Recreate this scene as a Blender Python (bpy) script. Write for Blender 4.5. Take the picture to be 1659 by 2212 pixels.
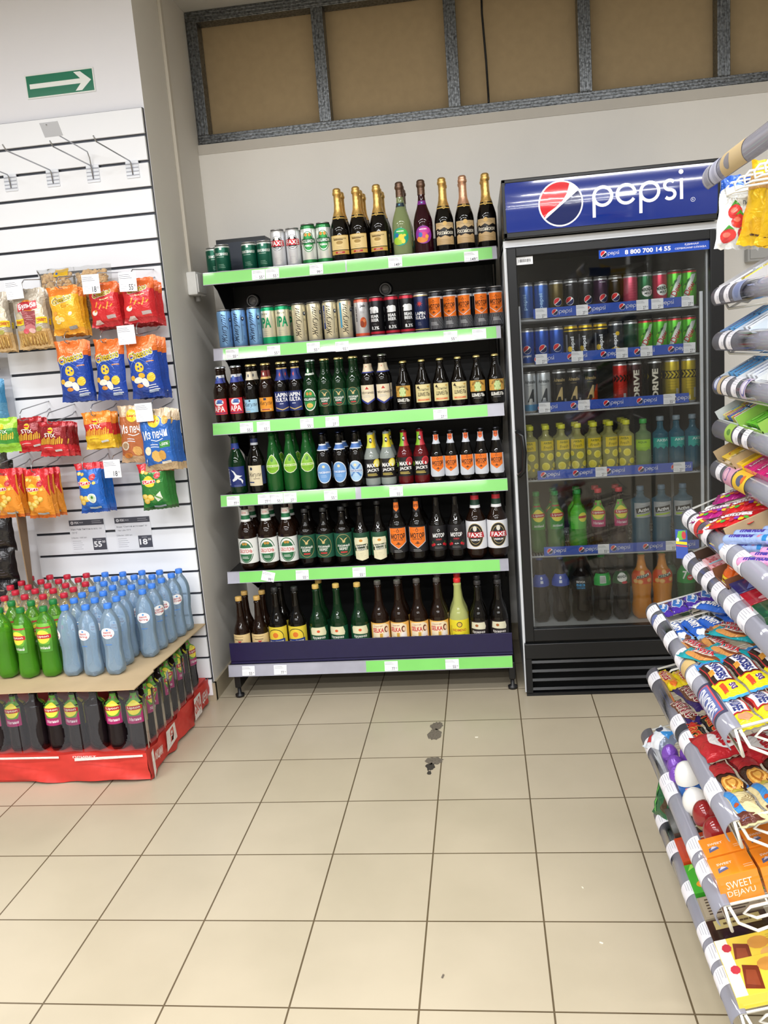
import bpy, bmesh, math, random
from mathutils import Vector, Matrix, Euler
random.seed(7)
PI = math.pi
sc = bpy.context.scene
C = sc.collection
for o in list(bpy.data.objects): bpy.data.objects.remove(o)

# ------------------------------------------------------------ camera, world, exposure
cam_d = bpy.data.cameras.new('camera'); cam = bpy.data.objects.new('camera', cam_d); C.objects.link(cam)
cam_d.sensor_fit = 'VERTICAL'; cam_d.sensor_height = 24.0
cam_d.lens = 1822.85 * 24.0 / 2212
cam.rotation_mode = 'XYZ'
cam.rotation_euler = (1.3842253, 0.0778926, 0.1098865)
cam.location = (0.21985, -3.19957, 1.48162)
cam_d.clip_start = 0.05
sc.camera = cam
sc.view_settings.view_transform = 'Standard'; sc.view_settings.look = 'None'
sc.view_settings.exposure = 1.0; sc.view_settings.gamma = 1.0
sc.view_settings.use_curve_mapping = False
try: sc.cycles.transparent_max_bounces = 24
except Exception: pass
w = bpy.data.worlds.new('world'); sc.world = w; w.use_nodes = True
w.node_tree.nodes['Background'].inputs[0].default_value = (0.9, 0.95, 1, 1)
w.node_tree.nodes['Background'].inputs[1].default_value = 0.15
CEIL = 3.10
LIGHT_ROWS = [(-1.55, 34), (-2.9, 62), (-4.4, 66), (-6.0, 66), (-7.6, 66)]

# ------------------------------------------------------------ helpers
def lin(h):
    h = h.lstrip('#'); h = ''.join(c*2 for c in h) if len(h) == 3 else h; v = [int(h[i:i+2], 16) / 255 for i in (0, 2, 4)]
    return tuple((c / 12.92 if c <= .04045 else ((c + .055) / 1.055) ** 2.4) for c in v) + (1,)
_m = {}
def mat(name, col='#808080', rough=.5, metal=0, spec=.5, coat=0, emit=None, es=1):
    if name in _m: return _m[name]
    m = bpy.data.materials.new(name); m.use_nodes = True; _m[name] = m
    b = m.node_tree.nodes['Principled BSDF']
    b.inputs['Base Color'].default_value = lin(col); b.inputs['Roughness'].default_value = rough
    b.inputs['Metallic'].default_value = metal; b.inputs['Specular IOR Level'].default_value = spec
    b.inputs['Coat Weight'].default_value = coat; b.inputs['Coat Roughness'].default_value = .05
    if emit: b.inputs['Emission Color'].default_value = lin(emit); b.inputs['Emission Strength'].default_value = es
    return m
def nodes(m): return m.node_tree.nodes, m.node_tree.links, m.node_tree.nodes['Principled BSDF']
def noisy(m, scale=20, amt=.08, bump=0, bscale=None, detail=3):
    N, L, b = nodes(m)
    tc = N.new('ShaderNodeTexCoord'); n = N.new('ShaderNodeTexNoise'); n.inputs['Scale'].default_value = scale; n.inputs['Detail'].default_value = detail
    L.new(tc.outputs['Object'], n.inputs['Vector'])
    base = tuple(b.inputs['Base Color'].default_value)
    r = N.new('ShaderNodeValToRGB'); r.color_ramp.elements[0].position = .3; r.color_ramp.elements[1].position = .7
    r.color_ramp.elements[0].color = tuple(max(0, c * (1 - amt)) for c in base[:3]) + (1,)
    r.color_ramp.elements[1].color = tuple(min(1, c * (1 + amt)) for c in base[:3]) + (1,)
    L.new(n.outputs['Fac'], r.inputs['Fac']); L.new(r.outputs['Color'], b.inputs['Base Color'])
    if bump:
        n2 = N.new('ShaderNodeTexNoise'); n2.inputs['Scale'].default_value = bscale or scale * 4
        L.new(tc.outputs['Object'], n2.inputs['Vector'])
        bp = N.new('ShaderNodeBump'); bp.inputs['Strength'].default_value = bump; bp.inputs['Distance'].default_value = .002
        L.new(n2.outputs['Fac'], bp.inputs['Height']); L.new(bp.outputs['Normal'], b.inputs['Normal'])
    return m
def printed(name, rough, metal=0, coat=0, bump=0):
    m = mat(name, '#ffffff', rough, metal, .5, coat); N, L, b = nodes(m)
    a = N.new('ShaderNodeAttribute'); a.attribute_name = 'Col'
    L.new(a.outputs['Color'], b.inputs['Base Color'])
    if bump:
        tc = N.new('ShaderNodeTexCoord'); n = N.new('ShaderNodeTexNoise'); n.inputs['Scale'].default_value = 38; n.inputs['Detail'].default_value = 2
        n.inputs['Distortion'].default_value = 1.2
        L.new(tc.outputs['Object'], n.inputs['Vector'])
        bp = N.new('ShaderNodeBump'); bp.inputs['Strength'].default_value = bump; bp.inputs['Distance'].default_value = .01
        L.new(n.outputs['Fac'], bp.inputs['Height']); L.new(bp.outputs['Normal'], b.inputs['Normal'])
    return m
PAPER = printed('printed_paper', .45); FILM = printed('printed_film', .24, .15, .3, .45)
CANM = printed('printed_can_metal', .28, .45); GLOSS = printed('printed_gloss', .15, 0, .5)
def clear(name, tint, dens=.25, gl=1.4, deep=None, edge=None):
    if name in _m: return _m[name]
    m = bpy.data.materials.new(name); m.use_nodes = True; _m[name] = m
    N, L = m.node_tree.nodes, m.node_tree.links; N.clear()
    out = N.new('ShaderNodeOutputMaterial'); t = N.new('ShaderNodeBsdfTransparent'); t.inputs[0].default_value = lin(tint)
    d = N.new('ShaderNodeBsdfDiffuse'); d.inputs[0].default_value = lin(deep or tint)
    lw = N.new('ShaderNodeLayerWeight'); lw.inputs[0].default_value = .35
    mr = N.new('ShaderNodeMapRange'); mr.inputs[3].default_value = dens; mr.inputs[4].default_value = edge if edge is not None else min(1, dens * 1.6 + .3)
    L.new(lw.outputs['Facing'], mr.inputs[0])
    a = N.new('ShaderNodeMixShader'); L.new(mr.outputs[0], a.inputs[0]); L.new(t.outputs[0], a.inputs[1]); L.new(d.outputs[0], a.inputs[2])
    g = N.new('ShaderNodeBsdfGlossy'); g.inputs['Roughness'].default_value = .06
    f = N.new('ShaderNodeFresnel'); f.inputs[0].default_value = gl
    b = N.new('ShaderNodeMixShader'); L.new(f.outputs[0], b.inputs[0]); L.new(a.outputs[0], b.inputs[1]); L.new(g.outputs[0], b.inputs[2])
    L.new(b.outputs[0], out.inputs[0]); return m

def box(bm, x0, x1, y0, y1, z0, z1, mi=0, bev=0, M=None):
    r = bmesh.ops.create_cube(bm, size=1)
    vs = r['verts']
    for v in vs: v.co = Vector(((x0+x1)/2 + v.co.x*(x1-x0), (y0+y1)/2 + v.co.y*(y1-y0), (z0+z1)/2 + v.co.z*(z1-z0)))
    fs = {f for v in vs for f in v.link_faces}
    for f in fs: f.material_index = mi
    if bev:
        es = {e for v in vs for e in v.link_edges}
        rr = bmesh.ops.bevel(bm, geom=list(es), offset=bev, segments=2, affect='EDGES', profile=.5)
        vs = list({v for f in rr['faces'] for v in f.verts} | {v for v in vs if v.is_valid})
        for f in {f for v in vs for f in v.link_faces}: f.material_index = mi
    if M is not None:
        for v in vs: v.co = M @ v.co
    return vs
def lathe(bm, prof, n=28, mi=0, mis=None, M=None, petal=0, cap=True):
    rings = []
    for r, z in prof:
        ring = []
        for k in range(n):
            a = 2*PI*k/n; rr = r
            if petal and z < petal: rr = r * (1 - .22 * abs(math.cos(2.5*a)) ** .7 * (1 - z/petal))
            v = Vector((rr*math.sin(a), -rr*math.cos(a), z)); ring.append(bm.verts.new(M @ v if M else v))
        rings.append(ring)
    for i in range(len(rings)-1):
        for k in range(n):
            f = bm.faces.new((rings[i][k], rings[i][(k+1) % n], rings[i+1][(k+1) % n], rings[i+1][k]))
            f.material_index = mis[i] if mis else mi; f.smooth = True
    if cap:
        f = bm.faces.new(rings[0][::-1]); f.material_index = mis[0] if mis else mi
        f = bm.faces.new(rings[-1]); f.material_index = mis[-1] if mis else mi
def tube(bm, pts, r=.003, n=8, mi=0, closed=False):
    pts = [Vector(p) for p in pts]; m = len(pts); rings = []
    up = None
    for i, p in enumerate(pts):
        a = pts[(i-1) % m] if (closed or i > 0) else p; b = pts[(i+1) % m] if (closed or i < m-1) else p
        d = (b-a).normalized()
        if up is None:
            up = d.orthogonal().normalized()
        up = (up - d*up.dot(d))
        up = up.normalized() if up.length > 1e-6 else d.orthogonal().normalized()
        s = d.cross(up)
        rings.append([bm.verts.new(p + r*(math.cos(2*PI*k/n)*up + math.sin(2*PI*k/n)*s)) for k in range(n)])
    for i in range(m if closed else m-1):
        A, B = rings[i], rings[(i+1) % m]
        for k in range(n):
            f = bm.faces.new((A[k], A[(k+1) % n], B[(k+1) % n], B[k])); f.smooth = True; f.material_index = mi
    if not closed:
        bm.faces.new(rings[0]).material_index = mi; bm.faces.new(rings[-1][::-1]).material_index = mi
def mk(name, bm, mats, parent=None, recalc=True):
    me = bpy.data.meshes.new(name)
    if recalc: bmesh.ops.recalc_face_normals(bm, faces=bm.faces[:])
    bm.to_mesh(me); bm.free()
    for m in (mats if isinstance(mats, (list, tuple)) else [mats]): me.materials.append(m)
    o = bpy.data.objects.new(name, me); C.objects.link(o)
    if parent: o.parent = parent
    return o
def tag(o, label=None, cat=None, group=None, kind=None):
    if label: o['label'] = label
    if cat: o['category'] = cat
    if group: o['group'] = group
    if kind: o['kind'] = kind
    return o
def empty(name, loc=(0, 0, 0), rz=0):
    o = bpy.data.objects.new(name, None); C.objects.link(o); o.location = loc; o.rotation_euler = (0, 0, rz); o.empty_display_size = .05
    return o
def struct(name, bm, mats): return tag(mk(name, bm, mats), kind='structure')
def kids(o): return KIDS.get(o.name, [])
KIDS = {}
def reg(root, *parts): KIDS.setdefault(root.name, []).extend(parts)
def dup(root):
    r = root.copy(); C.objects.link(r)
    for ch in root.children:
        c = ch.copy(); C.objects.link(c); c.parent = r
        for g in ch.children:
            d = g.copy(); C.objects.link(d); d.parent = c
    return r
ORD = ['first', 'second', 'third', 'fourth', 'fifth', 'sixth', 'seventh', 'eighth', 'ninth', 'tenth', 'eleventh', 'twelfth']
NUM = ['no', 'one', 'two', 'three', 'four', 'five', 'six', 'seven', 'eight', 'nine', 'ten']

# ------------------------------------------------------------ printed art: flat shapes bent onto a surface
_tx = {}
def text_mesh(s, bold, shear):
    k = (s, bold, shear)
    if k in _tx: return _tx[k]
    cu = bpy.data.curves.new('t', 'FONT'); cu.body = s; cu.resolution_u = 2 if len(s) > 3 else 3; cu.offset = bold; cu.shear = shear; cu.size = 1
    ob = bpy.data.objects.new('t', cu); me = bpy.data.meshes.new_from_object(ob)
    vs = [(v.co.x, v.co.y) for v in me.vertices]; fs = [tuple(p.vertices) for p in me.polygons]
    bpy.data.objects.remove(ob); bpy.data.curves.remove(cu); bpy.data.meshes.remove(me)
    if vs:
        x0 = min(a for a, _ in vs); x1 = max(a for a, _ in vs); y0 = min(b for _, b in vs); y1 = max(b for _, b in vs)
        vs = [((a-x0)/(x1-x0) - .5, (b-y0)/(y1-y0) - .5) for a, b in vs]
    _tx[k] = (vs, fs); return _tx[k]
def R(u0, u1, v0, v1, c): return [('p', [(u0, v0), (u1, v0), (u1, v1), (u0, v1)], c)]
def El(cu, cv, ru, rv, c, n=24, a0=0, a1=2*PI): return [('p', [(cu + ru*math.cos(a0+(a1-a0)*k/n), cv + rv*math.sin(a0+(a1-a0)*k/n)) for k in range(n if a1-a0 > 6.28 else n+1)], c)]
def P(pts, c): return [('p', pts, c)]
ILLEGIBLE = ('HOLSTEN', 'КРИСПИ', 'ВЛАЖНЫЕ', 'ORBIT', 'DIROL', 'CLUB', 'GUM', 'МЕД', 'КАКАО', 'Choco', 'СЫР', 'Fruit', 'Fr', 'OLD BOYS', 'BITTER LEMON', 'Барное', 'F', 'Кетчуп')
def T(s, cu, cv, w_, h_, c, bold=.02, rot=0, shear=0):
    # words too small to read in the photo become a broken stroke of the same length
    if s in ILLEGIBLE:
        a = []; x = -w_/2; k = 0
        while x < w_/2:
            d = w_*(.1+.05*((k*7) % 3)); a += stroke([(cu+x*math.cos(rot), cv+x*math.sin(rot)), (cu+min(x+d, w_/2)*math.cos(rot), cv+min(x+d, w_/2)*math.sin(rot))], h_*.45, c); x += d*1.35; k += 1
        return a
    return [('t', s, cu, cv, w_, h_, c, bold, rot, shear)]
def Tm(s, cu, cv, w_, h_, c, bold=.02, shear=0): return T(s, cu, cv, w_, h_, c, bold, PI/2, shear)
def lines(cu, cv, w_, n, pitch, c, th=.0008): 
    out = []
    for k in range(n): out += R(cu-w_/2, cu+w_/2*(.6+.4*((k*7) % 3)/2), cv-k*pitch-th/2, cv-k*pitch+th/2, c)
    return out
def stroke(pts, wd, c, closed=False):
    out = []; n = len(pts)
    for i in range(n if closed else n-1):
        a = Vector(pts[i]); b = Vector(pts[(i+1) % n]); d = (b-a)
        if d.length < 1e-9: continue
        d.normalize(); p = Vector((-d.y, d.x))*wd/2; e = d*wd*.12
        out += P([tuple(a-e-p), tuple(b+e-p), tuple(b+e+p), tuple(a-e+p)], c)
    return [('g', out)]
def arcp(cx, cy, r, a0, a1, n=14, ry=None): return [(cx + r*math.cos(math.radians(a0+(a1-a0)*k/n)), cy + (ry or r)*math.sin(math.radians(a0+(a1-a0)*k/n))) for k in range(n+1)]
def globe(cx, cy, r, c0='#ffffff'):
    red, navy = '#d8232e', '#12225e'
    a = El(cx, cy, r, r, c0, 36)
    q = r*.93
    def pt(t): return (cx + q*math.cos(math.radians(t)), cy + q*math.sin(math.radians(t)))
    top = [pt(t) for t in range(63, 218, 7)] + [pt(217)]
    curve = [(-.62, -.38), (-.25, -.16), (.1, .12), (.32, .45)]
    a += P(top + [(cx+x*q, cy+y*q) for x, y in curve], red)
    bot = [pt(t) for t in range(222, 393, 7)] + [pt(392)]
    curve = [(.78, .25), (.62, -.1), (.3, -.38), (-.1, -.54), (-.45, -.62)]
    a += P(bot + [(cx+x*q, cy+y*q) for x, y in curve], navy)
    return a
def pepsi_word(x0, y0, h, c='#ffffff'):
    # x0 left edge, y0 baseline, h = x-height; total width about 4.1 h
    r = h*.43; wd = h*.15; a = []
    def ring(cx, a0=0, a1=360): return stroke(arcp(cx, y0+h*.5, r, a0, a1, 24), wd, c)
    cx = x0+h*.5
    a += ring(cx) + stroke([(cx-r, y0+h*.5), (cx-r, y0-h*.45)], wd, c)
    cx += h*1.12
    a += ring(cx, 0, 325) + stroke([(cx-r, y0+h*.5), (cx+r, y0+h*.5)], wd, c)
    cx += h*1.12
    a += ring(cx) + stroke([(cx-r, y0+h*.5), (cx-r, y0-h*.45)], wd, c)
    cx += h*.95
    a += stroke(arcp(cx, y0+h*.71, h*.24, 40, 270, 12, h*.22) + arcp(cx, y0+h*.28, h*.24, 90, -140, 12, h*.21), wd, c)
    cx += h*.55
    a += stroke([(cx, y0+h*.02), (cx, y0+h*.95)], wd, c) + El(cx, y0+h*1.28, wd*.75, wd*.75, c, 14)
    return a
def prim_box(p):
    if p[0] == 'g':
        q = [prim_box(k) for k in p[1]] or [(0, 0, 0, 0)]
        return min(k[0] for k in q), max(k[1] for k in q), min(k[2] for k in q), max(k[3] for k in q)
    if p[0] == 'p': xs = [k[0] for k in p[1]]; ys = [k[1] for k in p[1]]; return min(xs), max(xs), min(ys), max(ys)
    _, s_, cu, cv, w_, h_, c_, b_, rot, sh_ = p
    hx = (abs(w_*math.cos(rot))+abs(h_*math.sin(rot)))/2; hy = (abs(w_*math.sin(rot))+abs(h_*math.cos(rot)))/2
    return cu-hx, cu+hx, cv-hy, cv+hy
def add_art(bm, prims, mp, su=None, sv=None, eps=.0006, lay=.00022, flip=False):
    """flat prims -> bent by mp(u, v, height) ; coloured through the Col attribute"""
    tb = bmesh.new(); cl = tb.loops.layers.float_color.new('Col')
    L = 0
    def emit(p, L):
        if p[0] == 'g':
            for q in p[1]: emit(q, L)
        elif p[0] == 'p':
            vs = [tb.verts.new((x, y, L)) for x, y in p[1]]
            try: f = tb.faces.new(vs)
            except ValueError: return
            c = lin(p[2])
            for l in f.loops: l[cl] = c
        else:
            _, s, cu, cv, w_, h_, col, bold, rot, shear = p
            vs, fs = text_mesh(s, bold, shear); cr, sr = math.cos(rot), math.sin(rot)
            V = [tb.verts.new((cu + a*w_*cr - b*h_*sr, cv + a*w_*sr + b*h_*cr, L)) for a, b in vs]
            c = lin(col)
            for fi in fs:
                try: f = tb.faces.new([V[i] for i in fi])
                except ValueError: continue
                for l in f.loops: l[cl] = c
    done = []      # a shape is raised only over the shapes it overlaps
    for p in prims:
        x0, x1, y0, y1 = prim_box(p); L = 0
        for a0, a1, b0, b1, l0 in done:
            if x0 < a1 and a0 < x1 and y0 < b1 and b0 < y1: L = max(L, l0+1)
        emit(p, L); done.append((x0, x1, y0, y1, L))
    bmesh.ops.triangulate(tb, faces=[f for f in tb.faces if len(f.verts) > 4])
    for f in tb.faces:
        f.normal_update()
        if (f.normal.z < 0): f.normal_flip()
    for ax, st in ((0, su), (1, sv)):
        if not st or not tb.verts: continue
        lo = min(v.co[ax] for v in tb.verts); hi = max(v.co[ax] for v in tb.verts)
        k = math.ceil(lo/st + 1e-6)
        while k*st < hi - 1e-6:
            no = (1, 0, 0) if ax == 0 else (0, 1, 0); co = (k*st, 0, 0) if ax == 0 else (0, k*st, 0)
            bmesh.ops.bisect_plane(tb, geom=tb.verts[:]+tb.edges[:]+tb.faces[:], plane_co=co, plane_no=no, dist=1e-7)
            k += 1
    cl2 = bm.loops.layers.float_color.get('Col') or bm.loops.layers.float_color.new('Col')
    mp_ = {}
    for v in tb.verts: mp_[v] = bm.verts.new(mp(v.co.x, v.co.y, eps + lay*v.co.z))
    for f in tb.faces:
        try: nf = bm.faces.new([mp_[v] for v in f.verts])
        except ValueError: continue
        nf.smooth = True
        for l, l2 in zip(f.loops, nf.loops): l2[cl2] = l[cl]
    tb.free()
def art_obj(name, prims, mp, m, parent=None, su=None, sv=None, eps=.0006, lay=.00022):
    bm = bmesh.new(); add_art(bm, prims, mp, su, sv, eps, lay); return mk(name, bm, m, parent, recalc=False)
def cylmap(prof, RB):
    def rad(z):
        if z <= prof[0][1]: return prof[0][0]
        for (r0, z0), (r1, z1) in zip(prof, prof[1:]):
            if z0 <= z <= z1 and z1 > z0: return r0 + (r1-r0)*(z-z0)/(z1-z0)
        return prof[-1][0]
    def f(u, v, e):
        a = u/RB; r = rad(v)+e
        return Vector((r*math.sin(a), -r*math.cos(a), v))
    return f
def flatmap(o=(0, 0, 0), ax=(1, 0, 0), ay=(0, 0, 1), n=(0, -1, 0)):
    o, ax, ay, n = map(Vector, (o, ax, ay, n))
    return lambda u, v, e: o + ax*u + ay*v + n*e
def colfaces(bm, col, faces=None):
    cl = bm.loops.layers.float_color.get('Col') or bm.loops.layers.float_color.new('Col')
    c = lin(col)
    for f in (faces or bm.faces):
        for l in f.loops: l[cl] = c

# ------------------------------------------------------------ common materials
SILVER = mat('brushed_aluminium', '#c9c9cc', .28, .9)
GOLDF = noisy(mat('gold_foil', '#d9b268', .3, .75), 90, .15, .5, 160)
ROSEF = noisy(mat('rose_gold_foil', '#d9a98a', .32, .7), 90, .12, .5, 160)
BROWNF = noisy(mat('bronze_foil', '#6d5546', .35, .7), 90, .15, .5, 160)
G_BLACK = mat('dark_bottle_glass', '#0b0806', .04, 0, .32, .15)
G_BROWN = mat('brown_bottle_glass', '#1d0f08', .04, 0, .32, .15)
G_GREEN = mat('green_bottle_glass', '#0c2a14', .04, 0, .32, .15)
G_GREEN2 = mat('bright_green_glass', '#14501f', .06, 0, .32, .15)
G_RED = mat('red_drink_glass', '#5d0f14', .06, 0, .32, .15)
G_GREY = mat('cloudy_drink_glass', '#8b938f', .06, 0, .32, .15)
G_PINK = mat('dark_rose_wine_glass', '#2c0a14', .04, 0, .32, .15)
G_WHITE = clear('pale_wine_glass', '#9fae7a', .55, 1.5)
BLACKP = noisy(mat('black_powder_coat', '#0e0e10', .4), 60, .1)
WHITEP = noisy(mat('white_plastic', '#e6e6e4', .4), 40, .03)
def plain(col, rough=.4, metal=0):
    return mat('plastic_' + col.lstrip('#') + ('m' if metal else ''), col, rough, metal)

# ------------------------------------------------------------ the room
WX0, WX1, WY0, WY1 = -3.6, 2.6, -9.0, .948
floor_m = mat('floor_tile', '#c9bca2', .32, 0, .45)
N, L, b = nodes(floor_m)
tc = N.new('ShaderNodeTexCoord'); br = N.new('ShaderNodeTexBrick'); br.offset = 0; br.squash = 1
br.inputs['Scale'].default_value = 1; br.inputs['Brick Width'].default_value = .305; br.inputs['Row Height'].default_value = .305
br.inputs['Mortar Size'].default_value = .0024; br.inputs['Mortar Smooth'].default_value = .1; br.inputs['Bias'].default_value = 0
br.inputs['Color1'].default_value = lin('#bcb09a'); br.inputs['Color2'].default_value = lin('#b8ac95'); br.inputs['Mortar'].default_value = lin('#62543f')
mp = N.new('ShaderNodeMapping'); mp.inputs['Location'].default_value = (30.5, 30.5, 0)
L.new(tc.outputs['Object'], mp.inputs['Vector']); L.new(mp.outputs[0], br.inputs['Vector'])
nz = N.new('ShaderNodeTexNoise'); nz.inputs['Scale'].default_value = 2.2; nz.inputs['Detail'].default_value = 5; L.new(tc.outputs['Object'], nz.inputs['Vector'])
cr = N.new('ShaderNodeValToRGB'); cr.color_ramp.elements[0].color = (.90, .90, .89, 1); cr.color_ramp.elements[1].color = (1, 1, 1, 1); cr.color_ramp.elements[0].position = .35; cr.color_ramp.elements[1].position = .6
L.new(nz.outputs['Fac'], cr.inputs['Fac'])
mx = N.new('ShaderNodeMixRGB'); mx.blend_type = 'MULTIPLY'; mx.inputs[0].default_value = 1
L.new(br.outputs['Color'], mx.inputs[1]); L.new(cr.outputs['Color'], mx.inputs[2]); L.new(mx.outputs[0], b.inputs['Base Color'])
bp = N.new('ShaderNodeBump'); bp.inputs['Strength'].default_value = .5; bp.inputs['Distance'].default_value = .002; bp.invert = True
L.new(br.outputs['Fac'], bp.inputs['Height']); L.new(bp.outputs['Normal'], b.inputs['Normal'])
bm = bmesh.new(); box(bm, WX0-.1, WX1+.1, WY0, WY1+.1, -.1, 0); floor = struct('floor', bm, floor_m)
wall_m = noisy(mat('painted_plaster', '#f4f1ec', .75, 0, .2), 3, .02, .15, 120)
side_m = noisy(mat('pillar_paint', '#dedad2', .7, 0, .2), 3, .03, .15, 120)
front_m = noisy(mat('white_laminate_wall', '#e9e9f0', .45, 0, .3), 2, .01)
store_m = noisy(mat('store_wall_paint', '#8b8780', .7, 0, .2), 1.3, .25)
ceil_m = noisy(mat('ceiling_white', '#c9c7c2', .8, 0, .2), 3, .02)
# worn patches on the tiles
def blob(bm, pts, z=.0006):
    vs = [bm.verts.new((x, y, z)) for x, y in pts]; bm.faces.new(vs)
def ragged(cx, cy, rx, ry, n=26, j=.35):
    return [(cx + rx*math.cos(2*PI*k/n)*(1-random.random()*j), cy + ry*math.sin(2*PI*k/n)*(1-random.random()*j)) for k in range(n)]
stain_m = noisy(mat('worn_grey_adhesive', '#6d6459', .6), 160, .35); stain_d = noisy(mat('dark_scuff', '#3a3430', .6), 160, .3)
for pts, m in [(ragged(-.031, -.045, .03, .042), stain_m), (ragged(-.036, -.12, .03, .062), stain_m)]:
    bm = bmesh.new(); blob(bm, pts); o = mk('worn_patch', bm, m, floor); o['label'] = 'brown scuffed patch worn into the tile'
bm = bmesh.new(); blob(bm, ragged(-.026, -.335, .036, .034)); o = mk('worn_patch', bm, stain_m, floor); o['label'] = 'grey patch of torn tape'
bm = bmesh.new(); blob(bm, ragged(-.038, -.38, .02, .035)); blob(bm, ragged(-.04, -.425, .009, .018)); mk('worn_patch', bm, stain_d, floor)['label'] = 'dark torn tape remnant'
crumb = mat('crumb', '#e8e2d2', .7)
for i, (x, y, s) in enumerate([(.128, -.155, .006), (.05, -1.42, .006), (.44, -1.30, .005), (.33, -1.6, .006), (.42, -1.08, .004), (.0, -.59, .003)]):
    bm = bmesh.new(); box(bm, -s, s, -s*.35, s*.35, 0, s*.5, 0, s*.15)
    o = mk('crumb', bm, crumb if i % 2 == 0 else stain_m); o.location = (x, y, 0); o.rotation_euler = (0, 0, i*1.3)
    tag(o, ['pale crumb on the tile right of the scuffed patch', 'pale crumb on the floor near the centre foreground', 'small dark crumb on the floor left of the candy rack', 'pale chip on the foreground floor nearest the candy rack', 'dark speck on the floor tile beside the candy rack', 'tiny pale speck on the tile below the scuffed patches'][i], 'crumb')

bm = bmesh.new()
FZ0, FZ1, FX0 = 2.515, 3.10, -1.047      # framed opening high in the back wall
box(bm, -1.3, WX1, WY1, WY1+.1, 0, FZ0); struct('wall_back', bm, wall_m)
bm = bmesh.new(); box(bm, -1.3, WX1, WY1+.095, WY1+.16, FZ0-.05, 3.3); struct('wall_back_upper', bm, noisy(mat('bare_fibreboard', '#ad9877', .85, 0, .15), 25, .04, .1, 200))
bm = bmesh.new(); box(bm, -1.048, WX1, WY1-.004, WY1, FZ0-.045, FZ0-.001); struct('trim_1', bm, noisy(mat('plaster_strip', '#cfcac2', .8, 0, .2), 6, .03))
bm = bmesh.new()
box(bm, WX0, -1.05, .29, WY1+.1, 0, CEIL, 0)
bm.faces.ensure_lookup_table()
for f in bm.faces:
    f.normal_update(); f.material_index = 1 if f.normal.y < -.5 else 0
struct('wall_left', bm, [side_m, front_m])
bm = bmesh.new(); box(bm, WX1, WX1+.1, WY0, WY1, 0, CEIL); struct('wall_right', bm, store_m)
bm = bmesh.new(); box(bm, WX0-.1, WX0, WY0, .3, 0, CEIL); struct('wall_far_left', bm, store_m)
bm = bmesh.new(); box(bm, WX0, WX1, WY0-.1, WY0, 0, CEIL); struct('wall_behind', bm, store_m)
bm = bmesh.new(); box(bm, WX0, WX1, WY0, WY1+.1, CEIL, CEIL+.1); struct('ceiling', bm, ceil_m)
base_m = noisy(mat('baseboard_tile', '#a99d86', .4, 0, .4), 4, .03)
bm = bmesh.new(); box(bm, -1.05, -1.04, .275, WY1, 0, .085); box(bm, -1.2, -1.04, .266, .29, 0, .085); struct('baseboard_left', bm, base_m)
bm = bmesh.new(); box(bm, -1.04, WX1, WY1-.01, WY1, 0, .085); struct('baseboard_back', bm, base_m)

# galvanised steel frame in the opening
galv = noisy(mat('galvanised_steel', '#6f7275', .34, .8), 90, .65, .4, 90, 4)
fr = empty('partition_frame', (FX0, WY1, FZ0)); tag(fr, 'galvanised steel stud frame high across the back wall', 'frame')
def stud(name, x0, x1, z0, z1, horiz):
    bm = bmesh.new(); y0, y1 = .012, .088
    box(bm, x0, x1, y0, y1, z0, z1, 0, .002)
    n = 3
    for k in range(n):       # pressed ribs
        if horiz:
            zc = z0 + (z1-z0)*(k+.7)/(n+.4); box(bm, x0, x1, y0-.004, y0+.002, zc-.004, zc+.003, 0, .0015)
        else:
            xc = x0 + (x1-x0)*(k+.7)/(n+.4); box(bm, xc-.004, xc+.003, y0-.004, y0+.002, z0, z1, 0, .0015)
    o = mk(name, bm, galv, fr); return o
W = WX1-FX0
stud('bottom_rail', 0, W, 0, .045, True); stud('top_rail', 0, W, .535, .583, True); stud('stud', 0, .052, .045, .535, False)
for x in (-.427, .175, .765, 1.36, 1.95): stud('stud', x-FX0-.03, x-FX0+.025, .045, .535, False)
rub = mat('black_rubber', '#141416', .5)
bm = bmesh.new(); tube(bm, [(.322, WY1+.08, 3.09), (.318, WY1+.05, 2.95), (.326, WY1+.06, 2.75), (.328, WY1+.05, 2.6), (.327, WY1+.02, 2.562)], .005, 8)
tag(mk('cable', bm, rub), 'black cable hanging in the third opening of the frame', 'cable')
# conduit and junction box on the side of the pillar
bm = bmesh.new(); box(bm, -1.05, -1.036, .595, .625, 1.89, CEIL, 0, .002); 
tag(mk('cable_trunking', bm, mat('trunking', '#cfc9bd', .45)), 'beige plastic cable trunking running up the pillar side', 'cable trunking')
jb = empty('junction_box', (-1.05, .63, 1.85)); tag(jb, 'small white junction box beside the left end of the top shelf', 'junction box')
bm = bmesh.new(); box(bm, 0, .045, -.075, .055, -.05, .05, 0, .006); mk('housing', bm, WHITEP, jb)
bm = bmesh.new(); box(bm, .045, .05, -.065, .045, -.04, .04, 0, .002); mk('cover', bm, WHITEP, jb)
bm = bmesh.new(); tube(bm, [(.02, 0, -.05), (.02, 0, -.075)], .012, 10); mk('cable_gland', bm, plain('#9a9a98'), jb)
# arrow sign
sg = empty('direction_sign', (-1.384, .289, 2.64)); tag(sg, 'green sign with a white arrow pointing right on the white wall', 'sign')
bm = bmesh.new(); box(bm, -.145, .145, -.003, 0, -.045, .045); colfaces(bm, '#e8ebea')
add_art(bm, R(-.14, .14, -.04, .04, '#0c7558') + R(-.128, .1, -.009, .009, '#eef2f0') + P([(.062, .035), (.09, .035), (.132, 0), (.09, -.035), (.062, -.035), (.096, 0)], '#eef2f0'), flatmap((0, -.003, 0)), eps=.0004, lay=.0003)
mk('sign_panel', bm, GLOSS, sg)
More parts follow.
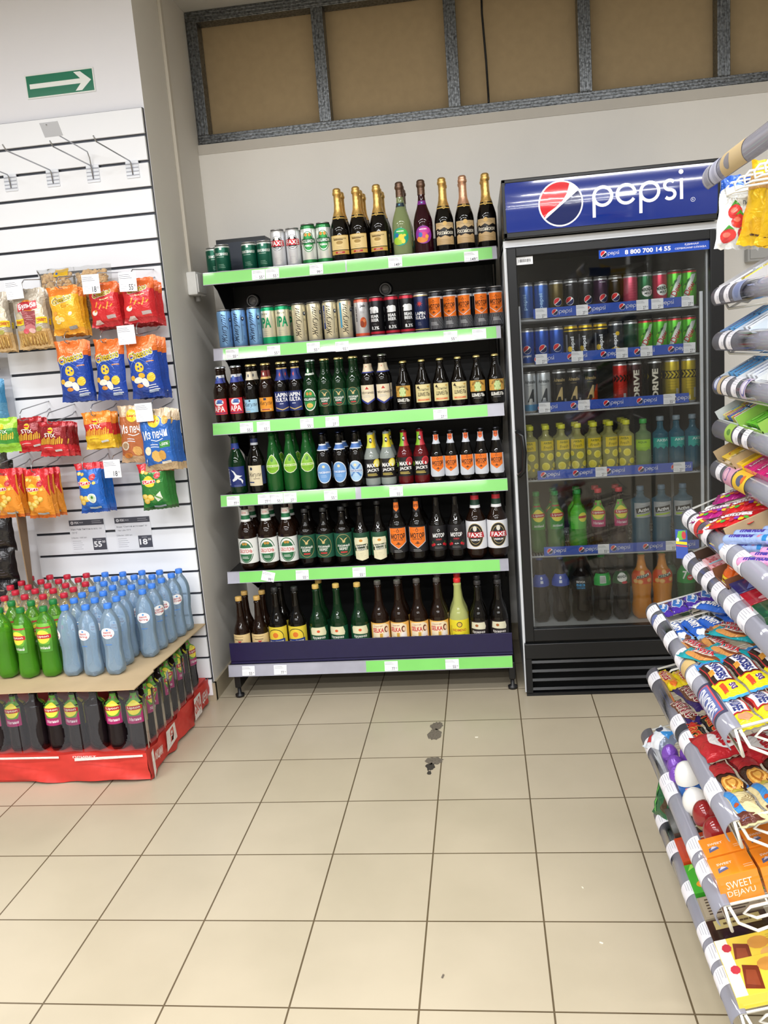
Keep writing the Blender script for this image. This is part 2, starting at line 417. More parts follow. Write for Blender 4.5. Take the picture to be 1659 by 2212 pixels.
# ceiling lights (give the room its light)
lamp_m = mat('lamp_housing', '#e8e8e8', .4)
for y, pw in LIGHT_ROWS:
    for x in (-2.3, -.5, 1.3):
        lf = empty('ceiling_light', (x, y, CEIL)); tag(lf, 'long white linear lamp fixed to the shop ceiling above the aisle', 'lamp', 'linear ceiling lamps')
        bm = bmesh.new(); box(bm, -.75, .75, -.05, .05, -.05, 0, 0, .004); mk('housing', bm, lamp_m, lf)
        for dy in (-.028, .028):
            ld = bpy.data.lights.new('lamp_tube', 'AREA'); ld.shape = 'RECTANGLE'; ld.size = 1.4; ld.size_y = .04; ld.energy = pw/6*1.0
            ld.color = (.97, .985, 1)
            lo = bpy.data.objects.new('lamp_tube', ld); C.objects.link(lo); lo.parent = lf; lo.location = (0, dy, -.053)

# ------------------------------------------------------------ price tags
GREEN = noisy(mat('green_paper_insert', '#7fd468', .35, 0, .5, .3), 8, .04)
CLEARGREY = noisy(mat('clear_grey_strip', '#a7a7b4', .22, 0, .6, .5), 9, .12)
_tags = {}
def price_art(price, seed, w_=.058, h_=.04):
    g = '#8d8f9b'
    a = R(-w_/2, w_/2, -h_/2, h_/2, '#f4f4f8')
    a += lines(-w_*.08 - (seed % 3)*.002, h_*.36, w_*.72, 3, h_*.09, '#6a6c78', h_*.022)
    a += lines(-w_*.24, -h_*.12, w_*.38, 3, h_*.11, '#b0b2bd', h_*.018)
    if price:
        a += T(price, w_*.16 if len(price) < 3 else w_*.12, -h_*.28, w_*(.11*len(price)+.02), h_*.3, '#2c2e3a', .01)
        a += T('00' if price not in ('27',) else '30', w_*.38, -h_*.2, w_*.11, h_*.12, '#2c2e3a', .0)
    return a
def price_tag(price, loc, rot, label, group, seed=0, w_=.058, h_=.042, name='price_tag'):
    k = (price, seed % 3, w_, h_)
    if k not in _tags:
        bm = bmesh.new(); box(bm, -w_/2, w_/2, -.0006, 0, -h_/2, h_/2); colfaces(bm, '#f4f4f8')
        add_art(bm, price_art(price, seed, w_, h_), flatmap((0, -.0006, 0)), eps=.0003, lay=.0002)
        o = mk(name, bm, PAPER, recalc=False); _tags[k] = o
    else:
        o = _tags[k].copy(); C.objects.link(o)
    o.location = loc; o.rotation_euler = rot
    tag(o, label, 'price tag', group); return o

# ------------------------------------------------------------ black shelving unit
SHX0, SHX1, SHB = -.962, .296, .905
SHELVES = [  # z, front y, rail left x, right x
    (1.872, .445, -.935, .315), (1.552, .455, -.93, .315), (1.236, .36, -.94, .31), (.92, .36, -.942, .308), (.571, .36, -.952, .295), (.166, .27, -.967, .288)]
un = empty('shelving_unit', (0, 0, 0)); un.location = (-.33, .6, 0)
tag(un, 'tall black metal shelving unit with green price rails, full of drinks', 'shelving unit')
U0 = Vector((-.33, .6, 0))
bm = bmesh.new(); box(bm, -.625, .625, .27, .285, .1, 1.98)
for k in range(7): box(bm, -.615, .615, .264, .271, .14+k*.262, .39+k*.262, 0, .002)
mk('back_panel', bm, BLACKP, un)
for sx in (-1, 1):
    bm = bmesh.new(); box(bm, sx*.615-.018, sx*.615+.018, .262, .305, .03, 1.99, 0, .003)
    for k in range(36): box(bm, sx*.615-.003, sx*.615+.003, .2605, .263, .12+k*.05, .14+k*.05)
    mk('upright', bm, BLACKP, un)
    bm = bmesh.new(); box(bm, sx*.615-.014, sx*.615+.014, -.3, .27, .045, .125, 0, .004)
    mk('foot_beam', bm, BLACKP, un)
    bm = bmesh.new(); lathe(bm, [(.02, 0), (.021, .012), (.009, .016), (.008, .05)], 14)
    o = mk('levelling_foot', bm, plain('#1a1a1c'), un); o.location = (sx*.615, -.285, 0)
for i, (z, fy, xa, xb) in enumerate(SHELVES):
    bm = bmesh.new(); y0 = fy-.6
    box(bm, xa+.33, xb+.33, y0+.004, .27, z-.03, z-.003, 0, .003)
    board = mk('shelf_board', bm, BLACKP, un)
    if i < 5:
        for sx in (xa+.33+.004, xb+.33-.004):
            bm = bmesh.new(); d = .27-y0
            vs = [bm.verts.new((sx+e, y, zz)) for e in (-.0015, .0015) for y, zz in [(y0+.1, z-.03), (.268, z-.03), (.268, z-.2), (.2, z-.2), (.15, z-.17), (y0+.17, z-.06)]]
            n = 6
            bm.faces.new(vs[:n]); bm.faces.new(vs[n:][::-1])
            for k in range(n): bm.faces.new((vs[k], vs[(k+1) % n], vs[n+(k+1) % n], vs[n+k]))
            mk('bracket', bm, BLACKP, un)
    # price rail: tilted strip, clear lip with green paper
    M = Matrix.Translation((0, y0, z)) @ Matrix.Rotation(math.radians(-12), 4, 'X')
    bm = bmesh.new(); box(bm, xa+.33, xb+.33, -.004, .0, -.05, .002, 0, 0, M)
    box(bm, xa+.33, xb+.33, -.0065, .0, .0005, .0025, 0, 0, M); box(bm, xa+.33, xb+.33, -.0065, .0, -.0505, -.0485, 0, 0, M)
    rail = mk('price_rail', bm, CLEARGREY, board)
    segs = {0: [(0, .495), (.5, .985)], 1: [(.035, .985)], 2: [(0, .945)], 3: [(0, .48), (.5, 1)], 4: [(.045, .97)], 5: [(.495, 1)]}[i]
    for a, b in segs:
        bm = bmesh.new(); x0 = xa+.33+(xb-xa)*a; x1 = xa+.33+(xb-xa)*b
        box(bm, x0, x1, -.0052, -.003, -.048, .0, 0, 0, M); mk('green_insert', bm, GREEN, board)
bm = bmesh.new(); box(bm, -.625+.0, .622, -.326, -.322, .18, .268, 0, .001); box(bm, -.625, .622, -.326, -.29, .17, .184, 0, .001)
mk('front_lip', bm, noisy(mat('navy_painted_steel', '#191440', .35), 30, .06), un)
# tags on the six rails: (x, price)
TG = [[(-.69, '55'), (-.63, '55'), (-.44, '99'), (-.105, '149'), (.21, '149')],
      [(-.845, '55'), (-.66, '55'), (-.485, '55'), (-.36, '55'), (.105, '55'), (.225, '')],
      [(-.79, '55'), (-.715, '55'), (-.525, '55'), (-.415, '27'), (.045, '27')],
      [(-.885, '77'), (-.745, '77'), (-.69, '55'), (-.63, '27'), (-.45, '55'), (-.165, '55')],
      [(-.765, '99'), (-.61, '55'), (-.355, '55')],
      [(-.875, '55'), (-.73, '77'), (-.235, '77'), (.03, '55')]]
SN = ['top', 'second', 'third', 'fourth', 'fifth', 'lowest']
for i, l in enumerate(TG):
    z, fy = SHELVES[i][:2]
    for k, (x, p) in enumerate(l):
        r = .25 if (i == 4 and k == 0) else 0
        price_tag(p, (x, fy-.0062-.0052, z-.024 - (.006 if (i, k) in ((1, 3), (0, 4)) else 0) + .0), (math.radians(-12), r, 0),
                  'white paper price tag, %s from left on the %s rail of the shelving unit' % (ORD[k], SN[i]), 'price tags on the shelving unit rails', seed=i+k)
disc_m = mat('chrome', '#d6d6d8', .18, .15, .8, .6)  # domed discs that give no light; pale silver paint stands in for mirror reflections
for k, x in enumerate((-.835, -.197)):
    d = empty('round_chrome_disc', (x, .862, 1.772)); tag(d, ['chrome round disc behind the pale blue cans', 'chrome round disc behind the black bear cans'][k], 'disc', 'round chrome discs on the back panel')
    bm = bmesh.new(); M = Matrix.Rotation(PI/2, 4, 'X')
    lathe(bm, [(.026, 0), (.029, .006), (.029, .02), (.026, .026), (.023, .026), (.022, .02)], 28, 0, M=M, cap=False); mk('rim', bm, disc_m, d)
    bm = bmesh.new(); lathe(bm, [(.022, .006), (.021, .014), (.016, .02), (.008, .0235), (.001, .0245)], 24, 0, M=M); mk('dome', bm, disc_m, d)
    bm = bmesh.new(); lathe(bm, [(.031, -.02), (.034, 0), (.03, .004)], 24, 0, M=M); mk('base', bm, BLACKP, d)
bm = bmesh.new(); box(bm, -.945, -.715, .72, .86, 1.875, 2.045, 0, .002); colfaces(bm, '#2a3340')
add_art(bm, R(-.945, -.715, 1.875, 2.045, '#202b3c') + R(-.945, -.715, 2.03, 2.045, '#10151d'), flatmap((0, .72, 0)), eps=.0005)
tag(mk('cardboard_box', bm, PAPER), 'dark blue cardboard box behind the small green cans', 'box')

# ------------------------------------------------------------ cans and bottles
class Kind:
    def __init__(s, name, desc, cat, make): s.name, s.desc, s.cat, s.make, s.proto = name, desc, cat, make, None
    def put(s, loc, rz, label, group):
        if s.proto is None: s.proto = s.make(); r = s.proto
        else: r = dup(s.proto)
        r.location = loc; r.rotation_euler = (0, 0, rz); tag(r, label, s.cat, group); return r
def canprof(r, h):
    return [(r*.8, 0), (r*.86, .002), (r, .009), (r, h-.013), (r*.93, h-.006), (r*.88, h-.0035), (r*.9, h)]
def can(name, r, h, base, art, top='#c8c8c8', bottom=None):
    def make():
        root = empty(name); prof = canprof(r, h)
        bm = bmesh.new(); lathe(bm, prof[:-2], 32, 0, cap=False)
        bm.faces.ensure_lookup_table(); colfaces(bm, base)
        cl = bm.loops.layers.float_color['Col']
        for f in bm.faces:
            z = sum(v.co.z for v in f.verts)/4
            if z > h-.012:
                for l in f.loops: l[cl] = lin(top)
            if z < .008:
                for l in f.loops: l[cl] = lin(bottom or '#b8b8b8')
        if art: add_art(bm, art, cylmap(prof, r), su=.0045)
        mk('body', bm, CANM, root, recalc=False)
        bm = bmesh.new(); lathe(bm, [(r*.88, h-.0035), (r*.91, h-.0005), (r*.89, h+.001), (r*.84, h-.0005), (r*.82, h-.004), (r*.3, h-.004), (r*.001, h-.0042)], 32); mk('lid', bm, SILVER, root)
        bm = bmesh.new(); tube(bm, [(0, -r*.45, h-.0028), (r*.2, -r*.3, h-.0028), (r*.2, 0, h-.0028), (0, r*.1, h-.0028), (-r*.2, 0, h-.0028), (-r*.2, -r*.3, h-.0028)], .001, 6, closed=True); mk('pull_tab', bm, SILVER, root)
        return root
    return make
def beerprof(r, h, neck=.4, sh=.55, shoulder=.76):
    return [(r*.8, 0), (r*.96, .004), (r, .009), (r, h*sh), (r*.95, h*(sh+.05)), (r*.8, h*(sh+.11)), (r*.6, h*(sh+(shoulder-sh)*.8)), (r*.47, h*shoulder), (r*neck, h*(shoulder+.06)), (r*neck*.93, h-.022), (r*neck*1.05, h-.02), (r*neck*1.05, h-.014), (r*neck*.95, h-.013), (r*neck*.95, h-.003)]
def petprof(r, h, sh=.6, neck=.30, waist=0):
    p = [(r*.5, 0), (r*.8, .003), (r*.97, .014), (r, .03)]
    if waist: p += [(r, h*.2), (r*(1-waist), h*.3), (r*(1-waist*.9), h*.36), (r, h*.47)]
    q = lambda t: h*sh + (h-.03-h*sh)*t
    p += [(r, q(0)), (r*.98, q(.09)), (r*.91, q(.19)), (r*.78, q(.29)), (r*.62, q(.39)), (r*.5, q(.5)), (r*.43, q(.68)), (r*neck*1.2, q(.97)), (r*neck*1.35, h-.026), (r*neck*1.35, h-.022), (r*neck*1.05, h-.02), (r*neck*1.05, h-.004)]
    return p
def crown(bm, r, z):
    n = 42; rings = []
    for rr, zz, fl in [(r*1.03, z-.006, 1), (r*.98, z-.003, 1), (r*.92, z, 0), (r*.8, z+.0015, 0), (r*.4, z+.0022, 0)]:
        rings.append([bm.verts.new(((rr+(fl*.0008 if k % 2 else 0))*math.cos(2*PI*k/n), (rr+(fl*.0008 if k % 2 else 0))*math.sin(2*PI*k/n), zz)) for k in range(n)])
    for A, B in zip(rings, rings[1:]):
        for k in range(n): bm.faces.new((A[k], A[(k+1) % n], B[(k+1) % n], B[k])).smooth = True
    bm.faces.new(rings[-1])
def screwcap(bm, r, z0, z1):
    n = 40; rings = []
    for f, zz in [(1, z0), (1.02, z0+.001), (1.0, z1-.002), (.92, z1), (.3, z1+.0003)]:
        rings.append([bm.verts.new((r*f*(1.035 if (k % 2 and .99 < f) else 1)*math.cos(2*PI*k/n), r*f*(1.035 if (k % 2 and .99 < f) else 1)*math.sin(2*PI*k/n), zz)) for k in range(n)])
    for A, B in zip(rings, rings[1:]):
        for k in range(n): bm.faces.new((A[k], A[(k+1) % n], B[(k+1) % n], B[k])).smooth = True
    bm.faces.new(rings[-1]); bm.faces.new(rings[0][::-1])
def bottle(name, prof, glass, label=None, neck=None, cap=('crown', '#d9c088'), petal=0, fill=None, extra=None, lab_mat=None):
    R0 = max(p[0] for p in prof)
    def make():
        root = empty(name); h = prof[-1][1]
        bm = bmesh.new(); lathe(bm, prof, 30, petal=petal); mk('body', bm, glass, root)
        if fill:
            fm, lvl = fill; pp = [(r*.95, z+.0012) for r, z in prof if z < lvl]
            bm = bmesh.new(); lathe(bm, pp, 24, petal=petal); mk('drink', bm, fm, root)
        mpp = cylmap(prof, R0)
        if label: art_obj('label', label, mpp, lab_mat or PAPER, root, su=.0045, sv=.008, eps=.0009)
        if neck: art_obj('neck_label', neck, mpp, PAPER, root, su=.0045, sv=.007, eps=.0009)
        if cap:
            bm = bmesh.new(); rn = prof[-1][0]
            if cap[0] == 'crown': crown(bm, max(.0135, rn*1.1), h+.001); mk('cap', bm, mat('crown_cap_'+cap[1][1:], cap[1], .25, .7), root)
            elif cap[0] == 'foil': pass
            else: screwcap(bm, max(.0145, rn*1.12), h-.012, h+.006); mk('cap', bm, plain(cap[1]), root)
        if extra: extra(root)
        return root
    return make
K = {}
def kind(key, name, desc, cat, make): K[key] = Kind(name, desc, cat, make)
# --- top shelf
dg = '#0f5743'
kind('khamcan', 'beer_can', 'short dark green can with white lettering', 'can', can('beer_can', .033, .118, dg,
    T('ХАМОВНИКИ', 0, .078, .062, .012, '#e9efe9', .02) + lines(0, .066, .04, 1, .004, '#b9ccc0', .0015) + lines(0, .035, .03, 3, .006, '#8fb0a0', .001) + El(0, .1, .005, .005, '#cfe0d0') + Tm('0,45', .055, .05, .02, .006, '#e9efe9'), '#c9d0cc'))
def faxe(): return El(0, .1, .027, .03, '#23262a') + El(0, .1, .0255, .0285, '#e3e4e8') + El(0, .1, .022, .0245, '#23262a') + El(0, .118, .008, .01, '#d8d4c8') + P([(-.033, .088), (.033, .088), (.03, .112), (-.03, .112)], '#c5242f') + T('FAXE', 0, .1, .054, .018, '#f2f2f2', .02) + T('PREMIUM', 0, .081, .026, .005, '#e6e6e6')
kind('faxecan', 'beer_can', 'tall white can with a round red crest', 'can', can('beer_can', .031, .158, '#dfe1e6', faxe() + lines(.0, .04, .03, 4, .006, '#8f949c')))
kind('hollcan', 'beer_can', 'tall white and green can with banner', 'can', can('beer_can', .032, .168, '#e6ebe6',
    R(-.1, .1, .148, .158, '#1b7a3c') + R(-.1, .1, .009, .022, '#1b7a3c') + El(0, .095, .027, .042, '#1b7a3c') + El(0, .095, .0245, .039, '#e6efe2') + El(0, .095, .022, .035, '#2d9148') + El(-.008, .123, .006, .007, '#c98a3a') + El(.008, .123, .006, .007, '#c98a3a') + P([(-.034, .087), (.034, .087), (.03, .107), (-.03, .107)], '#0f5a30') + T('HOLLANDIA', 0, .097, .056, .013, '#f5f7f2') + T('PREMIUM', 0, .078, .03, .008, '#f5f7f2'), '#1b7a3c'))
def champprof(R_, h): return [(R_*.85, 0), (R_*.98, .005), (R_, .012), (R_, h*.42), (R_*.96, h*.47), (R_*.8, h*.55), (R_*.58, h*.63), (R_*.42, h*.7), (R_*.36, h*.78), (R_*.35, h*.9), (R_*.35, h*.93)]
def foil(m, z0=.62, seal='#d9b268'):
    def f(root):
        R_, h = .0395, .3
        base = cylmap(champprof(R_, h), R_)
        bm = bmesh.new(); pts = []
        for k in range(8):
            z = h*(z0 + (.9-z0)*k/7); pts.append((base(0, z, 0).length if 0 else math.hypot(*base(0, z, .0012)[:2]), z))
        pts += [(R_*.36+.002, h*.905), (R_*.46, h*.915), (R_*.47, h*.94), (R_*.41, h*.955), (R_*.42, h*.965), (R_*.40, h*.985), (R_*.28, h), (R_*.05, h)]
        n = 28; rings = []
        for i, (r, z) in enumerate(pts):
            rings.append([bm.verts.new(((r+random.uniform(0, .0009))*math.sin(2*PI*k/n), -(r+random.uniform(0, .0009))*math.cos(2*PI*k/n), z)) for k in range(n)])
        for A, B in zip(rings, rings[1:]):
            for k in range(n): bm.faces.new((A[k], A[(k+1) % n], B[(k+1) % n], B[k])).smooth = True
        bm.faces.new(rings[-1]); mk('neck_foil', bm, m, root)
    return f
cp = champprof(.0395, .30)
band = R(-.07, .07, .176, .18, '#d8b25a') + R(-.07, .07, .180, .187, '#17110c') + R(-.07, .07, .187, .191, '#d8b25a') + El(0, .184, .011, .011, '#e2bf68') + El(0, .184, .008, .008, '#8b6a2a') + T('Z', 0, .184, .006, .008, '#f0d890')
kind('champ1', 'sparkling_wine_bottle', 'black sparkling wine bottle with plain gold label', 'bottle', bottle('sparkling_wine_bottle', cp, G_BLACK,
    R(-.043, .043, .03, .108, '#c9a24b') + R(-.041, .041, .047, .106, '#e3c98a') + R(-.043, .043, .046, .049, '#2a1c10') + El(0, .078, .014, .007, '#a8873f') + lines(0, .09, .05, 1, .005, '#7d6330', .005) + T('Лазаревское', 0, .094, .058, .008, '#7d6330', .01) + R(-.02, .02, .034, .042, '#b32a2f') + T('БРЮТ', 0, .038, .018, .004, '#f0e0c0') + lines(0, .062, .03, 2, .006, '#9a7d40'), band, ('foil', ''), extra=foil(GOLDF)))
kind('champw', 'sparkling_wine_bottle', 'clear sparkling wine bottle with green and yellow label', 'bottle', bottle('sparkling_wine_bottle', cp, G_WHITE,
    El(0, .078, .036, .036, '#17a085') + El(.006, .092, .026, .017, '#3fb54a') + El(-.008, .062, .024, .016, '#a6cf3b') + El(.004, .076, .012, .012, '#f0d63a') + El(-.014, .085, .008, .009, '#1b6fb0') + T('Fruit', 0, .1, .03, .009, '#f4f8e8') + El(.012, .06, .008, .01, '#f6e04a') + El(.018, .083, .006, .005, '#e9e34a'),
    R(-.05, .05, .2, .216, '#23333f') + T('Fr', 0, .208, .012, .011, '#59b4d8'), ('foil', ''), extra=foil(BROWNF, .8), fill=(clear('straw_wine', '#b9b56a', .5), .17)))
kind('champp', 'sparkling_wine_bottle', 'dark sparkling wine bottle with purple label', 'bottle', bottle('sparkling_wine_bottle', cp, G_PINK,
    El(0, .078, .036, .036, '#8d2f9e') + El(.006, .094, .024, .014, '#c93aa0') + El(-.006, .06, .024, .014, '#e08a2f') + El(.004, .076, .013, .012, '#e2447a') + El(-.012, .078, .008, .01, '#3a6fc0') + T('Fruit', -.002, .1, .03, .009, '#f4e0f0') + El(.014, .07, .007, .008, '#f0a23a'),
    R(-.05, .05, .2, .216, '#7b2a8a') + T('Fr', 0, .208, .012, .011, '#8fd0e8'), ('foil', ''), extra=foil(BROWNF, .8)))
def ross(): return P([(-.042, .03), (.042, .03), (.042, .06), (.03, .066), (.018, .06), (-.002, .067), (-.02, .06), (-.03, .066), (-.042, .06)], '#c8a97a') + P([(-.042, .118), (.042, .118), (.042, .092), (.028, .098), (.012, .09), (-.004, .099), (-.022, .09), (-.032, .096), (-.042, .09)], '#cdb184') + lines(0, .112, .07, 2, .006, '#a38556', .002) + lines(0, .05, .07, 4, .006, '#8f7348', .0015) + El(0, .114, .009, .009, '#d9b268') + T('Российское', 0, .079, .074, .017, '#f1ead8', .015)
kind('ross', 'sparkling_wine_bottle', 'black sparkling wine bottle, torn gold label, white lettering', 'bottle', bottle('sparkling_wine_bottle', cp, G_BLACK, [('p', [(-.046, .028), (.046, .028), (.046, .12), (-.046, .12)], '#15100e')] + ross(), band, ('foil', ''), extra=foil(GOLDF)))
kind('rossrose', 'sparkling_wine_bottle', 'black sparkling wine bottle with rose gold neck foil', 'bottle', bottle('sparkling_wine_bottle', cp, G_BLACK, [('p', [(-.046, .028), (.046, .028), (.046, .12), (-.046, .12)], '#1a100e')] + ross(), band, ('foil', ''), extra=foil(ROSEF)))
# --- second shelf
def zhig(c, extra=[]): return Tm('Жигули', .0, .085, .13, .03, c, -.002, .45) + stroke([(.02, .03), (.0235, .06), (.0235, .14)], .0012, c) + El(.031, .124, .007, .009, '#1d2a4a') + P([(.027, .124), (.031, .131), (.035, .124), (.031, .121)], '#e8eef4') + lines(.032, .1, .012, 2, .005, c, .0012) + lines(.033, .05, .01, 3, .006, c, .001) + extra
kind('zblue', 'beer_can', 'pale blue can with black script', 'can', can('beer_can', .031, .168, '#7ba7d6', zhig('#1d2a45'), '#7ba7d6'))
kind('ipa', 'beer_can', 'cream and green can reading IPA', 'can', can('beer_can', .031, .168, '#d9d4ba', R(-.11, .11, .148, .157, '#14a06a') + R(-.11, .11, .009, .036, '#14a06a') + T('IPA', 0, .098, .05, .044, '#14925f', .03) + T('Жигули', -.004, .134, .034, .012, '#3f5a48', .0, 0, .2) + lines(0, .06, .04, 3, .008, '#8aa692'), '#14a06a'))
kind('zcream', 'beer_can', 'cream can with black script', 'can', can('beer_can', .031, .168, '#d6cdae', zhig('#241d18'), '#cfc6a6'))
kind('zstripe', 'beer_can', 'cream can, black script, dark blue stripe', 'can', can('beer_can', .031, .168, '#d6cdae', R(-.026, -.017, .05, .15, '#27408f') + Tm('ZHIGULI', -.0215, .1, .05, .006, '#e8e4d0') + zhig('#241d18'), '#cfc6a6'))
kind('zsky', 'beer_can', 'cream can, black script, light blue stripe', 'can', can('beer_can', .031, .168, '#d6cdae', R(-.024, -.016, .05, .155, '#5ab4e0') + zhig('#241d18'), '#cfc6a6'))
kind('jeb', 'beer_can', 'silver and orange can, dark lettering', 'can', can('beer_can', .031, .168, '#c3c2c4', R(-.11, .11, .15, .16, '#d9583a') + R(-.11, .11, .009, .02, '#d9583a') + Tm('OLD BOYS', -.018, .1, .06, .009, '#3a3a3e') + T('Jeb', .012, .133, .024, .014, '#2f2f33') + El(.012, .065, .014, .022, '#c4562c') + El(.006, .058, .008, .014, '#8a3a20') + El(.016, .072, .006, .007, '#e08a5a') + lines(.01, .11, .02, 2, .005, '#55555a'), '#d9583a'))
bear = P([(-.02, .098), (-.017, .098), (-.014, .109), (-.006, .109), (-.002, .098), (.003, .098), (.004, .11), (.012, .112), (.014, .1), (.018, .1), (.019, .116), (.017, .123), (.006, .127), (-.006, .125), (-.012, .127), (-.021, .122), (-.023, .116), (-.018, .113), (-.02, .106)], '#eceef0')
kind('bear', 'beer_can', 'black can with white bear and red rim', 'can', can('beer_can', .031, .168, '#17161b', R(-.11, .11, .15, .159, '#b52438') + R(-.11, .11, .012, .022, '#b52438') + bear + T('BEAR', 0, .086, .036, .013, '#eceef0', .03) + T('BEER', 0, .07, .036, .013, '#eceef0', .03) + T('8.3%', 0, .037, .034, .014, '#eceef0', .02) + lines(0, .055, .02, 2, .004, '#8a8a90'), '#b52438'))
kind('lapincan', 'beer_can', 'navy can with small red star', 'can', can('beer_can', .031, .168, '#1e2a52', R(-.11, .11, .153, .157, '#c9ad6a') + R(-.11, .11, .014, .018, '#c9ad6a') + [q for a in range(8) for q in P([(.004+.0025*math.cos(a*PI/4+1.2), .122+.0025*math.sin(a*PI/4+1.2)), (.004+.014*math.cos(a*PI/4), .122+.014*math.sin(a*PI/4)), (.004+.0025*math.cos(a*PI/4-1.2), .122+.0025*math.sin(a*PI/4-1.2))], '#c93a34')] + T('LAPIN', .004, .082, .045, .014, '#f0f0f2', .03) + T('KULTA', .004, .065, .045, .014, '#f0f0f2', .03) + lines(0, .045, .016, 3, .005, '#aab'), '#c8c8c8'))
def motor(h0, name='МОТОР', sub='КРЕПКОЕ', s=1, tail=True):
    a = P([(-.031*s, h0+.075*s), (.031*s, h0+.075*s), (.031*s, h0+.022*s), (0, h0, ), (-.031*s, h0+.022*s)], '#c9ccd2') + P([(-.029*s, h0+.075*s), (.029*s, h0+.075*s), (.029*s, h0+.024*s), (0, h0+.003), (-.029*s, h0+.024*s)], '#e8741e')
    a += T(name, 0, h0+.046*s, .052*s, .018*s, '#241a16', .03) + T(sub, 0, h0+.033*s, .034*s, .006*s, '#241a16', .02) + T('-8-', 0, h0+.02*s, .018*s, .01*s, '#241a16', .03)
    a += stroke(arcp(0, h0+.065*s, .0045*s, 0, 360, 12), .0015*s, '#241a16') + stroke([(0, h0+.068*s), (0, h0+.074*s)], .0015*s, '#241a16') + stroke([(-.014*s, h0+.065*s), (-.008*s, h0+.065*s)], .001, '#241a16') + stroke([(.014*s, h0+.065*s), (.008*s, h0+.065*s)], .001, '#241a16')
    return a
rays = [q for k in range(-9, 10) for q in P([(k*.0035, .062), (k*.0035+.0006, .062), (k*.0062+.0016, .012), (k*.0062, .012)], '#b9bcc4')]
kind('motcan', 'beer_can', 'black can with orange shield', 'can', can('beer_can', .031, .168, '#1b1a1f', R(-.11, .11, .136, .147, '#c9ccd2') + P([(-.031, .142), (.031, .142), (.031, .06), (-.031, .06)], '#e8741e') + rays + motor(.062, s=.98) + lines(0, .04, .03, 3, .005, '#e6e6ea', .0012), '#2a2a2e', '#2a2a2e'))
# --- third shelf
bp24 = beerprof(.031, .243)
kind('apa', 'beer_bottle', 'dark beer bottle with bright red label', 'bottle', bottle('beer_bottle', bp24, G_BROWN, R(-.036, .036, .038, .106, '#d5303a') + El(.002, .09, .02, .014, '#f0f0f2') + El(.006, .096, .012, .006, '#4a6fb8') + P([(-.01, .086), (.02, .084), (.016, .09), (-.008, .092)], '#2f4f9e') + T('APA', 0, .062, .05, .024, '#f5f0f0', .02) + R(-.03, .03, .042, .046, '#6a2a6a'),
    R(-.045, .045, .172, .194, '#3c49a0') + R(-.045, .045, .194, .206, '#dfe2ea') + El(0, .192, .012, .009, '#4a6fb8'), ('crown', '#b9bcc2')))
kind('zlight', 'beer_bottle', 'dark beer bottle with pale blue label', 'bottle', bottle('beer_bottle', bp24, G_BLACK, R(-.036, .036, .038, .094, '#9cc8e2') + T('Жигули', 0, .07, .062, .022, '#1d2a45', .0, 0, .3) + El(0, .088, .004, .004, '#1d2a45') + lines(0, .054, .04, 2, .005, '#4a6a8a') + R(-.028, 0, .042, .044, '#d8a04a'), R(-.05, .05, .176, .212, '#dfd5bd') + El(0, .195, .006, .007, '#1d2a4a'), ('crown', '#d4b877')))
kind('zorange', 'beer_bottle', 'dark beer bottle with orange label', 'bottle', bottle('beer_bottle', bp24, G_BROWN, R(-.036, .036, .038, .098, '#e8962a') + T('Жигули', 0, .072, .062, .022, '#2a1a10', .0, 0, .3) + R(-.006, .006, .086, .096, '#1d2a4a') + R(-.026, .026, .043, .05, '#d8c07a') + R(-.018, .018, .044, .049, '#a8332a'), R(-.05, .05, .176, .212, '#7a2a26') + R(-.05, .05, .176, .186, '#d8b06a') + El(0, .198, .007, .007, '#e8e4d8'), ('crown', '#d4b877')))
kind('lapin', 'beer_bottle', 'beer bottle with navy label, white block lettering', 'bottle', bottle('beer_bottle', bp24, G_BLACK, R(-.037, .037, .034, .118, '#1b2a66') + T('LAPIN', 0, .103, .056, .017, '#f0f0f4', .03) + T('KULTA', 0, .083, .056, .017, '#f0f0f4', .03) + stroke([(-.03, .05), (0, .04), (.03, .05)], .004, '#c9ad6a') + lines(0, .066, .02, 1, .004, '#c9d0e6', .003), R(-.06, .06, .165, .212, '#20337e') + R(-.06, .06, .212, .218, '#c9ad6a') + P([(-.006, .19), (.004, .2), (.008, .188), (.002, .18)], '#c93a34'), ('crown', '#d9c27f')))
kind('holl', 'beer_bottle', 'green beer bottle with white oval label', 'bottle', bottle('beer_bottle', bp24, G_GREEN, El(0, .074, .03, .047, '#e9ece6', 30) + El(0, .074, .027, .043, '#2f8a48', 30) + El(-.007, .1, .006, .007, '#c98a3a') + El(.007, .1, .006, .007, '#c98a3a') + P([(-.034, .067), (.034, .067), (.031, .086), (-.031, .086)], '#114f2c') + T('HOLLANDIA', 0, .0765, .056, .011, '#f5f7f2') + El(0, .05, .014, .01, '#d6b455') + lines(0, .051, .018, 2, .005, '#7a6a30'), R(-.05, .05, .178, .186, '#dfe6dc') + El(0, .196, .012, .012, '#3a8a4c') + El(0, .196, .008, .008, '#e0e8dc'), ('crown', '#b9c2bc')))
def elk(s=1, cy=.078): return El(0, cy, .031*s, .04*s, '#b39a62', 28) + El(0, cy, .0295*s, .0385*s, '#0f4a30', 28) + P([(-.014*s, cy+.03*s), (-.004*s, cy+.018*s), (-.002*s, cy+.008*s), (.006*s, cy+.009*s), (.007*s, cy+.018*s), (.017*s, cy+.028*s), (.006*s, cy+.023*s), (.001*s, cy+.016*s), (-.004*s, cy+.024*s)], '#cbb377') + T('ЛОСИНЫЙ', 0, cy-.002*s, .046*s, .0095*s, '#f0f0e8', .02) + T('БЕРЕГ', 0, cy-.014*s, .032*s, .0095*s, '#f0f0e8', .02) + R(-.012*s, .012*s, cy-.03*s, cy-.024*s, '#b32f2f')
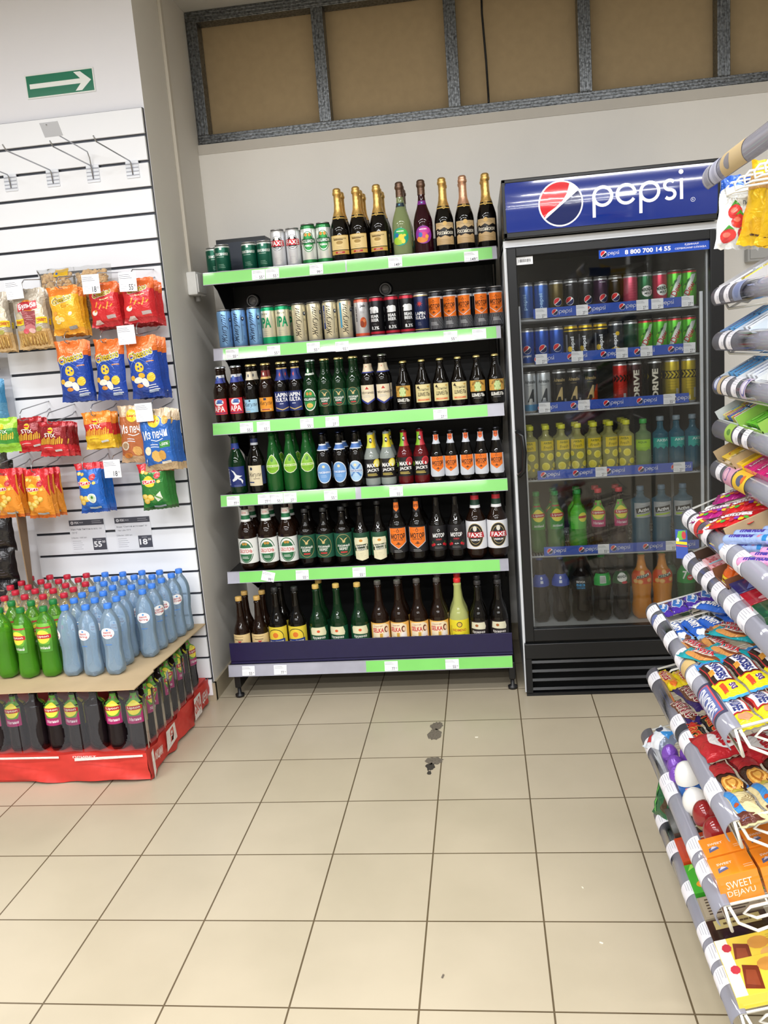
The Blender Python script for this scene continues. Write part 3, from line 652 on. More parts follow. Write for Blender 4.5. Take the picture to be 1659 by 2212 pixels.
kind('elk', 'beer_bottle', 'green beer bottle with green oval elk label', 'bottle', bottle('beer_bottle', bp24, G_GREEN, R(-.036, .036, .042, .112, '#174f36') + elk(.92), None, ('crown', '#cdb67a')))
kind('tri', 'beer_bottle', 'dark beer bottle with cream shield label', 'bottle', bottle('beer_bottle', bp24, G_BLACK, P([(-.034, .118), (.034, .118), (.034, .055), (0, .036), (-.034, .055)], '#2f3a8a') + P([(-.032, .118), (.032, .118), (.032, .062), (0, .044), (-.032, .062)], '#e0d3b6') + P([(-.008, .1), (0, .112), (.008, .1)], '#b9342c') + T('ТРЁХГОРНОЕ', 0, .086, .058, .011, '#3a2a22') + lines(0, .074, .034, 2, .006, '#5a7ab0'), R(-.05, .05, .172, .206, '#dccdb0') + P([(-.005, .192), (0, .2), (.005, .192)], '#b9342c') + R(-.05, .05, .168, .173, '#2f3a8a'), ('crown', '#8f8f88')))
bp21 = beerprof(.0345, .207, .38, .5, .78)
hop = [('p', [(-.012, .068), (-.015, .08), (-.01, .092), (0, .1), (.01, .092), (.015, .08), (.012, .068), (0, .056)], '#7b9a52')] + [q for i in range(4) for j in range(3-(i % 2)) for q in El((j-(1 if i % 2 == 0 else .5))*.009, .066+i*.009, .0048, .0055, '#c2d494', 10)]
kind('bumble', 'beer_bottle', 'dark stubby bottle, gold label with hop cone', 'bottle', bottle('beer_bottle', bp21, G_BLACK, R(-.036, .036, .058, .104, '#c99a46') + hop + [q for k, ch in enumerate('МОХНАТЫЙ') for q in T(ch, .024*math.sin((k-3.5)*.31), .076+.024*math.cos((k-3.5)*.31), .006, .0075, '#241a10', .02, -(k-3.5)*.31)] + T('ЭЛЬ', -.03, .075, .008, .006, '#241a10', .0, 1.2) + T('ШМЕЛЬ', 0, .044, .056, .014, '#f1efe6', .03) + lines(0, .031, .04, 1, .003, '#bbb', .001), None, ('crown', '#d8c27c')))
kind('bumblecream', 'beer_bottle', 'dark stubby bottle with cream label', 'bottle', bottle('beer_bottle', bp21, G_BLACK, R(-.036, .036, .03, .104, '#dccf98') + T('Мохнатый', .002, .083, .045, .013, '#2c2016', .0) + T('ШМЕЛЬ', .002, .063, .052, .016, '#2c2016', .015, 0, .1) + P([(-.028, .09), (-.014, .086), (-.02, .1)], '#2c2016') + R(-.026, .026, .036, .043, '#d97a4a') + lines(.0, .04, .03, 1, .004, '#f0e0c0', .001) + El(.022, .094, .006, .003, '#c9a04a'), None, ('crown', '#d8c27c')))
# --- fourth shelf
bp27 = beerprof(.0385, .27, .42, .5, .74)
bird = P([(-.022, .112), (-.006, .104), (.004, .088), (.02, .083), (.028, .082), (.018, .077), (.008, .072), (.002, .066), (-.014, .058), (-.018, .066), (-.008, .074), (-.004, .084), (-.01, .098)], '#e6e9ee') + P([(.006, .074), (.02, .072), (.03, .06), (.026, .046), (.02, .062), (.01, .068)], '#e6e9ee')
kind('export', 'beer_bottle', 'large green bottle, navy label, white seagull', 'bottle', bottle('beer_bottle', bp27, G_GREEN, R(-.042, .042, .035, .124, '#1a2b6e') + bird + Tm('EXPORT', -.035, .08, .075, .009, '#c9cede') + lines(.008, .042, .04, 2, .005, '#9aa8d0'), R(-.06, .06, .2, .225, '#233a86') + R(-.012, .0, .2, .204, '#c93a34'), ('crown', '#33488f')))
kind('zbig', 'beer_bottle', 'large dark bottle with cream script label', 'bottle', bottle('beer_bottle', bp27, G_BLACK, R(-.032, .032, .035, .124, '#dccfae') + T('Жигули', 0, .082, .058, .024, '#2a211a', .0, 0, .3) + T('БАРНОЕ', .008, .066, .026, .006, '#5a4a3a') + El(-.014, .11, .006, .007, '#1d2a45') + R(-.03, -.004, .048, .053, '#2a3a6a') + R(.034, .056, .04, .12, '#2a345a'), R(-.06, .06, .212, .222, '#b9bcc4') + R(-.06, .06, .222, .24, '#1c2450'), ('crown', '#1c2450')))
kind('grn', 'beer_bottle', 'bright green bottle with pear-shaped lime label', 'bottle', bottle('beer_bottle', beerprof(.036, .262, .4, .45, .8), G_GREEN2, P([(x*1.12, .122+(y-.122)*1.08) for x, y in [(-.026, .1), (-.029, .115), (-.022, .14), (-.012, .156), (0, .163), (.012, .156), (.022, .14), (.029, .115), (.026, .1), (.012, .088), (0, .085), (-.012, .088)]], '#dfeac8') + P([(-.026, .1), (-.029, .115), (-.022, .14), (-.012, .156), (0, .163), (.012, .156), (.022, .14), (.029, .115), (.026, .1), (.012, .088), (0, .085), (-.012, .088)], '#7fb52c') + R(-.03, .03, .112, .121, '#d8ecae') + T('HOLSTEN', 0, .1165, .046, .006, '#4f8a1c') + El(0, .143, .007, .009, '#3f7d20') + lines(0, .104, .03, 2, .005, '#4f8a1c'), None, ('crown', '#2d7a34'), lab_mat=PAPER))
def khl(c='#6f9fd6', cross=False): return El(0, .072, .034, .046, '#dfe6ee', 30) + El(0, .072, .031, .0425, c, 30) + (stroke([(-.022, .05), (.022, .1)], .007, '#4f83c4') + stroke([(.022, .05), (-.022, .1)], .007, '#4f83c4') if cross else []) + R(-.032, .032, .068, .08, '#dfe6ee' if cross else '#5b8dcb') + T('ХАМОВНИКИ', 0, .074, .056, .0095, '#3a62a6' if cross else '#f2f5fa', .02) + El(0, .099, .006, .006, '#e9d9b0') + lines(0, .06, .03, 2, .006, '#e8eef6')
nk = R(-.06, .06, .168, .196, '#4c76bb') + R(-.06, .06, .19, .196, '#dfe6ee') + R(-.06, .06, .168, .172, '#dfe6ee')
kind('kham', 'beer_bottle', 'dark bottle with oval blue label', 'bottle', bottle('beer_bottle', beerprof(.033, .248), G_BLACK, khl(), nk, ('crown', '#20283f')))
kind('khamx', 'beer_bottle', 'dark bottle with pale blue label, crossed ribbons', 'bottle', bottle('beer_bottle', beerprof(.033, .248), G_BLACK, khl('#a9cbe8', True), nk, ('crown', '#20283f')))
mxp = beerprof(.0335, .24, .40, .5, .74)
def maxj(fc, c2): return R(-.055, .055, .036, .118, '#171416') + El(.022, .1, .017, .018, fc, 20) + El(.022, .1, .012, .013, c2, 20) + T('MAX', -.006, .091, .036, .017, '#f2f0ee', .03) + T('&', .022, .09, .01, .012, '#f2f0ee', .03) + T("JACK'S", .002, .069, .054, .017, '#f2f0ee', .03) + lines(0, .054, .05, 2, .006, '#c9b45a', .003)
def mxneck(c1, c2): return P([(-.05, .165), (0, .165), (0, .222), (-.05, .222)], c1) + P([(0, .165), (.05, .165), (.05, .222), (0, .222)], c2) + El(0, .197, .016, .011, '#1c1a1c') + T('MJ', 0, .197, .02, .012, '#eeeeee', .02)
kind('maxl', 'drink_bottle', 'pale cloudy bottle, black label with lemon slice', 'bottle', bottle('drink_bottle', mxp, G_GREY, maxj('#e8d23a', '#f2ea8a'), mxneck('#c9cf4a', '#e6c92f'), ('crown', '#1c1c1e')))
kind('maxr', 'drink_bottle', 'red drink bottle with black label', 'bottle', bottle('drink_bottle', mxp, G_RED, maxj('#c9303a', '#9a1f2a') + El(-.04, .086, .008, .01, '#7fb52c'), mxneck('#7fb52c', '#b9303a'), ('crown', '#1c1c1e')))
kind('motb', 'beer_bottle', 'dark bottle with silver label, orange shield', 'bottle', bottle('beer_bottle', beerprof(.0312, .222, .42, .5, .8), G_BLACK, P([(-.034, .112), (.034, .112), (.038, .035), (.03, .026), (-.03, .026), (-.038, .035)], '#c8ccd4') + motor(.043, s=.92), P([(-.03, .178), (-.034, .165), (.034, .165), (.03, .178), (.028, .204), (-.028, .204)], '#c5cad4') + P([(-.02, .204), (.02, .204), (.02, .186), (0, .178), (-.02, .186)], '#d8602a') + T('МОТОР', 0, .194, .03, .008, '#241a16'), ('crown', '#2a2a2e')))
# --- fifth shelf (plastic bottles)
pp = petprof(.040, .262)
def obol(): return R(-.08, .08, .036, .148, '#e4e5e2') + El(0, .092, .037, .054, '#1f5e3a', 30) + El(0, .092, .0335, .05, '#e4e5e2', 30) + El(0, .088, .03, .045, '#2a6a44', 26) + R(-.036, .036, .078, .106, '#e9eae6') + T('ОБОЛОНЬ', 0, .092, .062, .017, '#c22f2a', .02, 0, .1) + El(-.006, .125, .006, .006, '#b98a3a') + El(.006, .125, .006, .006, '#b98a3a') + lines(0, .066, .034, 2, .006, '#e6e8e0', .002)
kind('obolon', 'beer_bottle', 'large plastic bottle with white and green label', 'bottle', bottle('beer_bottle', petprof(.0425, .318, .5), G_BROWN, obol(), R(-.08, .08, .222, .232, '#e4e5e2') + R(-.08, .08, .232, .25, '#1f6a42') + R(-.08, .08, .25, .275, '#e4dfd6') + T('ОБОЛОНЬ', 0, .262, .05, .01, '#c22f2a', .01), ('screw', '#1f6a42'), petal=.03))
kind('elkpet', 'beer_bottle', 'plastic bottle, green label with gold elk', 'bottle', bottle('beer_bottle', pp, G_BLACK, R(-.08, .08, .045, .15, '#1d5540') + elk(1.2, .098), None, ('screw', '#2b2b2b'), petal=.03))
def kr(g='#0f4a30'): return P([(-.03, .125), (.03, .125), (.034, .112), (.03, .03), (0, .022), (-.03, .03), (-.034, .112)], '#e2dcba') + El(0, .112, .008, .006, '#c98a3a') + P([(-.038, .064), (.038, .07), (.038, .098), (-.038, .092)], g) + T('Кружечка', .0, .087, .05, .012, '#f1efe2', .01, .06) + T('чешского', .0, .073, .046, .01, '#f1efe2', .01, .06) + lines(0, .056, .034, 4, .006, '#8a8660')
kind('kruj', 'beer_bottle', 'slim plastic bottle, cream crest label', 'bottle', bottle('beer_bottle', petprof(.037, .28, .46), G_BLACK, R(-.06, .06, .04, .146, '#14452e') + [('g', kr())], None, ('screw', '#1d1d1d'), petal=.03))
kind('motpet', 'beer_bottle', 'large plastic bottle with orange shield', 'bottle', bottle('beer_bottle', petprof(.042, .31, .5), G_BLACK, R(-.09, .09, .05, .165, '#1a1a1e') + motor(.066, s=1.25) + lines(0, .06, .04, 2, .006, '#ddd'), P([(-.034, .225), (.034, .225), (.03, .27), (-.03, .27)], '#1a1a1e') + P([(-.026, .27), (.026, .27), (.026, .242), (0, .23), (-.026, .242)], '#e8741e') + T('МОТОР', 0, .252, .04, .012, '#241a16', .02), ('screw', '#1a1a1e'), petal=.03))
kind('motch', 'beer_bottle', 'black plastic bottle with cherries on label', 'bottle', bottle('beer_bottle', petprof(.039, .305, .47), G_BLACK, R(-.085, .085, .05, .16, '#151317') + T('МОТОР', 0, .118, .052, .018, '#eeeeee', .03) + T('ПЛЮС', 0, .1, .024, .007, '#c9303a') + stroke(arcp(0, .14, .005, 0, 360, 12), .0016, '#ddd') + [q for sx in (-1, 1) for q in El(sx*.022, .078, .006, .006, '#c2202c') + El(sx*.03, .074, .006, .006, '#a01722') + stroke([(sx*.022, .084), (sx*.028, .092), (sx*.03, .08)], .001, '#4f8a3a')] + T('-6,9-', 0, .078, .02, .007, '#e6e6e6') + lines(0, .066, .04, 2, .005, '#999'), None, ('screw', '#1d1d1d'), petal=.03))
kind('faxepet', 'beer_bottle', 'large plastic bottle, white label, round crest', 'bottle', bottle('beer_bottle', petprof(.044, .32, .5), G_BROWN, R(-.09, .09, .05, .172, '#dcdde2') + El(0, .111, .036, .052, '#c9b06a', 30) + El(0, .111, .034, .05, '#1d1d20', 30) + El(0, .111, .027, .04, '#c9b06a', 30) + El(0, .111, .0255, .038, '#1d1d20', 30) + El(0, .14, .008, .012, '#d8d4c8') + P([(-.04, .1), (.04, .1), (.036, .124), (-.036, .124)], '#b5222c') + T('FAXE', 0, .112, .06, .019, '#f2f2f2', .02) + T('PREMIUM', 0, .09, .036, .008, '#f0f0f0', .02), R(-.08, .08, .226, .238, '#e2e2e4') + R(-.08, .08, .238, .262, '#1d3a2c') + R(-.08, .08, .262, .28, '#b5222c'), ('screw', '#b5222c'), petal=.03))
# --- lowest shelf
kind('amber', 'beer_bottle', 'slim dark bottle, gold cap, cream and red label', 'bottle', bottle('beer_bottle', petprof(.0375, .3, .42), G_BROWN, R(-.055, .055, .06, .135, '#d9bf8a') + R(-.055, .055, .075, .088, '#b5303a') + T('Барное', 0, .0815, .05, .009, '#f1e6c8', .01, 0, .2) + P([(-.01, .106), (0, .096), (.01, .106)], '#b5303a') + lines(0, .125, .06, 1, .004, '#8a6a3a', .002) + lines(0, .112, .05, 1, .004, '#5a3a2a', .003), None, ('screw', '#c9a25a'), petal=.03))
kind('zyel', 'beer_bottle', 'dark plastic bottle with yellow and blue label', 'bottle', bottle('beer_bottle', petprof(.041, .335, .48), G_BLACK, R(-.06, .06, .07, .165, '#d8c23a') + El(0, .12, .037, .036, '#1c1a1a') + El(0, .12, .034, .033, '#e2c63c') + El(0, .128, .012, .012, '#d8752a') + P([(-.042, .085), (.042, .092), (.042, .112), (-.042, .105)], '#22387f') + T('Жигулёвское', 0, .098, .07, .012, '#f2eee0', .01, .08, .2) + lines(0, .078, .06, 1, .003, '#22387f'), None, ('screw', '#222222'), petal=.03))
kind('krujg', 'beer_bottle', 'dark green bottle, gold cap, cream ribbon label', 'bottle', bottle('beer_bottle', petprof(.0405, .34, .46), G_GREEN, R(-.06, .06, .06, .158, '#0f4a30') + P([(-.036, .122), (.034, .118), (.038, .13), (.03, .156), (-.03, .156), (-.038, .148)], '#ddd8b4') + El(0, .138, .007, .006, '#d2562c') + T('Кружечка', 0, .108, .058, .015, '#f1efe2', .015) + T('чешского', 0, .09, .054, .013, '#f1efe2', .015), None, ('screw', '#c9a85a'), petal=.03))
kind('selka', 'beer_bottle', 'dark bottle, label with red-aproned barmaid', 'bottle', bottle('beer_bottle', petprof(.0405, .345, .48), G_BROWN, R(-.06, .06, .06, .165, '#e8b45a') + P([(-.04, .06), (.04, .06), (.04, .15), (.02, .162), (-.04, .158)], '#ead9b8') + T('Строгая', -.012, .15, .04, .01, '#8a2a22', .0, .08, .2) + T('SELKA', -.012, .132, .05, .02, '#c2303a', .03) + El(.024, .135, .009, .014, '#6a2f1e') + El(.026, .134, .006, .009, '#eed0b4') + P([(.01, .09), (.038, .09), (.036, .12), (.014, .12)], '#efe6e2') + P([(.006, .062), (.038, .062), (.034, .098), (.014, .098)], '#c22f3a') + R(-.006, .006, .1, .118, '#c99a3a') + lines(-.02, .1, .03, 3, .007, '#7a5a3a'), None, ('screw', '#4a4642'), petal=.03))
kind('indi', 'drink_bottle', 'yellow drink bottle with red cap', 'bottle', bottle('drink_bottle', petprof(.042, .34, .45), clear('pale_yellow_pet', '#c9cf86', .7, 1.4, '#c3c97c'), R(-.06, .06, .055, .165, '#e0cf2a') + El(.006, .145, .012, .012, '#3a3626') + El(.006, .145, .009, .009, '#d8b04a') + T('INDIMENO', .004, .12, .06, .012, '#b5502a', .02) + T('BITTER LEMON', .004, .1, .046, .006, '#3a5a2a') + R(-.015, .03, .082, .092, '#1d3f7a') + Tm('INDIMENO', -.034, .115, .05, .008, '#8a7a1a'), None, ('screw', '#d22b2b'), petal=.03))
kind('darkk', 'beer_bottle', 'black bottle with small white crest label', 'bottle', bottle('beer_bottle', petprof(.039, .325, .47), G_BLACK, R(-.055, .055, .055, .155, '#221a1c') + P([(-.034, .122), (.03, .118), (.034, .13), (.028, .15), (-.03, .15)], '#d8d3b8') + El(-.006, .136, .007, .006, '#9a5a2a') + T('Кружечка', 0, .106, .056, .014, '#efe9e2', .015) + T('чешского', 0, .088, .05, .012, '#efe9e2', .015), None, ('screw', '#2a2728'), petal=.03))

def stand(entries, y, z, where, group, face=0, jit=.16, rows=1, dy=.085, back=(), name_in=''):
    """entries: (kind key, x) from left to right in the front row ; back: {index: number of copies behind}"""
    cnt = {}
    for k, _ in entries: cnt[k] = cnt.get(k, 0) + 1
    seen = {}
    for i, (k, x) in enumerate(entries):
        kd = K[k]; n = cnt[k]; j = seen.get(k, 0); seen[k] = j+1
        lab = kd.desc + (', %s from left' % ORD[j] if n > 1 else '') + where
        rz = face + random.uniform(-jit, jit)
        kd.put((x, y, z), rz, lab, group)
        nb = back.get(i, 0) if isinstance(back, dict) else back
        for b in range(nb):
            w_ = 'directly behind' if b == 0 else ('two places behind' if b == 1 else 'three places behind')
            lab2 = kd.desc + ', %s the %s' % ('behind' if b == 0 else 'two behind', ORD[j] if n > 1 else 'front one') + where
            kd.put((x + random.uniform(-.004, .004), y + dy*(b+1), z), random.uniform(-1.2, 1.2), lab2, group)
zs = [s[0] for s in SHELVES]
stand([('khamcan', -.854), ('khamcan', -.735), ('khamcan', -.668), ('faxecan', -.605), ('faxecan', -.54), ('hollcan', -.472), ('hollcan', -.406),
       ('champ1', -.335), ('champ1', -.255), ('champ1', -.168), ('champw', -.072), ('champp', .018), ('ross', .105), ('rossrose', .19), ('ross', .283)], .49, zs[0]-.001, '', 'drinks on the top shelf',
      back={1: 1, 2: 1, 3: 1, 4: 1, 5: 1, 7: 1, 8: 2, 9: 2, 10: 2, 12: 1, 13: 1, 14: 1}, dy=.086)
K['khamcan'].put((-.912, .55, zs[0]-.001), .5, 'short dark green can, leftmost on the top shelf, half hidden', 'drinks on the top shelf')
stand([('zblue', -.882), ('zblue', -.816), ('zblue', -.747), ('ipa', -.684), ('ipa', -.621), ('zcream', -.547), ('zcream', -.481), ('zstripe', -.411), ('zsky', -.346), ('jeb', -.273),
       ('bear', -.207), ('bear', -.141), ('bear', -.077), ('lapincan', -.0145), ('motcan', .048), ('motcan', .1105), ('motcan', .173), ('motcan', .237), ('motcan', .3)], .502, zs[1]-.001, '', 'cans on the second shelf', jit=.3,
      back={3: 1, 4: 1, 5: 1, 7: 1, 10: 1}, dy=.066)
stand([('apa', -.905), ('apa', -.838), ('zlight', -.77), ('zorange', -.703), ('lapin', -.636), ('lapin', -.572), ('holl', -.508), ('elk', -.444), ('elk', -.382), ('elk', -.32), ('tri', -.257), ('tri', -.194),
       ('bumble', -.104), ('bumblecream', -.024), ('bumblecream', .052), ('bumblecream', .128), ('bumble', .206), ('bumble', .282)], .405, zs[2]-.001, '', 'beer bottles on the third shelf', jit=.2, back=1, dy=.072)
stand([('export', -.868), ('zbig', -.78), ('grn', -.7), ('grn', -.625), ('grn', -.55), ('kham', -.478), ('kham', -.405), ('khamx', -.334), ('maxl', -.266), ('maxl', -.198), ('maxr', -.122), ('maxr', -.052),
       ('motb', .015), ('motb', .078), ('motb', .142), ('motb', .206), ('motb', .27)], .405, zs[3]-.001, '', 'bottles on the fourth shelf', back={2: 1, 3: 1, 4: 1, 5: 1, 6: 1, 7: 1, 8: 1, 9: 1}, dy=.08)
stand([('obolon', -.857), ('obolon', -.765), ('obolon', -.673), ('elkpet', -.587), ('elkpet', -.505), ('elkpet', -.423), ('kruj', -.341), ('kruj', -.262), ('motpet', -.178), ('motpet', -.09),
       ('motch', -.003), ('motch', .079), ('faxepet', .165), ('faxepet', .256)], .41, zs[4]-.001, '', 'plastic bottles on the fifth shelf', back={0: 1, 1: 1, 2: 1, 3: 1, 4: 1, 5: 1, 9: 1}, dy=.09)
stand([('amber', -.905), ('amber', -.822), ('zyel', -.737), ('zyel', -.648), ('krujg', -.552), ('krujg', -.461), ('krujg', -.367), ('selka', -.276), ('selka', -.19), ('selka', -.105), ('selka', -.018),
       ('indi', .07), ('darkk', .156), ('darkk', .242)], .325, zs[5]-.001, '', 'bottles on the lowest shelf', back={0: 1, 1: 1, 2: 1, 4: 1, 8: 1, 10: 1, 11: 1, 12: 1, 13: 1}, dy=.09)

# ------------------------------------------------------------ slatwall with bags of snacks
sw = bmesh.new(); X0, X1, YS = -1.775, -1.052, .262
box(sw, X0, X1, YS+.012, .2895, .02, 2.512, 1)
zz = 2.508; k = 0
while zz > .05:
    z1 = zz - (.0055 if k else 0); z0 = max(.03, zz-.1+.0055)
    box(sw, X0, X1, YS, YS+.0125, z0, z1, 0, .0012); zz -= .1; k += 1
slat_m = noisy(mat('white_slat_laminate', '#eef0f6', .4, 0, .35), 2, .01); groove_m = mat('aluminium_groove', '#3d4048', .4, .5)
tag(mk('slatwall_panel', sw, [slat_m, groove_m]), 'white slatwall panel with dark horizontal grooves on the pillar', 'wall panel')
wire_m = mat('zinc_wire', '#a9abb0', .25, .9); clip_m = clear('clear_label_plate', '#e8eaf2', .55, 1.4)
HN = [0]
def hook(x, z, label, price=None, top=True, length=.245, holder=True, plate=True):
    root = empty('wire_hook', (x, YS, z)); tag(root, label, 'hook', 'wire hooks on the slatwall')
    bm = bmesh.new(); tube(bm, [(0, .004, .0), (0, -.012, -.004), (0, -.03, -.012), (0, -length+.015, -.035), (0, -length, -.03)], .0024, 8)
    mk('prong', bm, wire_m, root)
    if top:
        bm = bmesh.new(); tube(bm, [(0, .002, .03), (0, -.02, .028), (0, -length+.02, .01), (0, -length, -.005), (0, -length-.004, -.03)], .002, 8); mk('label_arm', bm, wire_m, root)
    if plate:
        bm = bmesh.new(); box(bm, -.03, .03, -.002, .003, -.012, .03, 0, .001); mk('back_plate', bm, wire_m, root)
    if holder:
        bm = bmesh.new(); h0 = .035 if price is None else .05
        box(bm, -.022 if price is None else -.033, .022 if price is None else .033, -length-.007, -length-.005, -h0-.005, .006 if price is None else .012, 0, .001)
        o = mk('label_holder', bm, clip_m if price is None else clear('price_sleeve', '#eceef6', .5), root)
        if price is None:
            bm = bmesh.new()
            for q in range(3): box(bm, -.02, .02, -length-.009, -length-.007, -.03+q*.011, -.028+q*.011)
            mk('label_ribs', bm, plain('#8b8d95'), root)
    if price is not None:
        price_tag(price, (x, YS-length-.0075, z-.02), (0, 0, random.uniform(-.04, .04)), 'white price label clipped to the ' + label, 'price labels on the slatwall hooks', seed=len(price), w_=.062, h_=.062)
def wall_hook(x, label, L_=.3, plate=False):
    root = empty('wire_hook', (x, YS, 2.31)); tag(root, label, 'hook', 'wire hooks on the slatwall')
    bm = bmesh.new(); box(bm, -.027, .027, -.004, .004, -.062, .004, 0, .0015); mk('base_plate', bm, plain('#dfe3ec', .3), root)
    bm = bmesh.new()
    for q in range(4): box(bm, -.026, .026, -.006, -.003, -.052+q*.014, -.049+q*.014)
    mk('plate_ribs', bm, plain('#a2a6b4', .3), root)
    bm = bmesh.new(); tube(bm, [(0, -.005, -.05), (0, -.012, -.006), (0, -.02, .0), (0, -L_+.02, .006), (0, -L_, .022)], .0026, 8); mk('prong', bm, wire_m, root)
    if plate:
        bm = bmesh.new(); tube(bm, [(.0, -.004, -.03), (.0, -.016, .03), (.0, -.03, .05), (.0, -L_+.03, .06), (.0, -L_-.01, .075)], .0024, 8); mk('upper_arm', bm, wire_m, root)
        bm = bmesh.new(); M = Matrix.Translation((.01, -L_-.005, .072)) @ Matrix.Rotation(math.radians(35), 4, 'X'); box(bm, -.035, .035, -.001, .001, -.04, .012, 0, .0008, M); mk('price_plate', bm, plain('#b9bcc4', .3), root)
HK = [(-1.64, .33), (-1.452, .33), (-1.286, .30), (-1.118, .30)]
wall_hook(-1.64, 'bare wall hook at the left picture edge'); wall_hook(-1.457, 'bare wall hook, second from left below the arrow sign', .36)
wall_hook(-1.285, 'bare wall hook with a double arm and flat plate', .34, True); wall_hook(-1.118, 'bare wall hook nearest the pillar corner', .34)

def pillow(W_, H_, Th, nx, ny, crimp='y', cr=.012, wr=.0025, seed=0):
    rs = random.Random(seed); ph = [rs.uniform(0, 6.28) for _ in range(6)]
    a, c = W_/2, H_/2
    def th(u, v):
        uu, vv = abs(u)/a, abs(v)/c
        if crimp == 'y': vv = min(1, vv/(1-cr/c))
        else: uu = min(1, uu/(1-cr/a))
        t = max(0, 1-uu**3)**.55 * max(0, 1-vv**3)**.55
        return Th/2*t
    def wrk(u, v):
        e = (abs(v)/c)**2 if crimp == 'y' else (abs(u)/a)**2
        q = (u/a if crimp == 'y' else v/c)
        return wr*(.35+e)*(math.sin(7*q+ph[0]+3*v/c) + .6*math.sin(13*q+ph[1]) + .5*math.sin(5*(u/a)+9*(v/c)+ph[2]))
    def warp(u, v):
        s = 1 - .06*(1-(v/c)**2) if crimp == 'y' else 1
        return u*s + .0015*math.sin(9*v/c+ph[3]), v*(1 if crimp == 'y' else 1-.05*(1-(u/a)**2)) + .0015*math.sin(7*u/a+ph[4])
    def front(u, v, e):
        x, y = warp(u, v); return Vector((x, y, th(u, v)+wrk(u, v)+e))
    def back(u, v, e):
        x, y = warp(u, v); return Vector((x, y, -th(u, v)*.8+wrk(u, v)-.0006-e))
    return front, back
def packet(name, W_, H_, Th, base, art=None, crimp='y', m=None, nx=None, ny=None, cr=.012, wr=.0025, seed=0, hang=True, ends=None):
    """a sealed film packet; base is a list of (upper fraction, colour) bands from the bottom (or from the left for crimp x)"""
    def make():
        fr_, bk_ = pillow(W_, H_, Th, 0, 0, crimp, cr, wr, seed)
        n1 = nx or (12 if crimp == 'y' else 18); n2 = ny or (16 if crimp == 'y' else 7)
        bm = bmesh.new(); cl = bm.loops.layers.float_color.new('Col')
        for fn, fl in ((fr_, 0), (bk_, 1)):
            g = []
            for j in range(n2+1):
                row_ = []
                for i in range(n1+1):
                    u = -W_/2+W_*i/n1; v = -H_/2+H_*j/n2
                    p = fn(u, v, 0)
                    if crimp == 'y' and j in (0, n2): p.y += .0012*(1 if i % 2 else -1)
                    if crimp == 'x' and i in (0, n1): p.x += .001*(1 if j % 2 else -1)
                    row_.append(bm.verts.new(p))
                g.append(row_)
            for j in range(n2):
                for i in range(n1):
                    q = (g[j][i], g[j][i+1], g[j+1][i+1], g[j+1][i])
                    f = bm.faces.new(q if not fl else q[::-1]); f.smooth = True
                    t = (j+.5)/n2 if crimp == 'y' else (i+.5)/n1
                    c = next(c for b_, c in base if t <= b_)
                    for l in f.loops: l[cl] = lin(c)
        bmesh.ops.remove_doubles(bm, verts=bm.verts, dist=.0004)
        if art: add_art(bm, art, fr_, su=.009 if W_ > .08 else .006, sv=.009 if H_ > .08 else .006, eps=.0011, lay=.0004)
        if hang: bmesh.ops.transform(bm, matrix=Matrix.Rotation(PI/2, 4, 'X'), verts=bm.verts)
        return mk(name, bm, m or FILM, recalc=False)
    return make
def chips(cx, cy, s, n=3, c='#e8c04a'):
    a = []
    for k in range(n): a += El(cx+s*1.1*math.cos(k*2.2), cy+s*.8*math.sin(k*2.2), s, s*.8, c, 10) + El(cx+s*1.1*math.cos(k*2.2)+s*.15, cy+s*.8*math.sin(k*2.2)+s*.1, s*.75, s*.55, '#f2d67a', 10)
    return a
def cheetos(y, w_=.085):
    a = T('Cheetos', 0, y, w_, w_*.34, '#ffffff', .09, .22) + T('Cheetos', 0, y, w_*.97, w_*.31, '#1c1712', .055, .22) + T('Cheetos', 0, y, w_*.95, w_*.29, '#f2c81e', .005, .22)
    return a
def lays(cx, cy, s): return El(cx, cy, s, s*.95, '#f2d23a', 20) + P([(cx-s*1.25, cy-s*.25), (cx-s*.2, cy-s*.42), (cx+s*1.25, cy-s*.1), (cx+s*1.2, cy+s*.35), (cx, cy+s*.2), (cx-s*1.2, cy+s*.4)], '#ffffff') + P([(cx-s*1.15, cy-s*.2), (cx-s*.2, cy-s*.36), (cx+s*1.17, cy-s*.05), (cx+s*1.1, cy+s*.28), (cx, cy+s*.12), (cx-s*1.1, cy+s*.32)], '#d2222c') + T("Lay's", cx, cy, s*1.8, s*.5, '#ffffff', .02, .1)
B = {}
def bag(key, name, desc, cat, *a, **k): B[key] = Kind(name, desc, cat, packet(name, *a, **k))
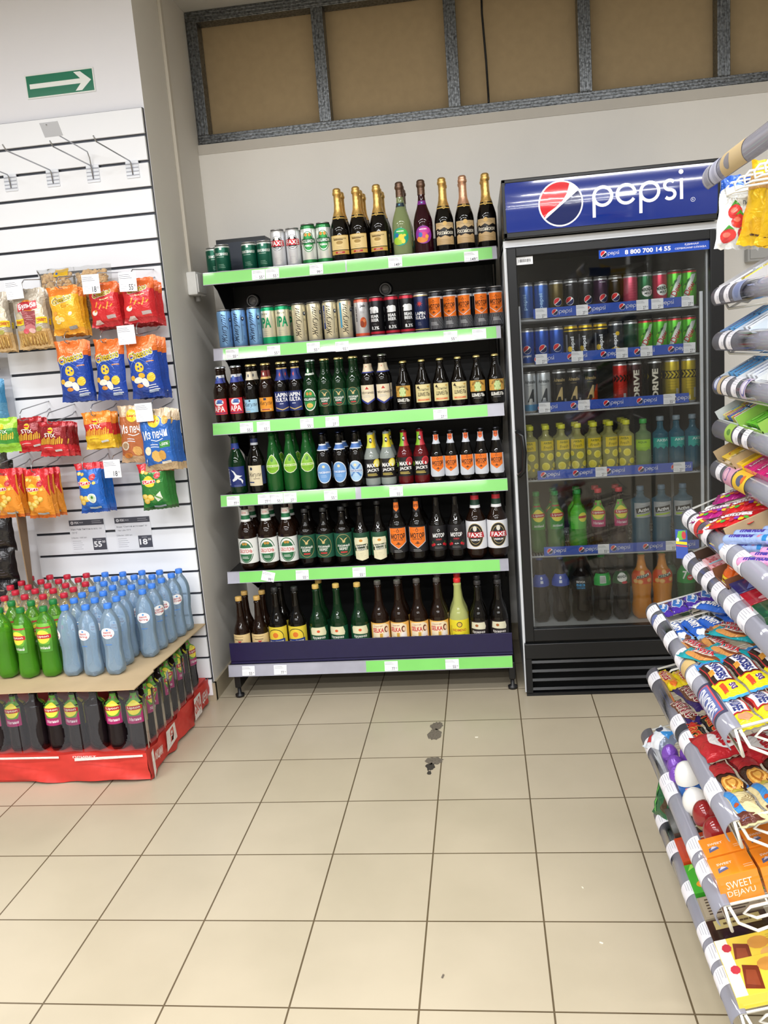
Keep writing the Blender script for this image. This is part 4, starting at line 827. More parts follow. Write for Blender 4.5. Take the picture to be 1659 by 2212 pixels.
bag('bulba', 'snack_bag', 'grey and pink potato stick bag', 'bag', .138, .23, .05, [(.3, '#c9a877'), (1, '#b3a898')],
    R(-.06, .06, -.11, -.052, '#b58c4e') + [q for k in range(26) for q in stroke([(-.055+.0043*k, -.1+.006*math.sin(k*2.1)), (-.05+.0043*k+.006*math.sin(k*1.7), -.065+.006*math.cos(k))], .0028, ['#e2c07a', '#d6ab5a', '#9c6b32'][k % 3])] + El(.035, .03, .026, .03, '#d9cdb4') + El(-.045, .0, .016, .024, '#d0c2a6') + El(.045, -.005, .018, .02, '#e4dac4') + El(0, .05, .03, .022, '#e0882a') + P([(-.042, .03), (.042, .036), (.036, .068), (-.04, .062)], '#b52530') + T('Бульба', 0, .048, .072, .025, '#ffffff', .03, .12) + T('STICKS', .004, .022, .036, .008, '#f0e0c8', .01, .1) + P([(-.03, .03), (.03, .03), (.02, -.03), (-.022, -.03)], '#9a4a4e') + lines(0, .01, .03, 3, .007, '#f2dcd8') + R(-.066, -.026, -.022, .002, '#f0d22a') + R(.026, .066, -.022, .002, '#f0d22a') + T('ПРИВЕТ', -.046, -.01, .034, .012, '#c2262c', .03) + T('ПРИВЕТ', .046, -.01, .034, .012, '#c2262c', .03) + El(0, -.035, .022, .014, '#c9777a') + El(-.02, -.048, .012, .01, '#d65a66') + El(.006, -.046, .014, .01, '#e6b8b4') + El(.034, -.042, .012, .009, '#a8a04e'))
bag('chyel', 'snack_bag', 'yellow and orange corn snack bag', 'bag', .13, .185, .055, [(.12, '#e39a2a'), (.82, '#eeb42c'), (1, '#e8822c')],
    cheetos(.042) + T('Corn', .014, .018, .04, .011, '#c9922a', .0, .15) + chips(-.02, -.035, .011, 3, '#f2e2b0') + El(.03, -.015, .008, .007, '#f6ecd0') + El(-.035, -.01, .01, .008, '#e8a040') + R(.01, .045, -.075, -.062, '#9a9a9a'))
bag('chred', 'snack_bag', 'red and orange corn snack bag', 'bag', .13, .17, .05, [(.1, '#b3202a'), (.74, '#cf2a30'), (1, '#e2682c')],
    cheetos(.042, .08) + T('Кетчуп', .012, .02, .04, .009, '#f2d0a0', .0, .15) + [q for k in range(5) for q in stroke([(-.03+.016*k, -.01-.007*(k % 2)), (-.022+.016*k, .008-.01*(k % 3))], .006, '#ea9a3a')] + El(-.035, -.03, .013, .01, '#f0e8e0') + El(-.03, -.024, .006, .005, '#e08a3a') + R(.012, .05, -.055, -.042, '#b9a8a8') + P([(-.05, -.075), (-.01, -.075), (-.02, -.06), (-.04, -.058)], '#efe0dc'))
bag('chblue', 'snack_bag', 'blue and orange cheese snack bag', 'bag', .132, .24, .055, [(.1, '#1d3f94'), (.76, '#2247a6'), (1, '#e2712c')],
    P([(-.062, .062), (-.03, .07), (.06, .062), (.06, .06), (-.062, .04)], '#e2712c') + cheetos(.052, .105) + El(-.012, .0, .019, .019, '#e9c23a', 20) + [q for i in range(3) for q in El(-.012+.009*math.cos(i*2.1), .002+.009*math.sin(i*2.1), .004, .0045, '#2247a6', 8)] + stroke(arcp(-.01, -.01, .042, 20, 190, 16), .0012, '#8fb0e6') + El(.034, -.042, .017, .018, '#e9c23a') + El(-.022, -.05, .02, .012, '#f1ead8') + El(-.004, -.032, .014, .01, '#e4b03a') + El(-.045, -.038, .01, .01, '#e4b03a') + El(.006, -.06, .014, .018, '#f4f0ea') + El(-.02, -.072, .014, .008, '#d88a3a') + T('СЫР', .038, .02, .028, .008, '#e9923a') + lines(.034, -.072, .044, 3, .009, '#e6ecf8', .003) + R(.01, .05, -.1, -.092, '#9fb0cc'))
bag('sgreen', 'snack_bag', 'bright green potato stick bag', 'bag', .125, .14, .04, [(.25, '#8fc83a'), (.7, '#3c8f36'), (1, '#9fd23c')], El(0, .035, .012, .011, '#f2d23a') + T('STIX', 0, .015, .05, .014, '#f4f4e8', .02) + [q for k in range(12) for q in stroke([(-.045+.008*k, -.018), (-.043+.008*k, .002+.003*(k % 3))], .004, '#e9c23a')] + lines(0, -.035, .05, 2, .008, '#d8ecb0'))
def stix(c1, c2): return El(.002, .035, .013, .012, '#f2d23a') + P([(-.014, .032), (.018, .034), (.018, .04), (-.014, .038)], '#d2222c') + T('STIX', 0, .016, .052, .016, '#f8efe8', .02) + [q for k in range(13) for q in stroke([(-.048+.008*k, -.02), (-.046+.008*k, .0+.004*(k % 3))], .0045, '#efb93a')] + P([(-.058, -.022), (.058, -.022), (.058, -.045), (-.058, -.045)], c1) + lines(-.01, -.034, .05, 1, .008, c2, .003) + R(.012, .045, -.05, -.042, '#d8d8d8')
bag('sred', 'snack_bag', 'dark red potato stick bag', 'bag', .125, .14, .042, [(.3, '#c8242e'), (.85, '#8c1b22'), (1, '#b0202a')], stix('#d22a34', '#f0b8b8'))
bag('sora', 'snack_bag', 'orange and red potato stick bag', 'bag', .125, .148, .042, [(.35, '#e3b52a'), (.7, '#c8302c'), (1, '#e88a2c')], stix('#e8c02e', '#b8862a'))
def pech(): return El(.0, .075, .026, .025, '#f2d23a') + T("Lay's", 0, .075, .042, .013, '#d2222c', .03, .1) + T('Из печи', .0, .025, .106, .036, '#ffffff', .015, .08, .2) + stroke([(-.02, .0), (.0, -.004), (.03, .004)], .003, '#ffffff') + lines(-.005, -.018, .04, 2, .009, '#e8e8f0', .003)
bag('pechb', 'snack_bag', 'tan and terracotta baked chip bag', 'bag', .13, .23, .045, [(.12, '#c9a683'), (.8, '#b5683f'), (1, '#c4a88a')], pech() + El(-.035, -.045, .018, .018, '#d8c8b4') + El(-.035, -.045, .012, .012, '#a88a6a') + El(.015, -.065, .022, .02, '#dca860', 8) + El(-.03, -.085, .02, .012, '#d2803a'))
bag('pechl', 'snack_bag', 'tan and blue baked chip bag', 'bag', .135, .245, .045, [(.14, '#b59b78'), (.8, '#2a5fae'), (1, '#c9b294')], P([(-.06, .075), (.02, .095), (.06, .05), (.06, -.09), (-.06, -.1)], '#2864b8') + pech() + El(.045, .075, .014, .018, '#d8aa5a', 8) + R(.014, .056, -.032, -.006, '#3f8f46') + T('-50%', .034, -.018, .032, .011, '#ffffff', .01) + El(-.038, -.04, .014, .017, '#ece2c8') + El(-.005, -.065, .022, .024, '#d9ae5e', 8) + El(.02, -.06, .016, .02, '#cd9a4a', 8) + R(.01, .05, -.096, -.086, '#d6cbb8'))
def lay(c): return lays(-.012, .022, .024) + El(.026, .045, .013, .013, '#c9303a') + lines(.026, .047, .014, 2, .005, '#f6e0e0') + chips(-.03, .058, .009, 2) + chips(.02, .02, .008, 1) + chips(-.03, -.045, .014, 4) + R(-.01, .04, -.086, -.078, '#b8c4cc')
bag('lora', 'snack_bag', 'orange chip bag with red corner', 'bag', .115, .205, .05, [(.08, '#c9641e'), (.85, '#e8922c'), (1, '#d2262e')], P([(.02, .08), (.055, .08), (.055, -.01), (.046, .02)], '#d2262e') + lay('#e8922c') + chips(.005, -.02, .013, 4))
bag('lblue', 'snack_bag', 'blue chip bag with red top', 'bag', .115, .205, .05, [(.08, '#1a4aa0'), (.86, '#2465c2'), (1, '#cc2530')], lay('#2465c2') + El(.012, -.04, .02, .02, '#eef2ec') + El(.012, -.04, .016, .016, '#cfe0c4') + El(.014, -.036, .006, .006, '#4f8a3a'))
bag('lgreen', 'snack_bag', 'green chip bag with red top', 'bag', .118, .19, .05, [(.08, '#1d4a20'), (.82, '#2e7a34'), (1, '#cf2630')], lay('#2e7a34') + P([(.0, -.04), (.03, -.02), (.036, -.05), (.01, -.06)], '#dfe8d8') + stroke([(0, -.03), (.03, -.05)], .006, '#5fa04a'))
def stack(key, x, z, n, y0=.055, dy=.034, label_tail='', rot=0, group='', tail2=''):
    for j in range(n):
        kd = B[key]
        lab = kd.desc + ((', front one' if n > 1 else '') if j == 0 else ', %s from the front' % ORD[j]) + label_tail
        o = kd.put((x+random.uniform(-.004, .004), y0+dy*j, z-.004*j), 0, lab, group)
        o.rotation_euler = (random.uniform(-.04, .04), random.uniform(-.05, .05)+rot, random.uniform(-.12, .1))
g1 = 'snack bags on the slatwall'
stack('bulba', -1.527, 1.722, 2, group=g1, label_tail=' by the yellow bags')
stack('bulba', -1.70, 1.722, 2, y0=.08, group=g1, label_tail=' at the left picture edge')
stack('chyel', -1.384, 1.742, 3, group=g1); stack('chred', -1.223, 1.752, 3, y0=.07, group=g1, label_tail=', left hook'); stack('chred', -1.083, 1.755, 4, group=g1, label_tail=', right hook')
stack('chblue', -1.385, 1.506, 2, group=g1, label_tail=', left of three'); stack('chblue', -1.237, 1.5, 1, y0=.06, group=g1, label_tail=', middle of three'); stack('chblue', -1.088, 1.5, 3, group=g1, label_tail=', right of three')
stack('sgreen', -1.718, 1.272, 1, group=g1); stack('sred', -1.619, 1.266, 2, group=g1, label_tail=', left hook', y0=.075); stack('sred', -1.506, 1.244, 4, y0=.045, group=g1, label_tail=', right hook'); stack('sora', -1.319, 1.266, 3, group=g1)
stack('pechb', -1.176, 1.238, 1, y0=.075, group=g1); stack('pechl', -1.067, 1.212, 4, y0=.04, group=g1)
stack('lora', -1.745, 1.032, 3, group=g1, label_tail=', left hook'); stack('lora', -1.605, 1.024, 3, y0=.045, group=g1, label_tail=', right hook', dy=.045); stack('lblue', -1.387, 1.034, 4, group=g1)
stack('lgreen', -1.114, 1.024, 4, group=g1)
for x, z, n in [(-1.527, 1.86, 'hook holding the grey potato stick bags'), (-1.384, 1.86, 'hook holding the yellow snack bags'), (-1.223, 1.86, 'hook holding the left red snack bags'), (-1.083, 1.86, 'hook holding the right red snack bags'),
                (-1.385, 1.65, 'hook holding the left blue snack bags'), (-1.237, 1.64, 'hook holding the single blue snack bag'), (-1.088, 1.66, 'hook holding the right blue snack bags'),
                (-1.619, 1.36, 'hook holding the left dark red stick bags'), (-1.506, 1.34, 'hook holding the right dark red stick bags'), (-1.319, 1.36, 'hook holding the orange stick bags'), (-1.067, 1.36, 'hook holding the blue baked chip bags'),
                (-1.745, 1.15, 'hook holding the left orange chip bags'), (-1.605, 1.15, 'hook holding the right orange chip bags'), (-1.387, 1.15, 'hook holding the blue chip bags'), (-1.114, 1.14, 'hook holding the green chip bags'), (-1.262, 1.15, 'hook carrying only a price label beside the blue chip bags')]:
    hook(x, z, n, holder=False, plate=False)
for x, z, p, n in [(-1.559, 1.834, '', 'over the grey potato stick bags'), (-1.245, 1.828, '18', 'over the left red snack bags'), (-1.097, 1.824, '55', 'over the right red snack bags'), (-1.13, 1.627, '', 'over the right blue snack bags'), (-1.1, 1.325, '', 'over the blue baked chip bags'), (-1.262, 1.111, '18', 'beside the blue chip bags')]:
    o = price_tag(p, (x, .012, z), (0, random.uniform(-.03, .03), 0), 'white price label hanging ' + n, 'price labels on the slatwall hooks', seed=1, w_=.07, h_=.072)
# popcorn bags behind
pop_m = noisy(mat('popcorn', '#d8b27a', .7), 60, .25)
film_m = clear('thin_clear_film', '#f2f2f2', .05, 1.2, None, .2)
for k, (x, z) in enumerate([(-1.465, 1.80), (-1.31, 1.80)]):
    r0 = empty('popcorn_bag', (x, .185, z)); tag(r0, ['clear bag of popcorn with yellow label, behind the yellow bags', 'clear bag of popcorn behind the left red snack bags'][k], 'bag', 'clear popcorn bags on the slatwall')
    fr_, bk_ = pillow(.16, .24, .075, 0, 0, 'y', .01, .002, k)
    bm = bmesh.new(); rs = random.Random(k)
    for i in range(420):
        u, v = rs.uniform(-.07, .07), rs.uniform(-.11, .098); p = fr_(u*.95, v, 0); rr = rs.uniform(.006, .0105)
        bmesh.ops.create_icosphere(bm, subdivisions=1, radius=rr, matrix=Matrix.Translation((p.x, p.y, max(0, p.z-rr*1.2)*rs.uniform(.7, 1))))
    for f in bm.faces: f.smooth = True
    bmesh.ops.transform(bm, matrix=Matrix.Rotation(PI/2, 4, 'X'), verts=bm.verts)
    o = mk('popcorn', bm, pop_m, r0); o['kind'] = 'stuff'
    bm = bmesh.new()
    for fn in (fr_, bk_):
        g = [[bm.verts.new(fn(-.08+.16*i/10, -.12+.24*j/12, .001)) for i in range(11)] for j in range(13)]
        for j in range(12):
            for i in range(10): bm.faces.new((g[j][i], g[j][i+1], g[j+1][i+1], g[j+1][i])).smooth = True
    bmesh.ops.transform(bm, matrix=Matrix.Rotation(PI/2, 4, 'X'), verts=bm.verts); mk('film', bm, film_m, r0)
    if k == 0:
        bm = bmesh.new(); add_art(bm, R(.0, .06, .085, .115, '#e2b52a') + El(.012, .098, .005, .005, '#2a5fae') + lines(.03, .1, .03, 2, .008, '#b8862a'), fr_, su=.01, sv=.01, eps=.003)
        bmesh.ops.transform(bm, matrix=Matrix.Rotation(PI/2, 4, 'X'), verts=bm.verts); mk('label', bm, FILM, r0, recalc=False)
# posters
for k, (x, p, c, t1, t2) in enumerate([(-1.53, '55', '00', 'Нап.Чай Липтон в асс. 1л', 'ПЭТ'), (-1.32, '18', '30', 'Вода "Святой источник" б/', 'газ 1,0л. ПЭТ')]):
    bm = bmesh.new(); box(bm, -.082, .082, -.0012, 0, -.073, .073); colfaces(bm, '#e9ebf2')
    add_art(bm, R(-.08, .08, .047, .072, '#4a4c58') + El(-.066, .06, .007, .007, '#e8e8ee') + T('F', -.066, .06, .005, .008, '#4a4c58', .03) + T('FIX', -.045, .06, .02, .01, '#e8e8ee', .03) + T('PRICE', -.024, .06, .018, .005, '#c8c8d0') + lines(.05, .064, .05, 2, .008, '#c8c8d0', .0015)
            + T(t1, -.004, .031, .14, .008, '#6a6c78', .01) + T(t2, -.06 if k == 0 else -.04, .015, .024 if k == 0 else .06, .008, '#6a6c78', .01) + T('Объем: 1000 мл', -.043, -.007, .07, .007, '#7a7c88', .0) + lines(-.05, -.022, .05, 5, .009, '#9a9ca8', .0014)
            + R(.018, .08, -.066, -.012, '#4a4c58') + T(p, .04, -.04, .036, .026, '#f4f4f8', .03) + T(c, .068, -.03, .014, .01, '#f4f4f8', .01) + lines(.05, -.02, .03, 1, .004, '#c8c8d0', .0015), flatmap((0, -.0012, 0)), eps=.0003, lay=.0002)
    o = mk('price_poster', bm, PAPER, recalc=False); o.location = (x, YS-.001, .794)
    tag(o, ['paper price notice reading 55 on the lower slatwall', 'paper price notice reading 18 on the lower slatwall'][k], 'price notice', 'paper price notices on the slatwall')
# left edge: other goods next to the slatwall
bag('dark', 'snack_bag', 'black snack bag', 'bag', .15, .17, .06, [(1, '#17151a')], lines(0, -.02, .08, 3, .012, '#55505a', .003) + El(0, .03, .03, .02, '#2a262c') + T('КРИСПИ', 0, .03, .05, .012, '#8a8078'))
bag('grey', 'snack_bag', 'grey foil snack bag', 'bag', .14, .12, .05, [(1, '#4a4a46')], lines(0, 0, .08, 2, .012, '#6a6a62', .004))
bag('pouch', 'snack_bag', 'blue wipes pouch', 'bag', .15, .2, .07, [(.5, '#5f9cc0'), (1, '#3f84ae')], R(-.05, .05, -.05, -.01, '#1c2026') + T('ВЛАЖНЫЕ', 0, -.03, .07, .014, '#dfe8ee') + El(0, .03, .04, .02, '#9cc4da'))
for i, (kk, x, y, z, lab) in enumerate([('grey', -1.83, .12, 1.16, 'grey foil snack bag, upper one left of the slatwall'), ('grey', -1.84, .17, 1.10, 'grey foil snack bag behind the upper grey one'), ('pouch', -1.845, .2, 1.40, 'blue wipes pouch hanging left of the slatwall'), ('grey', -1.85, .2, 1.6, 'grey foil bag above the blue pouch at the left edge'),
                                     ('dark', -1.86, .12, .86, 'black snack bag above the other two at the left edge'), ('dark', -1.87, .12, .72, 'middle one of the black snack bags at the left edge'), ('dark', -1.88, .12, .58, 'lowest black snack bag, beside the cardboard flap')]):
    B[kk].put((x, y, z), 0, lab, 'bags left of the slatwall')
cardm = noisy(mat('brown_cardboard', '#b39a78', .8, 0, .2), 12, .06, .1, 90)
bm = bmesh.new(); bm2 = bmesh.new()
v = [(-1.77, .2, .98), (-1.72, .04, .97), (-1.70, .02, .4), (-1.80, .2, .4)]
for e in (0, .004):
    bm2.faces.new([bm2.verts.new((x+e, y, z)) for x, y, z in v])
bm.free(); bmesh.ops.bridge_loops(bm2, edges=bm2.edges[:])
tag(mk('cardboard_flap', bm2, mat('dark_brown_cardboard', '#8a6f50', .8)), 'brown cardboard sheet standing at the left edge of the slatwall', 'cardboard')

# ------------------------------------------------------------ pallet of bottled drinks
PX1, PY0, PY1, PZ, CZ = -1.068, -.452, .255, .12, .372
red_m = noisy(mat('red_printed_wrap', '#cc3a32', .45, 0, .4), 9, .12, .35, 25)
pal = empty('display_base', (-1.5, -.1, 0)); tag(pal, 'low display base wrapped in crumpled red and white printed film', 'display base')
bm = bmesh.new(); rs = random.Random(3)
def wrapline(n, p0, p1, z0, z1, nrm, sag):
    rows_ = []
    for j in range(6):
        row_ = []
        for i in range(n+1):
            t = i/n; p = Vector(p0).lerp(Vector(p1), t); z = z0+(z1-z0)*j/5
            d = .006*math.sin(t*23+j)+.004*math.sin(t*41+2*j) + (0.012*math.exp(-((t-sag)/.12)**2)*(1-j/5))
            row_.append(bm.verts.new((p.x+nrm[0]*d, p.y+nrm[1]*d, z + (.012*abs(math.sin(t*9)) if j == 0 else 0))))
        rows_.append(row_)
    for j in range(5):
        for i in range(n): bm.faces.new((rows_[j][i], rows_[j][i+1], rows_[j+1][i+1], rows_[j+1][i])).smooth = True
ox, oy = 1.5, .1
wrapline(40, (-2.2+ox, PY0+oy, 0), (PX1+ox, PY0+oy, 0), .003, PZ-.004, (0, -1), .8)
wrapline(36, (PX1+ox, PY0+oy, 0), (PX1+ox, PY1+oy, 0), .003, PZ-.004, (1, 0), .55)
box(bm, -2.2+ox, PX1+ox-.008, PY0+oy+.01, PY1+oy, .004, PZ-.002)
bmesh.ops.remove_doubles(bm, verts=bm.verts, dist=.0005)
mk('wrap', bm, red_m, pal)
bm = bmesh.new(); fm = flatmap((0, PY0+oy-.017, 0)); sm = flatmap((PX1+ox+.014, 0, 0), (0, 1, 0), (0, 0, 1), (1, 0, 0))
add_art(bm, R(-.5, .1, .108, .116, '#ece6e4') + P([(.16, .096), (.424, .108), (.424, .116), (.16, .108)], '#ece6e4') + T('ПРИВЕТ', .2, .112, .09, .008, '#ece6e4'), fm)
mk('front_print', bm, FILM, pal, recalc=False); bm = bmesh.new()
add_art(bm, P([(-.344, .11), (-.325, .118), (-.32, .03), (-.34, .0)], '#ece6e4') + T('АКЦИИ', -.28, .075, .075, .04, '#ece6e4', .03, -.1) + P([(-.2, .04), (-.09, .05), (-.1, .118), (-.19, .118)], '#ece6e4') + T('Я', -.14, .085, .04, .05, '#cc3a32', .04) + P([(.12, .02), (.21, .02), (.21, .112), (.13, .112)], '#ece6e4') + T('СКИД', .165, .066, .075, .06, '#cc3a32', .05, .2) + T('ЦЕНА', .265, .066, .075, .05, '#ece6e4', .03, 0), sm)
mk('side_print', bm, FILM, pal, recalc=False)
# lower layer: dark tea bottles in shrink film
TEA = mat('dark_raspberry_tea_pet', '#1c1417', .12, 0, .3, 0)
def lipt(c, cm, name, g='#5f9a3a'): return P([(-.03, .215), (.03, .215), (.034, .19), (.032, .11), (-.032, .11), (-.034, .19)], g) + P([(-.032, .16), (-.02, .135), (.02, .135), (.032, .16), (.032, .105), (-.032, .105)], c) + El(0, .165, .026, .026, '#f0e04a', 22) + P([(-.03, .158), (.03, .158), (.032, .165), (.03, .174), (-.03, .174), (-.032, .165)], '#b5202c') + T('Lipton', 0, .166, .046, .012, '#f4f0e0', .01) + T(cm, 0, .122, .044, .012, '#f4eef0', .005, 0, .2) + El(-.018, .2, .007, .006, c, 10) + El(.02, .198, .006, .006, c, 10)
shr = clear('shrink_film', '#eceef0', .09, 1.05, '#b4b6bc', .1)
kind('tea', 'tea_bottle', 'dark raspberry tea bottle in shrink film', 'bottle', bottle('tea_bottle', petprof(.038, .243, .72, .3, .05), TEA, lipt('#a82266', 'Малина', 'x') + R(.052, .078, .1, .2, '#b9b02a') + lines(.065, .19, .02, 9, .009, '#7a7418', .0014), None, ('screw', '#7a1830'), petal=.02))
def fil(vs_, axis): pass
n = 0
fx = [-1.108-.0785*i for i in range(9)]
for i, x in enumerate(fx):
    rz = [0, .15, 2.2, -.05, .1, 2.3, .1, 0, 2.1][i] if i else .25
    K['tea'].put((x, -.405, PZ), rz, 'dark raspberry tea bottle, %s from the right in the front row' % ORD[i], 'tea bottles in the lower layer'); n += 1
for j in range(1, 8):
    K['tea'].put((-1.108, -.405+.0765*j*1.04, PZ), [0, 1.45, .1, 1.7, .25, 1.5, -.1, 1.3][j], 'dark raspberry tea bottle, %s behind the front corner along the side' % ORD[j-1], 'tea bottles in the lower layer')
# shrink film over the packs: three packs at the front with a round hole torn in each
for pi, (xa, xb, ya, yb) in enumerate([(-1.305, -1.066, -.448, -.215), (-1.545, -1.311, -.448, -.215), (-1.785, -1.55, -.448, -.215)]):
    bm = bmesh.new(); xc = (xa+xb)/2
    def q(x, z): return bm.verts.new((x, ya-.002+.004*math.cos((x-xc)*80), z))
    nx_, nz_ = 64, 56
    g = [[q(xa+(xb-xa)*i/nx_, PZ+.004+(CZ-PZ-.02)*j/nz_) for i in range(nx_+1)] for j in range(nz_+1)]
    for j in range(nz_):
        for i in range(nx_):
            cx_ = xa+(xb-xa)*(i+.5)/nx_; cz_ = PZ+.004+(CZ-PZ-.02)*(j+.5)/nz_
            if ((cx_-xc)/.055)**2+((cz_-.2)/.075)**2 > 1 and not (abs(cx_-xc) < .04 and cz_ > .2): bm.faces.new((g[j][i], g[j][i+1], g[j+1][i+1], g[j+1][i])).smooth = True
    for v_ in [v_ for v_ in bm.verts if not v_.link_faces]: bm.verts.remove(v_)
    tag(mk('shrink_wrap', bm, shr), ['torn clear shrink film on the corner pack of tea', 'torn clear shrink film on the second tea pack from the corner', 'torn clear shrink film on the tea pack at the picture edge'][pi], 'shrink wrap', 'shrink film on the tea packs')
bm = bmesh.new()
g = [[bm.verts.new((-1.066+.003*math.cos(t*7*2*PI/.56), -.44+t, z)) for t in [k*.56/56 for k in range(57)]] for z in (PZ+.005, PZ+.12, CZ-.05)]
for a_, b_ in zip(g, g[1:]):
    for i in range(56): bm.faces.new((a_[i], a_[i+1], b_[i+1], b_[i])).smooth = True
tag(mk('shrink_wrap', bm, shr), 'clear shrink film along the right side of the tea packs', 'shrink wrap', 'shrink film on the tea packs')
# cardboard sheet on top
bm = bmesh.new(); rs = random.Random(5)
edge = [(-2.2, -.47), (-1.8, -.468), (-1.62, -.474), (-1.4, -.466), (-1.2, -.476), (-1.072, -.47), (-1.066, -.3), (-1.075, -.285), (-1.06, -.1), (-1.058, .05), (-1.045, .255), (-2.2, .255)]
for e in (0, .004): bm.faces.new([bm.verts.new((x, y, CZ-.005+e)) for x, y in edge])
bmesh.ops.bridge_loops(bm, edges=bm.edges[:])
tag(mk('cardboard_sheet', bm, noisy(mat('tan_cardboard', '#bda684', .8, 0, .2), 10, .05, .1, 80)), 'tan cardboard sheet between the two layers of bottles', 'cardboard')
# upper layer
wp = [(.022, 0), (.031, .004), (.0365, .014), (.037, .03), (.036, .045), (.0345, .06), (.033, .085), (.0325, .1), (.034, .12), (.0365, .14), (.037, .16), (.0368, .185), (.0345, .205), (.029, .222), (.021, .237), (.0145, .247), (.013, .252), (.0125, .268)]
WAT = clear('water_blue_pet', '#eaf4fd', .26, 1.45, '#c2e2ff', .5)
CLR = clear('clear_pet', '#f8f5f0', .10, 1.45, '#e4dcd0', .4)
GRNP = clear('green_tea_pet', '#cdeeaa', .22, 1.45, '#74cc3c', .5)
def water(eng): 
    a = El(0, .168, .0265, .021, '#f1f2f4', 26) + P([(-.004, .181), (.002, .185), (.007, .18), (.001, .177)], '#3a8ad0')
    a += (T('saint', .0, .172, .03, .009, '#b5303a', .02) + T('spring', 0, .16, .036, .01, '#b5303a', .02)) if eng else (T('святой', 0, .172, .034, .009, '#b5303a', .02) + T('источник', 0, .161, .044, .008, '#b5303a', .02))
    return a + R(-.014, .012, .122, .1245, '#4a8ae0')
kind('wat1', 'water_bottle', 'blue-capped clear water bottle', 'bottle', bottle('water_bottle', wp, WAT, water(True), None, ('screw', '#3f7fe0'), petal=.016))
kind('wat2', 'water_bottle', 'blue-capped clear water bottle', 'bottle', bottle('water_bottle', wp, WAT, water(False), None, ('screw', '#3f7fe0'), petal=.016))
kind('rc', 'tea_bottle', 'red-capped clear tea bottle', 'bottle', bottle('tea_bottle', wp, CLR, lipt('#c2a02a', 'Лимон', 'x', '#d8c23a'), None, ('screw', '#c02038'), petal=.016, fill=(clear('pale_tea', '#d8c078', .6), .19)))
kind('gt', 'tea_bottle', 'green-capped green tea bottle', 'bottle', bottle('tea_bottle', wp, GRNP, [p for p in lipt('#4f8f34', 'зелёный', 'x', '#6fb03a')] + R(-.034, .034, .197, .203, '#b5303a'), None, ('screw', '#1f7a3a'), petal=.016, fill=(clear('green_tea', '#d4ee8a', .25, 1.05, '#8acc3c', .4), .19)))
YR = [-.312, -.222, -.137, -.055, .022, .096, .168]
blue_x = [-1.207, -1.292, -1.379]
cnt = {}
def prow(key, xs, r, dx, first, desc, keys=None):
    for i, x in enumerate(xs):
        kk = keys[(i+r) % len(keys)] if keys else key
        rz = random.uniform(-.5, .9) if r else [.0, -.25, -1.1][i % 3]
        K[kk].put((x, YR[r]+(-.004 if i % 2 else .004), CZ), rz, '%s, %s from right in the %s row from the front' % (desc, ORD[i], ORD[r]), 'bottles in the upper layer')
b_d = 'blue-capped clear water bottle'; r_d = 'red-capped clear tea bottle'; g_d = 'green-capped green tea bottle'
wk = ['wat1', 'wat2']
prow('', [-1.207, -1.29, -1.377], 0, 0, 0, b_d, ['wat1'])
prow('', [-1.212, -1.296, -1.384], 1, 0, 0, b_d, wk)
prow('', [-1.142, -1.223, -1.304, -1.388], 2, 0, 0, b_d, ['wat2', 'wat2', 'wat1'])
prow('', [-1.136, -1.218, -1.301, -1.385], 3, 0, 0, b_d, wk)
prow('', [-1.125, -1.206, -1.288, -1.37], 4, 0, 0, b_d, ['wat2'])
prow('', [-1.11, -1.191, -1.273, -1.356, -1.438], 5, 0, 0, b_d, wk)
prow('', [-1.104, -1.186, -1.268, -1.351, -1.435], 6, 0, 0, b_d, ['wat2'])
prow('gt', [-1.462, -1.55, -1.64, -1.728], 0, 0, 0, g_d); prow('gt', [-1.47, -1.556, -1.642, -1.728], 1, 0, 0, g_d)
prow('rc', [-1.468, -1.552, -1.634, -1.716], 2, 0, 0, r_d); prow('rc', [-1.469, -1.552, -1.634, -1.716], 3, 0, 0, r_d)
prow('rc', [-1.454, -1.537, -1.62, -1.703, -1.787], 4, 0, 0, r_d); prow('rc', [-1.522, -1.606, -1.69, -1.774], 5, 0, 0, r_d); prow('rc', [-1.52, -1.604, -1.688, -1.772], 6, 0, 0, r_d)

# ------------------------------------------------------------ drinks cooler
CX0, CX1, CY, CB, CT = .338, 1.135, .223, .915, 2.085
co = empty('drinks_cooler', ((CX0+CX1)/2, (CY+CB)/2, 0)); tag(co, 'tall black glass-door drinks cooler with blue lit header', 'cooler')
CO = Vector(((CX0+CX1)/2, (CY+CB)/2, 0)); BO = []
def cobj(name, bm, m, parent=co, **k):
    bmesh.ops.transform(bm, matrix=Matrix.Translation(-CO), verts=bm.verts); return mk(name, bm, m, parent, **k)
whs = noisy(mat('white_cooler_side', '#dfe2e8', .35), 20, .02)
ins = noisy(mat('cooler_lining', '#3a3d40', .5), 12, .06); insw = noisy(mat('cooler_floor_white', '#d9dcdc', .4), 20, .03)
bm = bmesh.new()
box(bm, CX0, CX0+.035, CY+.05, CB, .01, 1.868, 0, .003); box(bm, CX1-.035, CX1, CY+.05, CB, .01, 1.868, 0, .003)
box(bm, CX0, CX1, CY+.05, CB, 1.845, 1.87); box(bm, CX0, CX1, CB-.03, CB, .01, 1.87)
cobj('cabinet', bm, whs)
bm = bmesh.new(); box(bm, CX0+.035, CX0+.039, CY+.052, CB-.03, .27, 1.845); box(bm, CX1-.039, CX1-.035, CY+.052, CB-.03, .27, 1.845); box(bm, CX0+.036, CX1-.036, CB-.036, CB-.03, .27, 1.845); box(bm, CX0+.036, CX1-.036, CY+.052, CB-.03, 1.84, 1.845)
cobj('lining', bm, ins)
bm = bmesh.new(); box(bm, CX0+.035, CX1-.035, CY+.048, CB-.03, .22, .272); cobj('cabinet_floor', bm, insw)
